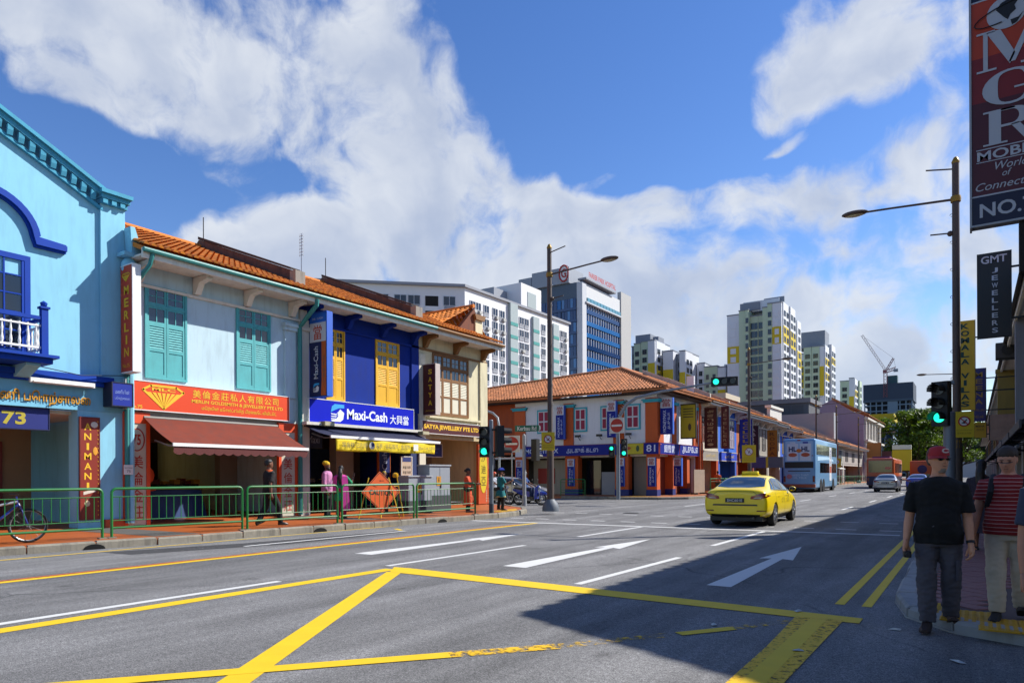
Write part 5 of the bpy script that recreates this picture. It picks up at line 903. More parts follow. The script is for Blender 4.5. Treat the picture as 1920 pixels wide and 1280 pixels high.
# green, white and yellow point blocks
PG = mat('#b0c0a6', .85, var=.05, scale=.1); PW = mat('#ccd0d6', .85, var=.04, scale=.1); PY_ = mat('#c4ac24', .85, var=.05, scale=.1); PGR = mat('#7c838e', .85)
def tower(label, Y, bays, side, z0=0, fl=2.78, group='green, white and yellow apartment towers', nf=14):
    """bays: x0, x1, top, setback, colour, windows per floor, window width share, yellow floors"""
    X1 = bays[-1][1]; t = thing('apartment_tower', label, 'building', (bays[0][0], Y, 0), 0, group); bx = bays[0][0]
    for (x0, x1, top, sb, m, nw, ws, yf) in bays:
        b = obj('bay', MB().box(x0-bx+.01, x1-bx-.01, sb, 14, 0, top), m, t); obj('coping', MB().box(x0-bx-.1, x1-bx+.1, sb-.15, 14, top+.001, top+.35), PGR, b)
        W = (x1-x0)/max(nw, 1)
        if nw:
            me = win_mesh(W*ws, 1.5 if ws < .8 else 2.0, '#151a22', 2, frame='#5c646c' if ws < .8 else '#8a9488')
            for f in range(nf):
                z = top-4.2-f*fl
                if z < 8: break
                for k in range(nw): put('window', me, b, (x0-bx+W*(k+.5), sb, z))
        elif nw == 0 and ws:
            for f in range(nf):
                z = top-4.2-f*fl
                if z > 8: obj('blind_panel', MB().box(x0-bx+(x1-x0)*.28, x1-bx-(x1-x0)*.28, sb-.12, sb-.001, z-.3, z+1.5), m if m != PY_ else PW, b)
        for (f0, f1) in yf: obj('yellow_field', MB().box(x0-bx+.02, x1-bx-.02, sb-.05, sb-.001, top-2.0-f1*fl, top-2.0-f0*fl), PY_, b)
    for (y0, y1, top, off, m, nw, yf) in side:
        X = X1-bx+off; b = obj('side_bay', MB().box(-.02+X1-bx-.5, X, y0, y1, 0, top), m, t); W = (y1-y0)/max(1, nw)
        if nw:
            me = win_mesh(min(W*.6, 3), 1.5, '#151a22', 2, frame='#5c646c')
            for f in range(nf):
                z = top-4.2-f*fl
                if z < 8: break
                for k in range(nw): put('window', me, b, (X, y0+W*(k+.5), z), R(90))
        for (f0, f1) in yf: obj('yellow_field', MB().box(X+.001, X+.05, y0, y1, top-2.0-f1*fl, top-2.0-f0*fl), PY_, b)
    return t
t = tower('tallest green and white apartment tower with yellow bands behind the lamp post', 229, [(-68.16, -64.13, 54.5, 1.0, PW, 0, 1, [(3, 5)]), (-64.13, -61.88, 55.5, .6, PG, 0, 0, []), (-61.88, -60.9, 55.5, 0, PG, 1, .75, []), (-60.9, -58.3, 53.5, 2.0, PG, 1, .86, []), (-58.25, -56.6, 53.5, 2.0, PG, 1, .86, []), (-56.5, -54.9, 55.5, .3, PG, 0, 0, []), (-54.9, -53.5, 56.5, 0, PG, 1, .7, []), (-53.5, -50.6, 56.5, .2, PW, 0, 1, [(2, 4)])], [(1.5, 9, 57, .3, PW, 2, [(2, 4)]), (9.5, 17, 57, .8, PW, 2, [(2.2, 4.2)]), (18, 24, 54, 1.2, PW, 1, [(3, 5)])])
obj('roof_pavilion', MB().box(4.5, 16, 4, 12, 55.6, 59), PW, t); obj('roof_screen', MB().box(3.6, 10, 3.5, 3.9, 56, 58.6).box(11, 17.4, 5, 5.4, 57, 59.6), PGR, t)
t = tower('low green apartment tower with yellow corner just right of the glass tower', 218, [(-98.2, -96.6, 46, 2, PGR, 1, .6, []), (-96.6, -94.3, 46.5, .3, PG, 1, .6, []), (-94.3, -91.4, 47, .6, PG, 1, .5, []), (-91.4, -88.9, 47, 0, PW, 0, 0, [(2, 4)])], [(1, 9, 47, .2, PW, 2, [(2.2, 4.4)])]); obj('roof_screen', MB().box(1, 6.5, 3, 8, 47.1, 50).box(7, 9, 4, 9, 47.4, 49), PGR, t)
tower('pair of slim white towers with tall yellow fields', 222, [(-87.6, -84, 43.5, 0, PW, 0, 0, [(1.5, 4.6)]), (-83.9, -81.8, 42.5, 3, PGR, 1, .4, []), (-81.8, -79.8, 43, 0, PW, 0, 0, [(1.8, 4.4)])], [(.5, 7, 43, .1, PW, 2, [(2, 4.4)])])
t = tower('lowest grey and green tower left of the tallest tower', 232, [(-82.8, -79.4, 34, 2, PW, 1, .4, [(2, 4)]), (-79.4, -76.7, 40, .5, PW, 1, .4, [(4, 6)]), (-76.7, -72.1, 38.5, 0, PG, 2, .4, []), (-72.1, -69.4, 38, .2, PW, 0, 0, [(2, 4)])], [(.5, 6, 39, .1, PW, 1, [(2, 4)])])
t = tower('white and yellow tower with a tall grey rooftop box right of the tallest tower', 280, [(-56.5, -53.8, 48, 2, PW, 1, .5, [(1, 4)]), (-53.8, -51, 50, 0, PG, 1, .6, []), (-50.9, -48.2, 50, 0, PG, 1, .6, []), (-48.2, -46.6, 50, .2, PW, 0, 0, [(2, 6)])], [(.5, 9, 50.5, .4, PW, 2, [(1, 2), (3, 4)]), (9.5, 18, 52, 1.2, PW, 2, [(1, 2)])]); obj('roof_box', MB().box(0, 9.8, 3, 12, 50.4, 56.5), PGR, t)
t = tower('farther green tower behind the lilac gable', 320, [(-47, -43.5, 41, 0, PG, 1, .5, []), (-43.5, -41.6, 42, 0, PW, 0, 0, [(2, 5)])], [(.5, 9, 42, .3, PW, 2, [(1, 2)]), (9.5, 16, 42, 1, PG, 1, [])])
# tower under construction with crane
CN = mat('#2c3a4c', .8, var=.15, scale=.1); CS = mat('#5f7384', .8, var=.1, scale=.1)
t = thing('unfinished_tower', 'unfinished concrete tower wrapped in dark netting at the end of the street', 'building', (-53.8, 455, 0), 0); obj('core', MB().box(1.5, 23, 2, 22, 0, 46), mat('#1c2530', .9), t); obj('netting', MB().box(-.4, 25.4, -.4, 25, 45, 54.5), CN, t); obj('netting_band', MB().box(-.5, 25.5, -.5, 25, 44, 45.2), mat('#3c4c5c', .8), t); obj('rooftop_box', MB().box(11.5, 17, 4, 10, 54.6, 59.5), mat('#2c4c54', .8), t)
for f in range(13): obj('floor_slab', MB().box(0, 25, 0, 24, 41.6-f*3.3, 42.2-f*3.3), CS, t)
for k in range(9): obj('column', MB().box(k*3.05, k*3.05+.6, .1, .8, 0, 45), CS, t)
for k in range(5): obj('column', MB().box(24.3, 24.9, .9+k*5.2, 1.8+k*5.2, 0, 45), CS, t)
obj('core_wall', MB().box(12.5, 17.5, -.1, 1.5, 0, 45), CS, t)
CR = mat('#7c4a50', .7); t = thing('tower_crane', 'luffing tower crane with long raised jib on the unfinished tower', 'crane', (-42.5, 455, 54.5), 0)
def lattice(mb, a, b, w, n, r=.12):
    a, b = V(a), V(b); u = (b-a).normalized(); s = u.cross(V((0, 1, 0))).normalized()*w/2; q = V((0, w/2, 0))
    for c in (s+q, s-q, -s+q, -s-q): mb.tube([a+c, b+c], r, 4)
    for i in range(n):
        p0, p1 = a.lerp(b, i/n), a.lerp(b, (i+1)/n); mb.tube([p0+s-q, p1-s-q], r*.7, 4); mb.tube([p0-s-q, p1+s-q], r*.7, 4)
    return mb
obj('mast', lattice(MB(), (0, 0, -8), (0, 0, 7), 1.7, 8), CR, t); obj('jib', lattice(MB(), (0, 0, 8), (-12, -2, 29.5), 1.2, 14), mat('#9a9498', .7), t); obj('counter_jib', lattice(MB(), (0, 0, 7), (5.5, 0, 8.6), 1.4, 4), CR, t); obj('a_frame', lattice(MB(), (.5, 0, 8), (4.2, 0, 14.5), .9, 4), CR, t); obj('stay_line', MB().tube([(4.2, 0, 14.5), (-11.5, -2, 29)], .05, 4).tube([(4.2, 0, 14.5), (5.3, 0, 8.8)], .05, 4), DARK, t); obj('counterweight', MB().box(4.2, 6.5, -1, 1, 6.6, 8.2), PGR, t); obj('cab', MB().box(-1.2, .6, -1.4, -.3, 6.2, 8), CR, t)
# nearer low blocks seen over the roofs
t = thing('brick_block', 'small red brick and cream block behind the corner house roof', 'building', (-33, 89, 0), 0); obj('wall', MB().box(0, 6.2, 0, 6, 0, 11.4), mat('#8c3a20', .85, bump=.3, bscale=8), t); obj('cream_front', MB().box(-6, 3.5, -.1, -.001, 0, 11.2), mat('#a89c88', .85, dirt=.3), t); obj('cornice', MB().box(-6, 6.5, -.3, 6.3, 11.41, 12.1), mat('#b5ac98', .85), t)
for k in range(4): q = obj('window', MB().box(6.201, 6.3, .5+k*1.4, 1.4+k*1.4, 9, 10.6), mat('#b5ac98', .8), t); obj('pane', MB().box(6.301, 6.33, .65+k*1.4, 1.25+k*1.4, 9.2, 10.4), GLASS, q)
t = thing('grey_block', 'dark grey flat roofed block under the tallest tower', 'building', (-36, 113, 0), 0); obj('wall', MB().box(0, 15, 0, 9, 0, 12.6), mat('#4a4e54', .85, var=.2, scale=.4), t); obj('parapet', MB().box(-.3, 15.3, -.3, 9.3, 12.61, 13.3), mat('#6b6e74', .85), t); obj('lower_wing', MB().box(8, 19, -3, -.01, 0, 10.6), mat('#8c8f94', .85), t)
for k in range(7): obj('louvre_panel', MB().box(.6+k*2, 2.2+k*2, -.06, -.002, 9.5, 12.2), mat('#3c4046', .7), t)
t = thing('pale_blue_block', 'pale blue block with yellow crown beyond the lilac house', 'building', (-21.5, 192, 0), 0); obj('wall', MB().box(0, 5.2, 0, 10, 0, 14.2), mat('#9ab0c4', .8), t); obj('crown', MB().box(-.4, 5.4, -.4, 10, 14.21, 16.4), mat('#b5a01c', .8), t); obj('ledge', MB().box(4.4, 6.2, -.8, 10, 13.2, 14.0), mat('#b0bcc8', .8), t)
for k in range(3): obj('window', MB().box(.7+k*1.5, 1.7+k*1.5, -.05, -.002, 9, 11.5), mat('#2c4a6b', .2), t)
# hazy far end of the street, masses of low roofs
t = thing('far_block', 'distant pale low block closing the end of the street', 'building', (-4, 330, 0), 0); obj('wall', MB().box(0, 30, 0, 10, 0, 11), mat('#9a9aa0', .85), t); obj('roof', MB().box(-.5, 30.5, -.5, 10.5, 11.01, 11.8), FG, t)
for k in range(8): obj('window', MB().box(1.5+k*3.5, 3.5+k*3.5, -.1, -.002, 6, 8.4), GLASS, t)
# ---------------------------------------------------------------- trees
BARK = mat('#3a2c20', .95, bump=.6, bscale=15)
def leaf_mat(c1, c2):
    m = bpy.data.materials.new('leaves'); m.use_nodes = True; nt = m.node_tree; N = nt.nodes.new; L = nt.links.new; p = nt.nodes['Principled BSDF']
    g = N('ShaderNodeNewGeometry'); r = N('ShaderNodeMix'); r.data_type = 'RGBA'; L(g.outputs['Random Per Island'], r.inputs[0]); r.inputs[6].default_value = (*lin(c1), 1); r.inputs[7].default_value = (*lin(c2), 1)
    L(r.outputs[2], p.inputs['Base Color']); p.inputs['Roughness'].default_value = .6; tr = N('ShaderNodeBsdfTranslucent'); L(r.outputs[2], tr.inputs[0]); ms = N('ShaderNodeMixShader'); ms.inputs[0].default_value = .35
    L(p.outputs[0], ms.inputs[1]); L(tr.outputs[0], ms.inputs[2]); L(ms.outputs[0], nt.nodes['Material Output'].inputs[0]); return m
def tree(label, loc, h, rx, lm, n=7000, seed=1, clear=.3, name='street_tree', ls=.32, group=None, nclump=34):
    t = thing(name, label, 'tree', loc, 0, group); r = random.Random(seed); mb = MB()
    mb.tube([(0, 0, 0), (.1, 0, h*clear*.6), (0, .1, h*clear), (.2, 0, h*.55)], [h*.035, h*.026, h*.022, h*.012], 10)
    cl = []
    for i in range(nclump):
        a = r.uniform(0, 6.28); q = r.random()**.6; z = h*(clear+.12+(.88-clear)*r.random()**.75); k = math.sqrt(max(.05, 1-((z/h-(clear+1)/2)/((1.05-clear)/2))**2)); c = V((math.cos(a)*rx*q*k, math.sin(a)*rx*q*k, z)); cl.append((c, rx*r.uniform(.2, .36)))
        mb.tube([(0, 0, h*clear*r.uniform(.8, 1.2)), tuple(c*.55+V((0, 0, h*.12*r.random()))), tuple(c)], [h*.012, h*.007, h*.003], 5)
    obj('trunk', mb, BARK, t, True)
    lv = MB(); vs = []; fs = []
    for i in range(n):
        c, cr = cl[r.randrange(len(cl))]; d = V((r.gauss(0, 1), r.gauss(0, 1), r.gauss(0, 1))).normalized()*cr*(r.random()**.35); d.z *= .62; p = c+d
        s = ls*r.uniform(.6, 1.4); u = V((r.gauss(0, 1), r.gauss(0, 1), r.gauss(0, .7))).normalized(); w = u.cross(V((r.gauss(0, .6), r.gauss(0, .6), 1))).normalized()
        k = len(vs); vs += [tuple(p-u*s), tuple(p+w*s*.5), tuple(p+u*s), tuple(p-w*s*.5)]; fs.append((k, k+1, k+2, k+3))
    lv.v = vs; lv.f = fs; obj('crown', lv, lm, t, fixn=False, kind='stuff'); return t
LG = leaf_mat('#33480f', '#6b8418'); LD = leaf_mat('#16281a', '#2c4a2c')
tree('bright green spreading tree at the end of the street', (-11.5, 186, 0), 15.5, 8.5, LG, 11000, 1, .22, ls=.42, nclump=46); tree('bright green tree crown right of the nearest one', (-2.8, 200, 0), 14, 7.5, LG, 9000, 2, .22, ls=.42)
tree('dark green tall tree behind the bright ones', (-6, 246, 0), 21, 9, LD, 8000, 3, .3, ls=.55); tree('dark tree at the right end of the far trees', (5, 262, 0), 17, 8, LD, 6000, 5, .25, ls=.55); tree('low dark tree between the bus and the far lorry', (-15, 215, 0), 11, 6, LD, 5000, 8, .2, ls=.45)
t = thing('potted_shrub', 'small green shrub on a ledge beside the royal blue shophouse', 'plant', (-14.9, 73.0, .14), 0); g = MB(); r = random.Random(3)
for i in range(300):
    p = V((r.gauss(0, .35), r.gauss(0, .35), 2.4+r.gauss(0, .3))); s = .12; u = V((r.gauss(0, 1), r.gauss(0, 1), r.gauss(0, 1))).normalized(); w = u.orthogonal().normalized(); g.add([p-u*s, p+w*s*.5, p+u*s, p-w*s*.5], [(0, 1, 2, 3)])
obj('foliage', g, LD, t, fixn=False); obj('stem', MB().tube([(0, 0, 0), (0, 0, 2.4)], .05), BARK, t)
# ================================================================ VEHICLES
def conform(body, poly, axis, sign, off=.006, cuts=5, thick=.0):
    """a patch with outline poly, laid on the body surface seen along an axis, a few millimetres proud of it"""
    bm = bmesh.new(); mk = {'y': lambda p: V((p[0], 0, p[1])), 'x': lambda p: V((0, p[0], p[1])), 'z': lambda p: V((p[0], p[1], 0))}[axis]
    vs = [bm.verts.new(mk(p)) for p in poly]; bm.faces.new(vs); bmesh.ops.triangulate(bm, faces=bm.faces)
    for _ in range(cuts):
        es = [e for e in bm.edges if e.calc_length() > .07]
        if not es: break
        bmesh.ops.subdivide_edges(bm, edges=es, cuts=1, use_grid_fill=False); bmesh.ops.triangulate(bm, faces=bm.faces)
    ax = {'x': V((1, 0, 0)), 'y': V((0, 1, 0)), 'z': V((0, 0, 1))}[axis]*sign
    for v in bm.verts:
        h = body.ray_cast(v.co+ax*8, -ax)
        if h[0] is not None: v.co = h[0]+ax*off*.4+h[1].normalized()*off*(1 if h[1].dot(ax) > 0 else -1)
        else:
            n = body.find_nearest(v.co+ax*2); v.co = n[0]+ax*off
    me = bpy.data.meshes.new('patch'); bm.to_mesh(me); bm.free()
    for p in me.polygons:
        if p.normal.dot(ax) < 0: p.flip()
    return me
def sedan_cage(L=4.74, W=1.815, H=1.47, deck=1.04):
    """cage of a saloon car; rear bumper at y = 0, nose at y = L"""
    S = [(.02, .36, .60, .47, .70, .62, .745, .83, .715, .92, .66, .965, .4, .97), (.06, .30, .74, .42, .83, .64, .862, .88, .83, .985, .74, 1.03, .42, 1.035), (.13, .27, .77, .42, .865, .66, .89, .92, .85, 1.045, .75, 1.075, .44, 1.082), (.3, .25, .79, .42, .885, .66, .903, .95, .862, 1.05, .74, 1.082, .45, 1.092),
         (.62, .22, .80, .40, .90, .66, .907, .97, .865, 1.085, .745, 1.115, .5, 1.125), (1.2, .2, .80, .38, .905, .66, .907, .98, .868, 1.325, .655, 1.392, .46, 1.408), (1.75, .2, .80, .38, .90, .66, .905, .97, .868, 1.385, .63, 1.455, .44, 1.47), (2.35, .2, .80, .38, .90, .66, .903, .955, .865, 1.38, .63, 1.45, .44, 1.466),
         (2.85, .2, .80, .38, .90, .66, .902, .935, .86, 1.30, .65, 1.375, .45, 1.392), (3.3, .2, .80, .38, .90, .66, .90, .92, .852, 1.085, .71, 1.125, .47, 1.137), (3.62, .21, .80, .4, .895, .66, .898, .895, .84, .96, .74, .985, .46, .995), (4.15, .22, .79, .4, .885, .62, .885, .82, .82, .875, .69, .905, .42, .915),
         (4.52, .24, .74, .38, .83, .56, .82, .71, .74, .765, .6, .79, .36, .80), (4.69, .27, .6, .36, .70, .5, .71, .6, .64, .64, .52, .66, .3, .665), (4.74, .31, .5, .37, .58, .48, .6, .56, .54, .59, .42, .605, .24, .61)]
    mb = MB(); rings = []
    for s in S:
        y = s[0]*L/4.74; kz = lambda z: z*H/1.47; kx = W/1.815
        half = [(s[2]*kx, kz(s[1])), (s[4]*kx, kz(s[3])), (s[6]*kx, kz(s[5])), (s[8]*kx, kz(s[7])), (s[10]*kx, kz(s[9])), (s[12]*kx, kz(s[11]))]
        rings.append([(x, y, z) for x, z in half]+[(0, y, kz(s[13]))]+[(-x, y, z) for x, z in reversed(half)]+[(0, y, kz(s[1]))])
    k = 14; mb.loft(rings, cap=False)
    for ri, fl in ((0, False), (len(rings)-1, True)):
        b = ri*k; q = [(b, b+1, b+11, b+12)[:4], (b+1, b+2, b+10, b+11), (b+2, b+3, b+9, b+10), (b+3, b+4, b+8, b+9), (b+4, b+5, b+7, b+8), (b+5, b+6, b+7), (b, b+12, b+13)]
        mb.f += [tuple(reversed(f)) if fl else f for f in q]
    return mb
def wheel(parent, x, y, r, w, side, rim='#a8aaac', spokes=5):
    """wheel: tyre, dished rim with spokes"""
    t = obj('wheel', MB().lathe([(r*.62, -w/2), (r*.9, -w/2), (r*.98, -w*.36), (r, 0), (r*.98, w*.36), (r*.9, w/2), (r*.62, w/2), (r*.6, 0)], 26, (x, y, r), axis='x'), mat('#141414', .85, bump=.3, bscale=40), parent, True)
    xo = x+side*w*.42; obj('hub', MB().lathe([(r*.63, -.012), (r*.61, .012), (r*.2, -.02), (r*.0, -.02)] if side > 0 else [(0, .02), (r*.2, .02), (r*.61, -.012), (r*.63, .012)], 22, (x+side*w*.2, y, r), axis='x'), mat('#1c1d1e', .6), t)
    m = MB()
    for i in range(spokes):
        for dd in (-.16, .16):
            a = 2*math.pi*i/spokes+dd; m.tube([(xo+side*.004, y+math.cos(a)*r*.1, r+math.sin(a)*r*.1), (xo, y+math.cos(a+dd*.3)*r*.62, r+math.sin(a+dd*.3)*r*.62)], [r*.085, r*.06], 5)
    m.lathe([(0, -.02), (r*.14, -.015), (r*.16, .015), (0, .02)], 12, (xo, y, r), axis='x'); m.tube([(xo, y+math.cos(a)*r*.62, r+math.sin(a)*r*.62) for a in [2*math.pi*i/24 for i in range(25)]], r*.04, 5)
    obj('rim', m, mat(rim, .3, .8), t, True)
def sedan(name, label, loc, rz, paint, L=4.74, W=1.815, H=1.47, sub=3, plate='SHC601E', lamp='#7c100c', glass=None, group=None, cat='car', front=False, detail=True):
    t = thing(name, label, cat, loc, rz, group); wr = .325*H/1.47; ya, yf = 1.0*L/4.74, 3.77*L/4.74
    base = sedan_cage(L, W, H).mesh(); fix(base); full = ev_mesh(base, [('SUBSURF', {'levels': sub, 'render_levels': sub})])
    bvh = BVHTree.FromPolygons([tuple(v.co) for v in full.vertices], [tuple(p.vertices) for p in full.polygons])
    cut = MB()
    for y in (ya, yf):
        for sx in (-1, 1): cut.lathe([(wr*1.12, -.2), (wr*1.12, .3)], 28, (sx*(W/2-.12)-.05, y, wr), axis='x')
    cm = cut.mesh(); fix(cm); co = bpy.data.objects.new('cut', cm); WS.collection.objects.link(co)
    body = ev_mesh(full, [('BOOLEAN', {'operation': 'DIFFERENCE', 'object': co, 'solver': 'EXACT'})]); bpy.data.objects.remove(co)
    b = obj('body', body, paint, t, True)
    gl = glass or mat('#0d1318', .04, var=.1, spec=1.0); kx, ky, kz = W/1.815, L/4.74, H/1.47
    P = lambda pts: [(x*kx, z*kz) for x, z in pts]; Q = lambda pts: [(y*ky, z*kz) for y, z in pts]
    obj('underbody', MB().box(-.72*kx, .72*kx, .12, L-.15, .17*kz, .3*kz), BLACK, t)
    for y in (ya, yf): obj('axle', MB().box(-W/2+.12, W/2-.12, y-.32, y+.32, .25, .62), BLACK, t)
    # rear window, side windows, windscreen
    obj('rear_window', conform(bvh, P([(-.66, 1.125), (-.3, 1.10), (.3, 1.10), (.66, 1.125), (.56, 1.36), (.3, 1.392), (-.3, 1.392), (-.56, 1.36)]), 'y', -1), gl, t, 'all')
    for s, nm in ((1, ''), (-1, '')):
        w = obj('side_window', conform(bvh, Q([(1.16, 1.04), (2.22, 1.02), (2.22, 1.345), (1.75, 1.36), (1.45, 1.33)]), 'x', s), gl, t, 'all'); obj('side_window', conform(bvh, Q([(2.30, 1.02), (3.3, .995), (3.16, 1.09), (2.8, 1.27), (2.55, 1.33), (2.30, 1.345)]), 'x', s), gl, t, 'all'); obj('quarter_window', conform(bvh, Q([(.83, 1.06), (1.1, 1.045), (1.36, 1.30), (1.3, 1.30)]), 'x', s), gl, t, 'all')
        obj('window_trim', conform(bvh, Q([(.78, 1.035), (3.36, .965), (3.36, .985), (.78, 1.055)]), 'x', s, .009), mat('#8c8e90', .3, .8), t, 'all')
        for y in (1.12, 2.26, 3.28): obj('door_gap', conform(bvh, Q([(y, .36), (y+.012, .36), (y+.012, .96), (y, .96)]), 'x', s, .004), BLACK, t, 'all')
        for y in (1.45, 2.55): obj('door_handle', conform(bvh, Q([(y, .845), (y+.2, .84), (y+.2, .87), (y, .875)]), 'x', s, .03), paint, t, 'all')
        m = obj('mirror', MB().ball((s*(W/2+.06), 3.12*ky, 1.03*kz), (.1, .06, .07), 12), paint, t, True); obj('mirror_arm', MB().tube([(s*(W/2-.06), 3.16*ky, .98*kz), (s*(W/2+.06), 3.14*ky, 1.0*kz)], .025, 6), BLACK, m); obj('mirror_glass', MB().ball((s*(W/2+.06), 3.075*ky, 1.03*kz), (.085, .03, .058), 10), GLASS, m)
        obj('sill', conform(bvh, Q([(1.45, .25), (3.3, .25), (3.3, .3), (1.45, .3)]), 'x', s, .01), mat('#1c1c1c', .6), t, 'all')
    obj('windscreen', conform(bvh, P([(-.7, 1.03), (.7, 1.03), (.6, 1.33), (-.6, 1.33)]), 'y', 1), gl, t, 'all')
    # rear lamps, plate, trim
    tl = mat(lamp, .15, coat=.6, var=.3, scale=9)
    for s in (-1, 1):
        q = obj('tail_lamp', conform(bvh, P([(s*.42, .79), (s*.45, .865), (s*.66, .93), (s*.85, .955), (s*.885, .91), (s*.85, .84), (s*.72, .79), (s*.58, .775)]), 'y', -1, .012), tl, t, 'all'); obj('lamp_lens', conform(bvh, P([(s*.5, .80), (s*.55, .835), (s*.72, .84), (s*.70, .805)]), 'y', -1, .018), mat('#a89c98', .15), q, 'all')
        obj('reflector', conform(bvh, P([(s*.58, .44), (s*.82, .455), (s*.84, .475), (s*.6, .475)]), 'y', -1, .008), mat('#5c120c', .3), t, 'all')
        obj('head_lamp', conform(bvh, P([(s*.5, .58), (s*.52, .66), (s*.74, .73), (s*.8, .68), (s*.72, .6)]), 'y', 1, .01), mat('#b0b4b8', .1), t, 'all')
    pl = obj('number_plate', conform(bvh, P([(-.26, .69), (.26, .69), (.26, .81), (-.26, .81)]), 'y', -1, .014), BLACK, t, 'all')
    zs = [v.co.y for v in pl.data.vertices]; text(pl, plate, 0, .75*kz, mat('#c9c9c6', .6), w=.42*kx, h=.075, y=min(zs)-.006, bold=.01)
    obj('boot_trim', conform(bvh, P([(-.62, .60), (.62, .60), (.6, .64), (-.6, .64)]), 'y', -1, .014), mat('#16171a', .3), t, 'all')
    obj('rear_valance', conform(bvh, P([(-.72, .24), (.72, .24), (.68, .36), (-.68, .36)]), 'y', -1, .008), mat('#121212', .6), t, 'all')
    obj('boot_gap', conform(bvh, P([(-.6, .90), (-.61, .905), (-.5, 1.0), (.5, 1.0), (.61, .905), (.6, .90), (.495, .992), (-.495, .992)]), 'y', -1, .003), BLACK, t, 'all')
    obj('exhaust', MB().tube([(.5, .1, .26), (.5, -.0, .26)], .035, 10), mat('#3c3c3c', .4, .6), t)
    if front: obj('grille', conform(bvh, P([(-.35, .42), (.35, .42), (.32, .66), (-.32, .66)]), 'y', 1, .01), mat('#18191b', .4), t, 'all'); obj('front_plate', conform(bvh, P([(-.26, .45), (.26, .45), (.26, .56), (-.26, .56)]), 'y', 1, .02), mat('#1c1c1c', .4), t, 'all')
    for y in (ya, yf):
        for s in (-1, 1): wheel(t, s*(W/2-.125), y, wr, .215, s)
    return t, bvh
TAXI = mat('#e8cc00', .3, coat=.5, var=.02)
taxi, tb = sedan('taxi', 'bright yellow taxi saloon driving away in the middle lane', (-5.55, 19.35, 0), R(1.5), TAXI, cat='taxi', glass=mat('#1c2a3a', .03, var=.15, scale=1.5, spec=1.0))
rs = obj('roof_sign', ev_mesh(MB().box(-.23, .23, 1.75, 1.95, 1.475, 1.565).mesh(), [('BEVEL', {'width': .025, 'segments': 3})]), mat('#d8c818', .4), taxi, True); obj('sign_base', MB().box(-.26, .26, 1.72, 1.98, 1.462, 1.48), mat('#c4b000', .4), rs)
obj('emblem', MB().ball((0, .055, .935), (.055, .02, .035), 12), STEEL, taxi, True); text(taxi, 'CITYCAB', .34, .925, mat('#8c8420', .5), w=.34, h=.045, y=.075); text(taxi, '6552 1111', .28, .985, mat('#6b6a30', .5), w=.42, h=.05, y=.068)
text(taxi, 'CITY', 2.0, .72, mat('#8c8420', .5), w=.4, h=.14, y=.912, face='+x'); text(taxi, 'CAB', 2.7, .72, mat('#8c8420', .5), w=.4, h=.14, y=.912, face='+x')
for s in (-.42, .42): obj('head_rest', MB().ball((s, 1.0, 1.17), (.13, .06, .09), 10), mat('#2c2f36', .8), taxi, True)
SIL = mat('#9a9ca0', .3, .55, coat=.5, var=.03)
sedan('saloon_car', 'silver saloon car ahead of the taxi in the distance', (-5.9, 62.5, 0), R(1), SIL, 4.5, 1.8, 1.48, 2, 'SGX 8', cat='car')
sedan('saloon_car', 'blue taxi saloon beside the far silver car', (-4.2, 71, 0), 0, mat('#1c2f9c', .3, coat=.6), 4.7, 1.82, 1.47, 2, 'SHA 2', cat='car')
sedan('estate_car', 'silver car waiting in the side street behind the motorcycles', (-23.5, 30.75, 0), R(-80), SIL, 4.6, 1.82, 1.45, 3, 'SJK 4', cat='car', front=True)
def bus(name, label, loc, rz, L, H, m, W=2.5, deck2=False, skirt=None, band=None):
    t = thing(name, label, 'bus', loc, rz); me = ev_mesh(MB().box(-W/2, W/2, 0, L, .32, H).mesh(), [('BEVEL', {'width': .16, 'segments': 4})]); obj('body', me, m, t, True)
    obj('chassis', MB().box(-W/2+.12, W/2-.12, .3, L-.3, .2, .36), BLACK, t)
    if skirt: obj('skirt', MB().box(-W/2-.004, W/2+.004, -.006, L*.98, .36, skirt[1]), skirt[0], t)
    for y in (2.6, 4.0, L-2.6) if deck2 else (2.8, L-2.6):
        for s in (-1, 1):
            obj('wheel_arch', MB().lathe([(.6, -.02), (.6, .02)], 24, (s*(W/2+.0), y, .5), axis='x'), BLACK, t); wheel(t, s*(W/2-.14), y, .48, .28, s, '#8c8e90', 8)
    return t
BB = mat('#6c98bc', .35, coat=.3, var=.04, dirt=.08); GB = mat('#0c1014', .08, spec=.8)
t = bus('double_decker_bus', 'light blue double decker bus with an advertisement on its back', (-11.85, 59.6, 0), R(1), 12, 4.4, BB, deck2=True)
ad = obj('advert_panel', MB().box(-1.05, 1.05, -.02, .02, 2.55, 4.2), mat('#9ab8d0', .6), t)
for x in (-.48, .5):
    p = obj('carton_print', MB().box(x-.42, x+.42, -.028, -.021, 2.6, 4.0), mat('#c9ccd0', .6), ad); text(p, 'HL', x, 3.55, mat('#141c50', .6), w=.62, h=.42, y=-.034, bold=.04); obj('red_print', MB().ball((x, -.032, 3.08), (.34, .004, .17), 12), mat('#b0502c', .6), p); obj('cap_print', MB().box(x-.2, x+.2, -.032, -.021, 4.0, 4.14), mat('#1c2f8c' if x > 0 else '#c9ccd0', .6), p)
obj('peach_print', MB().ball((0, -.035, 3.42), (.2, .004, .16), 10), mat('#c46a14', .6), ad)
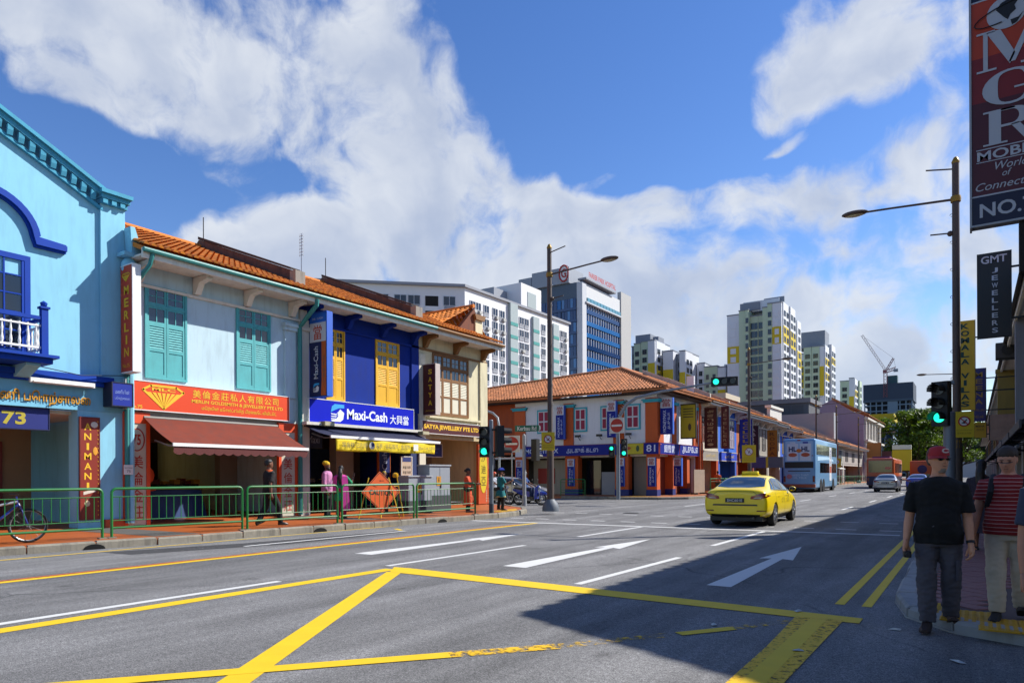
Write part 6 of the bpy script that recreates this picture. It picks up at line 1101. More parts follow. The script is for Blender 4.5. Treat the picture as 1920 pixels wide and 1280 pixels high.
obj('rear_window', MB().box(-1.1, 1.1, -.02, .02, 2.0, 2.5), BLACK, t); obj('engine_grille', MB().box(-.85, .85, -.015, .02, 1.72, 1.8), BLACK, t); text(t, 'NEED THAT', .1, 1.42, mat('#b5c8d8', .6), w=1.3, h=.16, y=-.012); text(t, 'HL MILK', .1, 1.2, mat('#b5c8d8', .6), w=1.0, h=.16, y=-.012); obj('red_print', MB().ball((-.75, -.012, 1.3), (.22, .004, .2), 10), mat('#b06a70', .6), t)
obj('rear_bumper', ev_mesh(MB().box(-1.24, 1.24, -.06, .2, .4, .68).mesh(), [('BEVEL', {'width': .05, 'segments': 3})]), mat('#9c4a28', .6), t, True); obj('marker_lamp', MB().box(-.12, .12, -.015, .02, 4.22, 4.32), mat('#a0301c', .4), t)
for s in (-1, 1): obj('tail_lamp', MB().box(s*1.12-.08, s*1.12+.08, -.025, .02, .85, 1.35), mat('#5c100c', .2), t); obj('round_lamp', MB().lathe([(.06, 0), (.06, .03)], 12, (s*1.02, -.02, 3.0), axis='y'), mat('#7c2c20', .3), t)
for k in range(6): obj('upper_window', MB().box(1.23, 1.262, .5+k*1.85, 2.25+k*1.85, 3.1, 3.95), GB, t); obj('lower_window', MB().box(1.23, 1.262, 2.2+k*1.55, 3.65+k*1.55, 1.6, 2.45), GB, t) if k < 6 else None
pp = obj('side_print', MB().box(1.24, 1.266, 7.2, 8.4, .9, 3.9), mat('#c9ccd0', .6), t); obj('red_print', MB().box(1.24, 1.27, 7.3, 8.3, 1.6, 2.2), mat('#b0502c', .6), pp); text(pp, 'HL MILK', 7.8, 3.0, mat('#141c50', .6), w=1.4, h=.5, y=1.275, face='+x', rot=R(90)); obj('white_wave', MB().prism([(1.0, 2.6), (6.5, 2.75), (9.5, 2.6), (9.5, 2.8), (6.5, 3.0), (1.0, 2.95)], 1.24, 1.264, 'x'), mat('#a8c8dc', .6), t)
ORB = mat('#b8501c', .4, coat=.3); 
t = bus('single_deck_bus', 'orange and purple single deck bus seen from behind beside the far silver car', (-7.9, 79, 0), R(1), 12, 3.1, ORB, skirt=(mat('#2c1c3c', .5), 1.25)); obj('rear_window', MB().box(-1.05, 1.05, -.03, .02, 1.65, 2.85), GB, t); obj('route_number', MB().box(.45, .95, -.04, -.031, 1.95, 2.2), mat('#c46a50', .5), t); text(t, 'SBS Transit', .1, 1.05, mat('#a8a0b4', .6), w=1.2, h=.2, y=-.012); obj('roof_pod', MB().box(-.8, .8, 1, 4, 3.101, 3.3), mat('#5c3060', .6), t)
for s in (-1, 1): obj('tail_lamp', MB().box(s*1.1-.08, s*1.1+.08, -.025, .02, .75, 1.1), mat('#7c140c', .2), t)
for k in range(5): obj('side_window', MB().box(1.23, 1.262, 1+k*2.1, 2.9+k*2.1, 1.6, 2.6), GB, t)
t = bus('orange_bus', 'small orange bus with dark logo beyond the blue taxi', (-5.0, 92, 0), 0, 9, 3.0, mat('#bc5414', .45), 2.3); obj('logo', MB().ball((.1, -.02, 2.0), (.5, .02, .5), 10), mat('#2c1c50', .5), t); obj('rear_window', MB().box(-.9, .9, -.02, .02, 1.1, 1.45), GB, t)
for s in (-1, 1): obj('tail_lamp', MB().box(s*1.0-.07, s*1.0+.07, -.025, .02, .7, 1.0), mat('#7c140c', .2), t)
def motorcycle(label, loc, rz, col):
    t = thing('motorcycle', label, 'motorcycle', loc, rz, 'motorcycles waiting in the side street')
    for y in (-.62, .62):
        w = obj('wheel', MB().tube([(0, y+.27*math.cos(a), .3+.27*math.sin(a)) for a in [2*math.pi*i/24 for i in range(25)]], .045, 8), mat('#141414', .85), t, True); sp = MB()
        for i in range(5): a = i*1.257; sp.tube([(0, y, .3), (0, y+.25*math.cos(a), .3+.25*math.sin(a))], .015, 5)
        sp.lathe([(.06, -.05), (.06, .05)], 12, (0, y, .3), axis='x'); obj('rim', sp, STEEL, w)
    m = mat(col, .3, coat=.5); k = MB()
    k.loft([[(x, y, z) for x, y, z in q] for q in ([(-.1, -.9, .72), (.1, -.9, .72), (.1, -.9, .82), (-.1, -.9, .82)], [(-.14, -.4, .5), (.14, -.4, .5), (.14, -.4, .76), (-.14, -.4, .76)], [(-.13, .05, .4), (.13, .05, .4), (.12, .05, .68), (-.12, .05, .68)])]); k.loft([[(-.16, .3, .3), (.16, .3, .3), (.16, .36, .9), (-.16, .36, .9)], [(-.12, .42, .32), (.12, .42, .32), (.1, .5, .98), (-.1, .5, .98)]]); k.ball((0, .64, .58), (.09, .3, .1), 10)
    obj('fairing', k, m, t, True); obj('seat', MB().loft([[(-.12, -.85, .83), (.12, -.85, .83), (.1, -.85, .9), (-.1, -.85, .9)], [(-.15, -.4, .77), (.15, -.4, .77), (.13, -.4, .85), (-.13, -.4, .85)], [(-.1, .02, .7), (.1, .02, .7), (.08, .02, .76), (-.08, .02, .76)]]), BLACK, t, True)
    obj('engine', MB().box(-.14, .14, -.15, .2, .22, .42), mat('#4a4a4c', .5, .5), t); obj('fork', MB().tube([(-.07, .62, .3), (-.07, .45, .95)], .025).tube([(.07, .62, .3), (.07, .45, .95)], .025), STEEL, t); obj('handlebar', MB().tube([(-.33, .32, 1.05), (-.1, .42, 1.0), (.1, .42, 1.0), (.33, .32, 1.05)], .018), BLACK, t); obj('head_lamp', MB().ball((0, .53, .88), (.09, .06, .08), 10), mat('#c0c4c8', .1), t, True); obj('exhaust', MB().tube([(.15, .1, .25), (.17, -.7, .32)], .04), STEEL, t)
    for s in (-.3, .3): q = obj('mirror', MB().tube([(s, .33, 1.05), (s*1.1, .3, 1.22)], .008, 5).ball((s*1.15, .29, 1.26), (.06, .015, .04), 8), BLACK, t)
    return t
motorcycle('blue motorcycle nearest the street name pole', (-18.45, 28.9, 0), R(-82), '#12329c'); motorcycle('dark motorcycle carrying the rider with the orange helmet', (-19.9, 28.2, 0), R(-86), '#1c1d20')
# bicycle leaning at the left edge
t = thing('bicycle', 'bicycle with blue and silver frame parked on the walkway behind the railing', 'bicycle', (-16.15, 5.55, .15), R(-8)); TY = mat('#18181a', .8)
for y in (-.55, .5):
    w = obj('wheel', MB().tube([(0, y+.33*math.cos(a), .345+.33*math.sin(a)) for a in [2*math.pi*i/32 for i in range(33)]], .022, 8), TY, t, True); obj('rim', MB().tube([(0, y+.305*math.cos(a), .345+.305*math.sin(a)) for a in [2*math.pi*i/32 for i in range(33)]], .01, 6), STEEL, w, True); s = MB()
    for i in range(14): a = i*.449; s.tube([(.02 if i % 2 else -.02, y, .345), (0, y+.3*math.cos(a), .345+.3*math.sin(a))], .0025, 4)
    s.lathe([(.03, -.04), (.03, .04)], 10, (0, y, .345), axis='x'); obj('spokes', s, STEEL, w)
FB = mat('#1c2c7c', .35, coat=.4); obj('frame', MB().tube([(0, .34, .78), (0, -.12, .36)], .026).tube([(0, -.12, .36), (0, -.25, .82)], .022).tube([(0, -.12, .36), (0, -.55, .345)], .014), FB, t, True); obj('top_tube', MB().tube([(0, .32, .84), (0, -.22, .72)], .024), mat('#a8acb0', .35, .5), t, True); obj('seat_stay', MB().tube([(.02, -.22, .72), (.04, -.55, .345)], .012).tube([(-.02, -.22, .72), (-.04, -.55, .345)], .012), mat('#8c3a20', .4), t, True)
obj('fork', MB().tube([(.035, .5, .345), (.03, .37, .72), (0, .34, .8)], .015).tube([(-.035, .5, .345), (-.03, .37, .72), (0, .34, .8)], .015).tube([(0, .34, .72), (0, .3, .95)], .017), FB, t, True); obj('handlebar', MB().tube([(-.28, .26, .99), (-.08, .32, .98), (.08, .32, .98), (.28, .26, .99)], .013), BLACK, t, True); obj('saddle', MB().loft([[(-.09, -.4, .88), (.09, -.4, .88), (.08, -.4, .92), (-.08, -.4, .92)], [(-.03, -.12, .88), (.03, -.12, .88), (.025, -.12, .91), (-.025, -.12, .91)]]), BLACK, t, True); obj('crank', MB().lathe([(.09, -.008), (.09, .008)], 18, (.05, -.12, .36), axis='x').tube([(.07, -.12, .36), (.07, -.05, .22)], .012).tube([(-.07, -.12, .36), (-.07, -.19, .5)], .012), mat('#2c2c2e', .5, .4), t); obj('pedal', MB().box(.07, .16, -.09, -.01, .21, .23).box(-.16, -.07, -.23, -.15, .49, .51), BLACK, t)
# ================================================================ STREET FURNITURE
POSTM = mat('#4a3d36', .6, var=.1); GREYP = mat('#6f767e', .5, .3, var=.08, dirt=.1); BRASS = mat('#8c6c1c', .5, .3)
def lamp_post(label, loc, rz, sign=True, h=10.0):
    t = thing('lamp_post', label, 'lamp post', loc, rz, 'brown street lamp posts'); obj('base', MB().lathe([(.32, 0), (.32, .12), (.27, .3), (.17, .42), (.15, .45)], 16), mat('#5f666e', .6), t, True)
    obj('pole', MB().lathe([(.135, .45), (.13, 2.2), (.1, 2.6), (.095, 6), (.085, h-.1)], 14), POSTM, t, True); obj('finial', MB().lathe([(.09, h-.1), (.1, h-.05), (.05, h+.06), (.01, h+.09)], 12), BRASS, t, True); obj('collar', MB().lathe([(.12, h-1.16), (.13, h-1.08), (.12, h-1.0)], 12), BRASS, t, True); obj('collar', MB().lathe([(.12, 2.0), (.13, 2.1), (.125, 2.3)], 12), BRASS, t, True)
    a = obj('arm', MB().tube([(0, 0, h-1.08), (1.6, 0, h-.98), (2.2, 0, h-.95)], [.035, .03, .03], 8), POSTM, t, True); obj('lamp_head', MB().ball((2.5, 0, h-.93), (.36, .17, .085), 14), POSTM, a, True); obj('lens', MB().ball((2.5, 0, h-.965), (.28, .13, .065), 12), mat('#a8a48c', .3), a, True)
    obj('banner_arm', MB().tube([(0, 0, h-.25), (.7, 0, h-.12)], .02, 6), POSTM, t); obj('banner_arm', MB().tube([(0, 0, h-2.0), (.6, 0, h-1.95)], .02, 6), POSTM, t); obj('clamp', MB().ball((.13, 0, h-2.0), .08, 8), POSTM, t)
    for k in range(7): obj('fixing_ring', MB().tube([(.1+.035*math.cos(q), 0, h-1.5-k*.75+.035*math.sin(q)) for q in [math.pi*i/6 for i in range(13)]], .008, 5), STEEL, t)
    return t
def notice(label, loc, rz, w=.5, h=.68):
    """yellow notice with a red prohibition ring"""
    t = thing('notice_sign', label, 'sign', loc, rz, 'yellow prohibition notices'); Yb = mat('#c2a80c', .6); obj('plate', MB().box(-w/2, w/2, 0, .02, 0, h), Yb, t); obj('ring', MB().tube([(.14*w/.5*math.cos(q), -.008, h*.62+.14*w/.5*math.sin(q)) for q in [math.pi*i/14 for i in range(29)]], .016, 6), mat('#a02018', .6), t); obj('disc', MB().lathe([(.13*w/.5, 0), (.13*w/.5, .003)], 20, (0, -.004, h*.62), axis='y'), mat('#d0d0cc', .6), t)
    obj('bar', MB().box(-.13*w/.5, .13*w/.5, -.012, -.006, -.014, .014, MX.Translation((0, 0, h*.62)) @ MX.Rotation(R(45), 4, 'Y')), mat('#a02018', .6), t); obj('pictogram', MB().prism([(-.07, h*.55), (-.02, h*.6), (.05, h*.7), (.07, h*.68), (.02, h*.58), (.03, h*.53)], -.01, -.005), BLACK, t)
    text(t, 'NO JAYWALKING', 0, h*.27, mat('#6b5c10', .6), w=w*.8, h=.04, y=-.004); text(t, '请勿乱过马路', 0, h*.16, mat('#6b5c10', .6), w=w*.7, h=.05, y=-.004); return t
l1 = lamp_post('tall brown lamp post at the side street corner with yellow notice', (-13.25, 22.2, .13), 0); notice('yellow prohibition notice on the corner lamp post', (-13.25, 22.04, 2.42), R(25))
dup(l1, (-.37, 22.4, .08), R(180), 'tall brown lamp post on the right pavement behind the capped man'); notice('yellow prohibition notice on the right lamp post behind the signal', (-.2, 22.25, 2.45), R(5), .45, .7)
for i, (x, y, r_, l) in enumerate(((-12.75, 48, 0, 'brown lamp post in front of the orange brown shophouse'), (-14.3, 81, 0, 'brown lamp post rising behind the double decker bus'), (-14.4, 95, 0, 'brown lamp post at the middle of the lilac wall'), (-14.5, 116, 0, 'brown lamp post at the right end of the lilac wall'), (-14.6, 143, 0, 'far lamp post before the ornate white house'), (-.8, 62, R(180), 'far lamp post on the right pavement'))): dup(l1, (x, y, .12), r_, l)
notice('yellow prohibition notice on the lamp post above the taxi', (-12.72, 47.8, 2.3), R(10), .9, 1.2); notice('yellow prohibition notice on the lamp post beyond the bus', (-14.3, 94.8, 2.3), R(10), .9, 1.2)
SIGB = mat('#0f1011', .6)
GREENL = mat('#18d0a8', .3, var=0, emit=1.4); DIML = mat('#1c1416', .25)
def signal(parent, x, z, y=0, rz=0, lit=2, s=1.0, hood=.28, horiz=False, n=3):
    """signal head with hooded lenses; rz is the facing"""
    T = MX.Translation((x, y, z)) @ MX.Rotation(rz, 4, 'Z') @ (MX.Rotation(R(90), 4, 'Y') if horiz else MX.Identity(4)) @ MX.Scale(s, 4)
    h = .3*n; q = obj('signal_head', MB().box(-.16, .16, -.1, .12, 0, h+.06, T), SIGB, parent)
    for i in range(n):
        zc = .18+.3*i; l = n-1-i
        obj('lens', MB().lathe([(.105, -.125), (.105, -.1)], 18, (0, 0, zc), T, 'y'), GREENL if l == lit else DIML, q)
        hd = MB(); pts = [(.125*math.cos(a), .125*math.sin(a)) for a in [R(-20)+R(220)*k/12 for k in range(13)]]
        Th = T if not horiz else T @ MX.Translation((0, 0, zc)) @ MX.Rotation(R(-90), 4, 'Y') @ MX.Translation((0, 0, -zc))
        for a, b in zip(pts, pts[1:]): hd.add([(a[0], -.1, zc+a[1]), (b[0], -.1, zc+b[1]), (b[0], -.1-hood, zc+b[1]*1.0-.01), (a[0], -.1-hood*.85, zc+a[1]-.01)], [(0, 1, 2, 3)], Th)
        obj('hood', hd, SIGB, q)
    return q
def signal_post(label, loc, h=3.25, r=.075): t = thing('traffic_signal', label, 'traffic light', loc, 0); obj('pole', MB().lathe([(r, 0), (r, h)], 14), GREYP, t, True); obj('cap', MB().ball((0, 0, h), (r, r, .04), 12), GREYP, t, True); obj('sleeve', MB().lathe([(r+.012, .0), (r+.012, .35)], 14), mat('#3c4046', .6), t, True); return t
t = signal_post('grey signal post with green light beside the maroon jewellery fascia', (-13.95, 19.35, .145)); signal(t, -.27, 1.98, 0, R(25), 2, 1.12); signal(t, .34, 1.98, .05, R(140), -1, 1.12); obj('arm', MB().box(-.3, .3, -.03, .03, 2.1, 2.16), SIGB, t); obj('arm', MB().box(-.3, .3, -.03, .03, 2.9, 2.96), SIGB, t)
t = signal_post('nearest signal with green light beside the right lamp post', (-.45, 18.5, .1), 2.75, .12); signal(t, -.15, 2.45, -.1, R(-20), 2, 1.05, .34); obj('bracket', MB().box(-.1, .1, -.05, .1, 3.4, 3.48), GREYP, t)
t = thing('mast_arm_signal', 'curved grey mast arm holding a horizontal green signal over the road', 'traffic light', (-16.15, 34.3, .14), 0); MA = mat('#7c838a', .5, .3)
obj('mast', MB().tube([(0, 0, 0), (0, 0, 3.9), (.12, 0, 4.6), (.5, 0, 5.15), (1.1, 0, 5.5), (2.5, .1, 5.75), (5.2, .2, 6.0)], [.11, .1, .1, .09, .085, .07, .055], 12), MA, t, True); g = MB()
for k in range(9): a = R(10+k*9); g.lathe([(.03, -.1), (.03, .1)], 8, (.62-.55*math.cos(a), 0, 4.35+.95*math.sin(a)*1.1), axis='y')
obj('light_hole', g, DARK, t); signal(t, 5.15, 6.02, .1, R(10), 2, 1.35, .1, True); signal(t, -.32, 2.35, -.1, R(15), 0, .95, .2, False, 2); signal(t, .42, 2.35, -.1, R(15), 2, 1.0, .2)
def noentry(t, z, s, y=-.03):
    obj('plate', MB().box(-s/2, s/2, y, y+.02, z-s/2, z+s/2), mat('#b8b8b4', .6), t); obj('red_disc', MB().lathe([(s*.44, 0), (s*.44, .004)], 28, (0, y-.006, z), axis='y'), mat('#9c1c14', .55), t); obj('white_bar', MB().box(-s*.36, s*.36, y-.012, y-.007, z-s*.06, z+s*.06), mat('#c9c9c4', .6), t)
noentry(t, 4.05, .85, -.14)
t = thing('no_entry_sign', 'square no entry sign on a thin pole behind the teal dressed woman', 'sign', (-19.6, 29.0, .0), R(20)); obj('pole', MB().tube([(0, 0, 0), (0, 0, 3.5)], .03, 8), STEEL, t, True); noentry(t, 3.1, .85, -.06)
t = thing('street_name_sign', 'green street name plate reading Kerbau Rd on a pale pole', 'sign', (-18.2, 28.0, .0), R(20)); obj('pole', MB().lathe([(.12, 0), (.11, .5), (.09, .52), (.085, 3.4)], 12), mat('#8c8f92', .6), t, True); obj('pole_cap', MB().ball((0, 0, 3.4), (.085, .085, .12), 10), mat('#8c8f92', .6), t, True)
obj('plate', MB().prism([(-.45, 3.63), (.72, 3.63), (.8, 3.7), (.8, 3.86), (.72, 3.93), (-.45, 3.93)], -.03, .0), mat('#0f5f4a', .5), t); obj('plate_edge', MB().prism([(.725, 3.62), (.81, 3.7), (.81, 3.87), (.725, 3.945), (.76, 3.87), (.76, 3.7)], -.035, .005), mat('#b8c4c0', .5), t); text(t, 'Kerbau Rd', .15, 3.78, mat('#c9d4d0', .5), w=.95, h=.2, y=-.036, bold=.015); signal(t, .55, 2.2, .1, R(150), -1, 1.1)
t = thing('street_lamp', 'slender curved street lamp in the side street', 'lamp post', (-23.2, 33, 0), 0); obj('pole', MB().tube([(0, 0, 0), (0, 0, 4.4), (-.1, 0, 4.9), (-.45, 0, 5.2), (-1.2, 0, 5.45)], .07, 8), mat('#8c9296', .5, .3), t, True); obj('lamp_head', MB().ball((-1.4, 0, 5.47), (.28, .1, .07), 10), mat('#b0b4b8', .5), t, True)
# caution sign on its yellow trestle
t = thing('caution_sign', 'orange diamond caution sign leaning on a yellow folding trestle', 'sign', (-15.75, 15.75, .15), R(62)); YT = mat('#c09c10', .5); OD = mat('#d4560c', .5, var=.08)
d = obj('plate', MB().box(-.47, .47, -.012, .012, -.47, .47, MX.Translation((0, -.1, .82)) @ MX.Rotation(R(9), 4, 'Z') @ MX.Rotation(R(-8), 4, 'X') @ MX.Rotation(R(45), 4, 'Y')), OD, t); q = MB(); Tm = MX.Translation((0, -.1, .82)) @ MX.Rotation(R(9), 4, 'Z') @ MX.Rotation(R(-8), 4, 'X') @ MX.Rotation(R(45), 4, 'Y')
for a in ((-.45, .45, -.45, -.435), (-.45, .45, .435, .45), (-.45, -.435, -.435, .435), (.435, .45, -.435, .435)): q.box(a[0], a[1], -.016, -.0125, a[2], a[3], Tm)
obj('border', q, BLACK, d); tx = text(d, 'CAUTION', 0, 0, BLACK, w=.82, h=.17, y=0, bold=.03); tx.matrix_local = MX.Translation((0, -.1, .80)) @ MX.Rotation(R(9), 4, 'Z') @ MX.Rotation(R(-8), 4, 'X') @ MX.Rotation(R(4), 4, 'Y') @ MX.Translation((0, -.018, 0))
aw = obj('arrow', MB().prism([(-.08, 1.18), (-.03, 1.205), (-.03, 1.188), (.08, 1.19), (.08, 1.172), (-.03, 1.17), (-.03, 1.155)], -.165, -.158), BLACK, d)
for x0, x1, y0, y1 in ((-.75, -.35, -.2, .05), (.5, .3, -.45, .05), (.85, .6, .2, .1), (-.05, .1, -.25, .1)): obj('trestle_leg', MB().tube([(x0, y0, 0), (x1, y1, 1.28 if abs(x0) > .4 else .5)], .02, 6), YT, t)
obj('trestle_bar', MB().tube([(-.35, .05, 1.0), (.62, .1, 1.0)], .02, 6).tube([(.0, -.2, .3), (.8, .15, .3)], .018, 6), YT, t); obj('warning_lamp', MB().lathe([(.08, 0), (.1, .05), (.09, .12), (.03, .16)], 12, (.55, .1, 1.28)), mat('#c2900c', .3), t, True)
# electrical cabinets
CG = mat('#8c949c', .6, var=.06, dirt=.12); CD = mat('#3c4246', .8, dirt=.2)
def cabinet(label, loc, w, h, d, base): 
    t = thing('electrical_cabinet', label, 'cabinet', loc, RZ+R(-6)); obj('plinth', MB().box(-.03, w+.03, -.03, d, 0, base), CD, t); obj('box', MB().box(0, w, 0, d, base+.001, h-.05), CG, t); obj('lid', MB().box(-.04, w+.04, -.04, d+.04, h-.049, h), mat('#a0a6ac', .6), t)
    obj('door_gap', MB().box(w/2-.006, w/2+.006, -.004, -.001, base+.05, h-.1), BLACK, t); p = obj('warning_plate', MB().box(w*.34, w*.55, -.01, -.001, h*.55, h*.75), mat('#c0861c', .6), t); obj('bolt_mark', MB().prism([(w*.43, h*.73), (w*.46, h*.73), (w*.445, h*.67), (w*.47, h*.67), (w*.42, h*.58), (w*.44, h*.645), (w*.415, h*.645)], -.014, -.011), BLACK, p); obj('handle', MB().box(w*.53, w*.55, -.03, -.001, h*.5, h*.58), BLACK, t); return t
cabinet('tall grey electrical cabinet on a dark plinth behind the railing', (-16.65, 19.2, .15), 1.05, 1.75, .65, .6); cabinet('low grey electrical cabinet left of the tall one', (-16.45, 17.85, .15), 1.1, 1.35, .6, .45)
railing((-22.6, 39.2), (-20.8, 39.2), 'green railing section before the corner house left of its glass door', 'green railings by the far corner', .14); railing((-14.3, 44.4), (-14.25, 47.2), 'green railing section at the corner house street front', 'green railings by the far corner', .14, pitch=.3); railing((-14.25, 47.35), (-14.2, 50.2), 'green railing section beyond the corner house behind the taxi', 'green railings by the far corner', .14, pitch=.3)
for k in range(6): railing((-14.1, 84+k*6.1), (-14.1, 90+k*6.1), 'far green railing, %s past the double decker bus' % ['first', 'second', 'third', 'fourth', 'fifth', 'sixth'][k], 'far green railings beyond the bus', .14, pitch=.5)
t = thing('utility_box', 'white meter label on the blue downpipe beside number 73', 'sign', (-18.72, 9.38, 1.55), RZ); obj('plate', MB().box(-.12, .12, -.02, .0, 0, .26), WHITE, t); text(t, 'NO PARKING', 0, .18, BLACK, w=.2, h=.03, y=-.024); text(t, '75', 0, .09, BLACK, w=.1, h=.06, y=-.024)
t = thing('a_board', 'beige advertisement board standing at the street front of the corner house', 'sign', (-15.8, 45.6, .14), RZ); obj('panel', MB().box(0, 2.2, 0, .08, .1, 1.7), mat('#8c7a68', .7, var=.3, scale=3), t); obj('foot', MB().box(.1, .2, -.2, .3, 0, .1).box(2.0, 2.1, -.2, .3, 0, .1), BLACK, t)
# ================================================================ PEOPLE
SKIN1 = mat('#a8745a', .6, var=.08, scale=12); SKIN2 = mat('#8c5c46', .6, var=.08, scale=12); SKIN3 = mat('#6b4430', .6, var=.08, scale=12); HAIRB = mat('#15100e', .55, var=.2, scale=30)
def stripes(c1, c2, n):
    m = bpy.data.materials.new('striped_cloth'); m.use_nodes = True; nt = m.node_tree; N = nt.nodes.new; L = nt.links.new; p = nt.nodes['Principled BSDF']; tc = N('ShaderNodeTexCoord'); w = N('ShaderNodeTexWave'); w.bands_direction = 'Z'; w.inputs['Scale'].default_value = n; w.inputs['Distortion'].default_value = .6
    w.inputs['Detail'].default_value = 1; L(tc.outputs['Object'], w.inputs[0]); r = N('ShaderNodeMapRange'); L(w.outputs['Fac'], r.inputs[0]); r.inputs[1].default_value = .93; r.inputs[2].default_value = .97; x = N('ShaderNodeMix'); x.data_type = 'RGBA'; L(r.outputs[0], x.inputs[0]); x.inputs[6].default_value = (*lin(c1), 1); x.inputs[7].default_value = (*lin(c2), 1); L(x.outputs[2], p.inputs['Base Color']); p.inputs['Roughness'].default_value = .85; return m
def cloth_noise(me, amp, sc, seed=0):
    """uneven folds: push the surface in and out along its normals"""
    me.update(); N = [v.normal.copy() for v in me.vertices]; C_ = [v.co.copy() for v in me.vertices]; out = []
    for c, n in zip(C_, N):
        q = c*sc+V((seed, 0, 0)); c = c+n*(noise.noise(V((q.x, q.y, q.z*.55)))+.6*noise.noise(V((q.x*2.1, q.y*2.1, q.z*3.2))))*amp; out += [c.x, c.y, c.z]
    me.vertices.foreach_set('co', out); me.update()
def remesh(mb, vox, it=3): m = mb.mesh(); fix(m); return ev_mesh(m, [('REMESH', {'mode': 'VOXEL', 'voxel_size': vox}), ('SMOOTH', {'factor': .5, 'iterations': it})])
def hand(mb, w, d, palm, side, h, curl=.5):
    """palm and five bent fingers from the wrist w along d; palm is the palm's facing, side the thumb's side"""
    d = V(d).normalized(); n = V(palm); n = (n-d*n.dot(d)).normalized(); s = d.cross(n)*side; w = V(w)
    def sec(p, a, b): return [tuple(p+s*a*math.cos(q)+n*b*math.sin(q)) for q in [2*math.pi*i/10 for i in range(10)]]
    mb.loft([sec(w-d*.012*h, .017*h, .014*h), sec(w+d*.012*h, .021*h, .014*h), sec(w+d*.035*h, .025*h, .013*h), sec(w+d*.055*h, .0255*h, .011*h)])
    for k, (o, l) in enumerate(((.019, .042), (.0065, .048), (-.0065, .045), (-.0185, .035))):
        p = w+d*.052*h+s*o*h; dd = d.copy(); pts = [p-d*.008*h, p]
        for j in range(3):
            a = curl*(.7+.25*j); dd = (dd*math.cos(a)+n*math.sin(a)).normalized() if False else (MX.Rotation(a, 3, d.cross(n)) @ dd); p = p+dd*l*h*(.42, .32, .26)[j]; pts.append(p.copy())
        mb.tube(pts, [.0062*h, .0062*h, .0058*h, .0054*h, .004*h], 7)
    p = w+d*.014*h+s*.018*h; dd = (d*.75+s*.6+n*.35).normalized(); q = p+dd*.026*h; e = q+(d*.95+s*.15+n*.3).normalized()*.022*h; mb.tube([p-dd*.01*h, p, q, e], [.0085*h, .0078*h, .0066*h, .0048*h], 7)
WRIST = {}
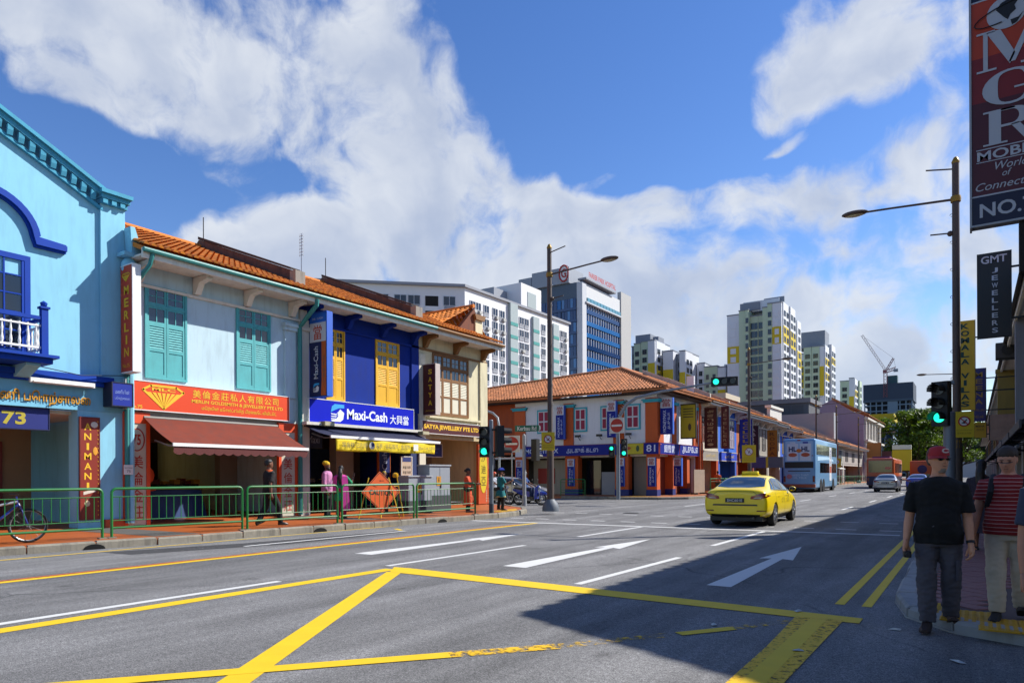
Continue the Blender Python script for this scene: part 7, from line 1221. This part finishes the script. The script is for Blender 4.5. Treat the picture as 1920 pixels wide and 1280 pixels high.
def person(label, loc, rz, h=1.7, skin=SKIN1, build=1.0, belly=0, step=.0, larm=(.05, .12, .25), rarm=(.05, .12, .25), yaw=0, nod=0, shirt=None, sleeve=.75, long=.50, trousers=None, shoes=None, hair='short', hairm=None, dress=None, hem=.25, vox=.014, face=False, lhand=.5, rhand=.5, seat=False, group=None, bare=False, fold=.008):
    t = thing('person', label, 'person', loc, rz, group); B = build; mb = MB(); r3 = random.Random(len(label))
    def tor(z, x, y, dy=0, g=0): return ring((0, dy*h, z*h), (x*B)*h+g, (y*B+(belly*math.exp(-((z-.6)/.06)**2)))*h+g, 16)
    TR = [(.46, .080, .062), (.50, .095, .074), (.54, .098, .076), (.58, .092, .070), (.63, .087, .066), (.68, .093, .068), (.73, .102, .070), (.77, .104, .066), (.795, .098, .060), (.812, .080, .052), (.826, .056, .044), (.84, .040, .038)]
    bel = lambda z: -belly*.55*math.exp(-((z-.6)/.06)**2)
    mb.loft([tor(z, x*(.92 if .47 < z < .8 else 1), y*(.9 if .47 < z < .8 else 1), bel(z)*.7) for z, x, y in TR]); mb.tube([(0, .008*h, .82*h), (0, 0, .885*h)], [.037*h*B**.5, .031*h], 12)
    # head
    Th = MX.Translation((0, .004*h, .87*h)) @ MX.Rotation(yaw, 4, 'Z') @ MX.Rotation(nod, 4, 'X') @ MX.Translation((0, 0, -.87*h))
    HD = [(.862, .016, .02, -.032), (.872, .026, .032, -.024), (.89, .036, .045, -.013), (.912, .0425, .053, -.006), (.935, .0455, .0575, -.001), (.958, .0455, .0575, .002), (.978, .039, .049, .004), (.992, .025, .032, .005), (.9995, .008, .010, .005)]
    mb.loft([ring((0, dy*h, z*h), x*h, y*h, 14) for z, x, y, dy in HD], T=Th); mb.loft([ring((0, -.054*h, .935*h), .003*h, .004*h, 8), ring((0, -.060*h, .921*h), .007*h, .009*h, 8), ring((0, -.058*h, .912*h), .009*h, .010*h, 8), ring((0, -.052*h, .908*h), .006*h, .006*h, 8)], T=Th)
    for s in (-1, 1): mb.ball((s*.046*h, .004*h, .926*h), (.006*h, .012*h, .018*h), 8, Th); mb.ball((s*.018*h, -.049*h, .9465*h), (.016*h, .008*h, .005*h), 8, Th)
    mb.ball((0, -.050*h, .890*h), (.016*h, .010*h, .007*h), 8, Th); mb.ball((0, -.046*h, .874*h), (.013*h, .010*h, .009*h), 8, Th)
    fing = MB(); slv = MB()
    # arms: swing forward, out, elbow bend
    for s, arm, crl in ((-1, rarm, rhand), (1, larm, lhand)):
        f, o, e = arm[:3]; tw = arm[3] if len(arm) > 3 else 0
        sh = V((s*.106*h*B**.7, .004*h, .786*h)); u = V((s*math.sin(o), -math.sin(f)*math.cos(o), -math.cos(f)*math.cos(o))).normalized(); el = sh+u*.172*h
        fd = V((s*math.sin(o*.6)-s*math.sin(tw), -math.sin(f+e), -math.cos(f+e))).normalized(); wr = el+fd*.152*h
        mb.tube([sh+V((-s*.035*h, 0, .0)), sh, sh.lerp(el, .45), el, el.lerp(wr, .3), wr], [.026*h*B, .030*h*B, .028*h*B**.8, .0235*h*B**.6, .025*h*B**.5, .0165*h], 12)
        WRIST[(label, s)] = (wr, fd)
        hand(fing, wr, fd, (-s*.9, -.3 if e < 1 else .4, 0) if abs(fd.z) > .5 else (-s*.5, 0, -.8), s if False else (1 if s > 0 else -1)*1, h, crl)
        if sleeve: slv.tube([sh+V((-s*.04*h, 0, -.002*h)), sh, sh.lerp(el, .5)]+([sh.lerp(el, sleeve)] if sleeve <= 1 else [el, el.lerp(wr, sleeve-1)]), [.028*h*B+.004, .032*h*B+.006, .033*h*B**.8+.008]+([.033*h*B**.8+.013] if sleeve <= 1 else [.029*h*B**.7+.008, .022*h+.008]), 14)
    # legs
    legs = MB(); tro = MB(); shoe = []; sk = (lambda z: z)
    for s in (-1, 1):
        st = step*(-s); hip = V((s*.05*h*B, 0, .49*h))
        if seat: kn = V((s*.085*h, -.235*h, .50*h)); an = V((s*.08*h, -.22*h, .27*h))
        else:
            an = V((s*.055*h, -st*h*.5, .045*h+(0.018*h if st < -.05 else 0))); kn = (hip+an)/2+V((s*.004*h, -.018*h-abs(st)*.10*h, .01*h))
        legs.tube([hip, hip.lerp(kn, .5), kn, kn.lerp(an, .35), an], [.046*h*B, .039*h*B, .031*h*B**.5, .033*h*B**.5, .021*h], 12)
        tro.tube([hip+V((0, 0, .02*h)), hip.lerp(kn, .4), kn, kn.lerp(an, .5), an+V((0, 0, .0*h))], [.058*h*B, .051*h*B+.006, .041*h*B**.6+.010, .037*h*B**.6+.010, .032*h*B**.4+.012], 14)
        T = MX.Translation((an.x, an.y, an.z-.045*h)) @ MX.Rotation(s*.12, 4, 'Z') @ MX.Rotation((-.35 if st < -.08 else 0), 4, 'X')
        F = MB().loft([[(x*h, y*h, z*h) for x, z in q] for y, q in ((.035, [(-.014, 0), (.014, 0), (.019, .02), (.016, .045), (-.016, .045), (-.019, .02)]), (.0, [(-.021, 0), (.021, 0), (.025, .022), (.02, .055), (-.02, .055), (-.025, .022)]), (-.05, [(-.025, 0), (.025, 0), (.027, .018), (.018, .04), (-.018, .04), (-.027, .018)]), (-.095, [(-.027, 0), (.027, 0), (.027, .014), (.015, .026), (-.015, .026), (-.027, .014)]), (-.122, [(-.014, .002), (.014, .002), (.014, .012), (.008, .018), (-.008, .018), (-.014, .012)]))], T=T); shoe.append(F)
    for i, p in enumerate(legs.v): pass
    mb.add(legs.v, legs.f)
    if bare:
        for F in shoe: mb.add(F.v, F.f)
    body = remesh(mb, vox*.85 if face else vox, 3); bm = bmesh.new(); bm.from_mesh(body); fm = fing.mesh(); fix(fm); bm.from_mesh(fm); out = bpy.data.meshes.new('body'); bm.to_mesh(out); bm.free(); obj('body', out, skin, t, 'all')
    if shirt:
        k = MB(); k.loft([tor(z, x+.005, y+.008, bel(z), .016+(.010 if z < .56 else 0)) for z, x, y in [(long, TR[1][1], TR[1][2])]+[q for q in TR if q[0] > long+.02][:-1]]+[ring((0, .002*h, .838*h), .047*h*B**.5, .045*h*B**.5, 16)]); k.add(slv.v, slv.f); me = remesh(k, vox, 2); cloth_noise(me, fold*.9, 9, len(label)); obj('shirt', me, shirt, t, 'all')
    if dress:
        k = MB(); k.loft([ring((0, -.01*h*(z < .4), z*h), x*h*B+.012, y*h*B+.012, 18) for z, x, y in [(hem, .125, .11), (hem+(.5-hem)*.5, .118, .1)]+TR[1:-1]]); k.add(slv.v, slv.f); me = remesh(k, vox, 2); cloth_noise(me, fold*1.3, 8, len(label)); obj('dress', me, dress, t, 'all')
    if trousers:
        k = MB(); k.loft([tor(z, x+.004, y+.006, bel(z)*.8, .010) for z, x, y in [(.455, .082, .066)]+TR[1:4]]); k.add(tro.v, tro.f); me = remesh(k, vox, 2); cloth_noise(me, fold*1.2, 11, 3); obj('trousers', me, trousers, t, 'all')
    if not bare:
        for F in shoe: obj('shoe', F, shoes or BLACK, t, True)
    hm = hairm or HAIRB
    if hair:
        k = MB(); k.loft([ring((0, (dy+.012 if z < .95 else dy+.004)*h, z*h), (x+.004)*h, (y+(.0 if z < .95 else .004))*h, 14) for z, x, y, dy in [(.90, .030, .030, .022), (.92, .041, .044, .012), (.94, .0455, .0505, .010), (.957, .048, .0555, .006), (.968, .0475, .058, .005), (.984, .041, .051, .006), (.998, .028, .036, .006), (1.008, .010, .012, .006)]], T=Th)
        if hair == 'long': k.tube([(0, .045*h, .95*h), (0, .075*h, .86*h), (0, .082*h, .76*h), (0, .08*h, .64*h)], [.035*h, .045*h, .042*h, .015*h], 12)
        if hair == 'bun': k.ball((0, .07*h, .93*h), (.03*h, .028*h, .03*h), 10, Th)
        me = remesh(k, .008, 1); cloth_noise(me, .004, 40, 1); obj('hair', me, hm, t, 'all')
    if face:
        for s in (-1, 1): obj('eye', MB().ball((s*.018*h, -.0515*h, .937*h), (.008*h, .006*h, .0042*h), 10, Th), mat('#1c1512', .2), t, True); obj('eyebrow', MB().ball((s*.018*h, -.0545*h, .9485*h), (.013*h, .004*h, .0025*h), 8, Th), mat('#4a3c34', .8), t, True)
        obj('mouth', MB().ball((0, -.0585*h, .8935*h), (.013*h, .003*h, .0016*h), 8, Th), mat('#5c2c26', .6), t, True)
    return t, Th, h
# man in the cap
t, Th, h = person('man in black t-shirt and red cap walking along the right kerb looking aside', (-.27, 7.50, .02), R(2), 1.69, mat('#c68c6c', .6, var=.1, scale=14), 1.04, .018, .12, (.0, .14, .38), (.0, .17, .45), R(30), R(0), mat('#0c0c0e', .9, var=.1), .85, .47, mat('#4a474e', .9, var=.15, scale=5), mat('#2c1c16', .7), 'short', mat('#3a3028', .7), vox=.010, face=True, fold=.013)
CAPR = mat('#a01c22', .75, var=.1); k = MB(); k.loft([ring((0, .004*h, z*h), x*h, y*h, 18) for z, x, y in ((.948, .0515, .0635), (.965, .0515, .063), (.982, .047, .057), (.999, .034, .042), (1.007, .012, .015))], T=Th); obj('cap', k, CAPR, t, True)
k = MB(); n = 12; a1 = [(.05*h*math.sin(a), -.05*h*math.cos(a), .951*h) for a in [R(-75)+R(150)*i/n for i in range(n+1)]]; a2 = [(.05*h*math.sin(a)*1.0, -.05*h*math.cos(a)-.05*h*math.cos(a*1.1), .938*h-abs(math.sin(a))*.004*h) for a in [R(-75)+R(150)*i/n for i in range(n+1)]]
k.add(a1+a2, [(i, i+1, n+2+i, n+1+i) for i in range(n)]); obj('cap_peak', ev_mesh(k.mesh(), []) if False else k, CAPR, t, True)
text(t, 'C', 0, .978*h, mat('#c9b8b4', .6), w=.036*h, h=.026*h, y=-.064*h, bold=.05, name='cap_letter').matrix_local = Th @ MX.Rotation(R(0), 4, 'Z')
obj('sunglasses', MB().ball((-.0195*h, -.056*h, .934*h), (.0155*h, .008*h, .0105*h), 12, Th).ball((.0195*h, -.056*h, .934*h), (.0155*h, .008*h, .0105*h), 12, Th).tube([(-.035*h, -.052*h, .939*h), (-.0475*h, -.01*h, .938*h), (-.049*h, .01*h, .934*h)], .003*h, 5, Th).tube([(.035*h, -.052*h, .939*h), (.0475*h, -.01*h, .938*h), (.049*h, .01*h, .934*h)], .003*h, 5, Th), mat('#08080a', .15), t, True)
k = MB(); k.loft([ring((0, dy*h, z*h), x*h, y*h, 14) for z, x, y, dy in ((.856, .015, .019, -.032), (.866, .021, .027, -.0285), (.876, .0245, .033, -.0255), (.883, .022, .030, -.0285))], T=Th); me = remesh(k, .006, 1); cloth_noise(me, .003, 60, 1); obj('beard', me, mat('#84766a', .9, var=.3, scale=40), t, 'all')
wl, fl = WRIST[(t['label'], 1)]; obj('wrist_watch', MB().tube([wl-fl*.02*h, wl-fl*.005*h], .0195*h, 14), BLACK, t, True)
CARG = mat('#434048', .9, var=.15, scale=5)
for s in (-1, 1): obj('cargo_pocket', ev_mesh(MB().cb((s*.088*h, -.012*h, .33*h), (.035, .15, .19), MX.Identity(4)).mesh(), [('BEVEL', {'width': .014, 'segments': 2})]), CARG, t, True)
# hair showing under the cap
k = MB(); k.loft([ring((0, dy*h, z*h), x*h, y*h, 14) for z, x, y, dy in ((.905, .034, .034, .03), (.92, .047, .046, .018), (.94, .0505, .052, .014), (.955, .0505, .056, .008))], T=Th); me = remesh(k, .007, 1); cloth_noise(me, .006, 50, 4); obj('side_hair', me, mat('#5c5048', .85, var=.3, scale=40), t, 'all')
w_, f_ = WRIST[(t['label'], -1)]; cp = MX.Translation((-.27, 7.5, .02)) @ MX.Rotation(R(2), 4, 'Z') @ (w_+f_*.075*h+V((.022, -.012, 0)))
ph = thing('compact_camera', 'small black camera held in the capped man right hand', 'camera', cp, R(12)); obj('case', ev_mesh(MB().box(-.03, .03, -.05, .05, -.03, .03).mesh(), [('BEVEL', {'width': .006, 'segments': 2})]), BLACK, ph, True); obj('lens', MB().lathe([(.02, -.02), (.02, .0)], 12, (0, -.051, 0), axis='y'), mat('#2c2c30', .3), ph); obj('wrist_loop', MB().tube([(0, .05, .02), (-.01, .07, .08), (.0, .04, .13)], .003, 5), BLACK, ph)
# woman in the striped shirt
t, Th, h = person('woman in red striped t-shirt and beige trousers reading beside the capped man', (.27, 7.85, .11), R(-4), 1.60, mat('#b8826a', .6, var=.08, scale=12), 1.08, .02, .14, (.62, .25, 1.0), (.1, .22, .35), R(-8), R(22), stripes('#7c1418', '#b09090', 9), .62, .49, mat('#b8ac9a', .9, var=.12, scale=5), mat('#1c1a1a', .8), 'short', mat('#30241c', .7), vox=.012, face=True, fold=.010)
for s in (-1, 1): obj('rucksack_strap', MB().tube([(s*.07*h, .07*h, .80*h), (s*.072*h, .02*h, .835*h), (s*.075*h, -.05*h, .81*h), (s*.082*h, -.088*h, .74*h), (s*.098*h, -.06*h, .66*h), (s*.10*h, .03*h, .62*h)], .016*h, 6, flat=.5), mat('#12131a', .8), t, True)
obj('rucksack', ev_mesh(MB().box(-.09*h, .09*h, .085*h, .16*h, .58*h, .82*h).mesh(), [('BEVEL', {'width': .03, 'segments': 3})]), mat('#12131a', .8), t, True)
obj('spectacles', MB().tube([(-.034*h, -.054*h, .936*h), (-.018*h, -.062*h, .932*h), (.018*h, -.062*h, .932*h), (.034*h, -.054*h, .936*h)], .0025*h, 5, Th), mat('#3c3c40', .4), t)
w_, f_ = WRIST[(t['label'], 1)]; mp = thing('folded_map', 'folded blue and white map held by the woman in red', 'map', MX.Translation((.27, 7.85, .11)) @ MX.Rotation(R(-4), 4, 'Z') @ (w_+f_*.07*h+V((-.2, -.04, -.01))), R(-10)); obj('sheet', MB().box(0, .34, -.11, .11, .0, .012, MX.Rotation(R(18), 4, 'X')), mat('#a8b4c8', .6), mp); obj('print', MB().box(.05, .34, -.09, .02, .0125, .014, MX.Rotation(R(18), 4, 'X')), mat('#2c4a94', .6), mp)
person('person in blue jeans at the right edge of the picture', (.49, 5.55, .0), R(10), 1.70, SKIN1, 1.05, shirt=mat('#2c3448', .9), trousers=mat('#1c2c4a', .9, var=.15), vox=.016)
G3 = 'pedestrians on the shaded right pavement'
person('passer-by in orange red shirt behind the capped man', (.55, 15.5, .1), R(150), 1.62, SKIN3, 1.0, shirt=mat('#a8301c', .9), trousers=mat('#1c1c20', .9), group=G3); person('dark haired passer-by in patterned dark top beside the signal', (.12, 14.6, .1), R(170), 1.6, SKIN3, 1.0, dress=mat('#2c2430', .9, var=.5, scale=14), hem=.2, hair='long', group=G3); person('distant passer-by in pale shirt under the right row', (.9, 24, .1), R(10), 1.65, SKIN2, shirt=mat('#8c8c90', .9), trousers=mat('#20242c', .9), group=G3)
# left pavement
t, Th, h = person('man in black and orange polo shirt striding along the left walkway', (-15.95, 11.75, .15), R(172), 1.80, SKIN3, 1.0, 0, .30, (.25, .14, .25), (-.3, .14, .35), R(-10), 0, mat('#181416', .9), .8, .48, mat('#121216', .9), mat('#0c0c0c', .4), 'short', vox=.014)
obj('orange_yoke', ev_mesh(remesh(MB().loft([ring((0, 0, z*h), x*h, y*h, 16) for z, x, y in ((.745, .112, .079), (.77, .114, .078), (.795, .107, .071), (.816, .088, .062), (.832, .062, .053), (.843, .05, .048))]), .012, 2), []), mat('#b04a18', .9), t, 'all')
t, Th, h = person('man in pink shirt and yellow turban standing by the cobalt pawnshop', (-17.5, 15.1, .15), R(118), 1.80, SKIN3, 1.05, .012, 0, (.1, .1, .5), (.0, .1, .35), 0, 0, mat('#b878a0', .85, var=.06), 1.85, .44, mat('#16161a', .9), BLACK, None, vox=.014)
k = MB(); k.loft([ring((0, (.004+(z-.94)*.25)*h, z*h), x*h, y*h, 14) for z, x, y in ((.942, .05, .058), (.955, .057, .066), (.975, .059, .07), (.995, .052, .062), (1.012, .036, .044), (1.022, .01, .014))], T=Th); me = remesh(k, .01, 2); cloth_noise(me, .006, 25, 2); obj('turban', me, mat('#c8a00c', .8, var=.08), t, 'all')
k = MB(); k.loft([ring((0, dy*h, z*h), x*h, y*h, 14) for z, x, y, dy in ((.835, .012, .016, -.04), (.855, .026, .03, -.034), (.875, .036, .041, -.024), (.897, .04, .048, -.013))], T=Th); obj('beard', remesh(k, .009, 1), HAIRB, t, 'all')
bg = thing('shoulder_bag', 'brown bag held by the man in the yellow turban', 'bag', (-17.05, 15.35, .85), R(120)); obj('pouch', ev_mesh(MB().box(-.14, .14, -.05, .05, 0, .26).mesh(), [('BEVEL', {'width': .03, 'segments': 2})]), mat('#5c3420', .7), bg, True); obj('strap', MB().tube([(-.12, 0, .25), (-.06, 0, .42), (.06, 0, .42), (.12, 0, .25)], .012, 6), mat('#4a2a1c', .7), bg)
t, Th, h = person('woman with pink shawl over green tunic seen from behind waving', (-16.45, 14.75, .15), R(215), 1.66, SKIN3, 1.0, 0, .05, (.1, .15, .4), (.75, .35, 1.75), R(10), 0, None, 1.0, .5, mat('#a01c4a', .85), mat('#3c1c1c', .7), 'long', dress=mat('#1c8c5c', .8, var=.1), hem=.34)
k = MB(); k.loft([[(x*h, y*h, z*h) for x, y in q] for z, q in ((.83, ((-.06, .02), (-.02, .05), (-.02, .062), (-.075, .03))), (.8, ((-.115, .02), (-.03, .075), (-.03, .09), (-.13, .04))), (.6, ((-.13, .03), (-.045, .085), (-.045, .1), (-.15, .05))), (.3, ((-.15, .02), (-.05, .1), (-.05, .115), (-.175, .06))), (.16, ((-.16, .03), (-.07, .1), (-.075, .112), (-.18, .06))))]); obj('shawl', k, mat('#c83c94', .8, var=.1), t, True); k = MB(); k.loft([[(-x*h, y*h, z*h) for x, y in q] for z, q in ((.83, ((-.06, .02), (-.02, .05), (-.02, .062), (-.075, .03))), (.8, ((-.115, .02), (-.05, .075), (-.05, .09), (-.13, .04))), (.5, ((-.13, .03), (-.07, .085), (-.07, .1), (-.15, .05))))]); obj('shawl_end', k, mat('#c83c94', .8, var=.1), t, True)
person('person in tan shirt and cap bending behind the caution sign', (-17.1, 17.3, .15), R(40), 1.5, SKIN3, 1.0, shirt=mat('#8c6a4a', .9), trousers=mat('#2c2c30', .9), hair='short', hairm=mat('#8c741c', .8))
t, Th, h = person('woman in orange dress looking at her phone by the railing end', (-15.3, 19.75, .15), R(118), 1.60, SKIN3, 1.12, .01, .0, (.35, .1, 1.35), (.4, .1, 1.3), 0, R(14), None, .7, .5, mat('#23181c', .9), mat('#6b5a4a', .7), 'bun', dress=mat('#c04a24', .85, var=.25, scale=12), hem=.16)
obj('phone', MB().box(-.04, .04, -.40, -.385, 1.02, 1.16), BLACK, t)
t, Th, h = person('woman in teal tunic shading her head with a blue cloth at the signal post', (-15.0, 21.4, .15), R(150), 1.56, SKIN3, 1.1, .01, .06, (1.0, .35, 1.9), (.5, .2, 1.6), 0, 0, None, .8, .5, mat('#16181c', .9), BLACK, 'bun', dress=mat('#0f6c70', .85, var=.1), hem=.33)
k = MB(); k.loft([[(x*h, (y-.02)*h, z*h) for x, y in ((-.09, -.06), (.07, -.08), (.085, .06), (-.07, .075))] for z in (.985, .998)]+[[(x*h, (y-.02)*h, 1.045*h) for x, y in ((-.05, -.03), (.04, -.04), (.045, .03), (-.04, .035))]]); obj('head_cloth', k, mat('#1c3ca8', .8), t, True); obj('hem_band', MB().loft([ring((0, -.01*h, z*h), .143*h, .127*h, 18) for z in (.325, .352)], cap=False), mat('#b0a060', .7), t, True)
def rider(label, loc, rz, sh, helm, tr='#1c1c22'):
    t, Th, h = person(label, loc, rz, 1.68, SKIN3, 1.0, 0, 0, (.75, .15, .35), (.75, .15, .35), 0, 0, mat(sh, .9), .8, .5, mat(tr, .9), BLACK, None, seat=True); k = MB(); k.loft([ring((0, .004*h, z*h), x*h, y*h, 16) for z, x, y in ((.91, .05, .06), (.935, .06, .072), (.965, .064, .076), (.99, .055, .066), (1.012, .03, .036), (1.016, .008, .01))], T=Th); obj('helmet', k, mat(helm, .3, coat=.5), t, True); obj('visor', MB().ball((0, -.05*h, .945*h), (.05*h, .03*h, .02*h), 12, Th), BLACK, t, True); return t
rider('motorcycle rider in white shirt and orange helmet', (-20.15, 28.2, -.02), R(96), '#a8acb8', '#c04418'); rider('motorcycle rider in blue shirt partly behind the street name pole', (-18.75, 28.9, -.02), R(100), '#2c4a7c', '#2c2c34', '#1c2c50')
person('shop attendant in pink shirt behind the counter of number 73', (-21.9, 6.1, .15), R(90), 1.5, SKIN3, 1.0, shirt=mat('#a88ca0', .9), trousers=mat('#1c1c22', .9)); person('seated customer in dark clothes inside the pawnshop', (-20.9, 16.6, .15), R(200), 1.45, SKIN3, shirt=mat('#1c1c20', .9), trousers=mat('#16161a', .9)); person('person in orange shirt by the far green railing behind the taxi', (-15.3, 49.2, .14), R(200), 1.62, SKIN3, shirt=mat('#c0501c', .9), trousers=mat('#2c2c34', .9)); person('shopkeeper in brown shirt inside the jewellery shop entrance', (-20.6, 23.2, .15), R(110), 1.62, SKIN3, shirt=mat('#7c4a30', .9), trousers=mat('#20202a', .9)); person('distant pedestrian in white shirt on the far left pavement', (-15.2, 93.5, .14), R(180), 1.65, SKIN2, shirt=mat('#b0b0b0', .9), trousers=mat('#1c2430', .9))
for s_ in list(bpy.data.scenes):
    if s_.name.startswith('workbench'): bpy.data.scenes.remove(s_)
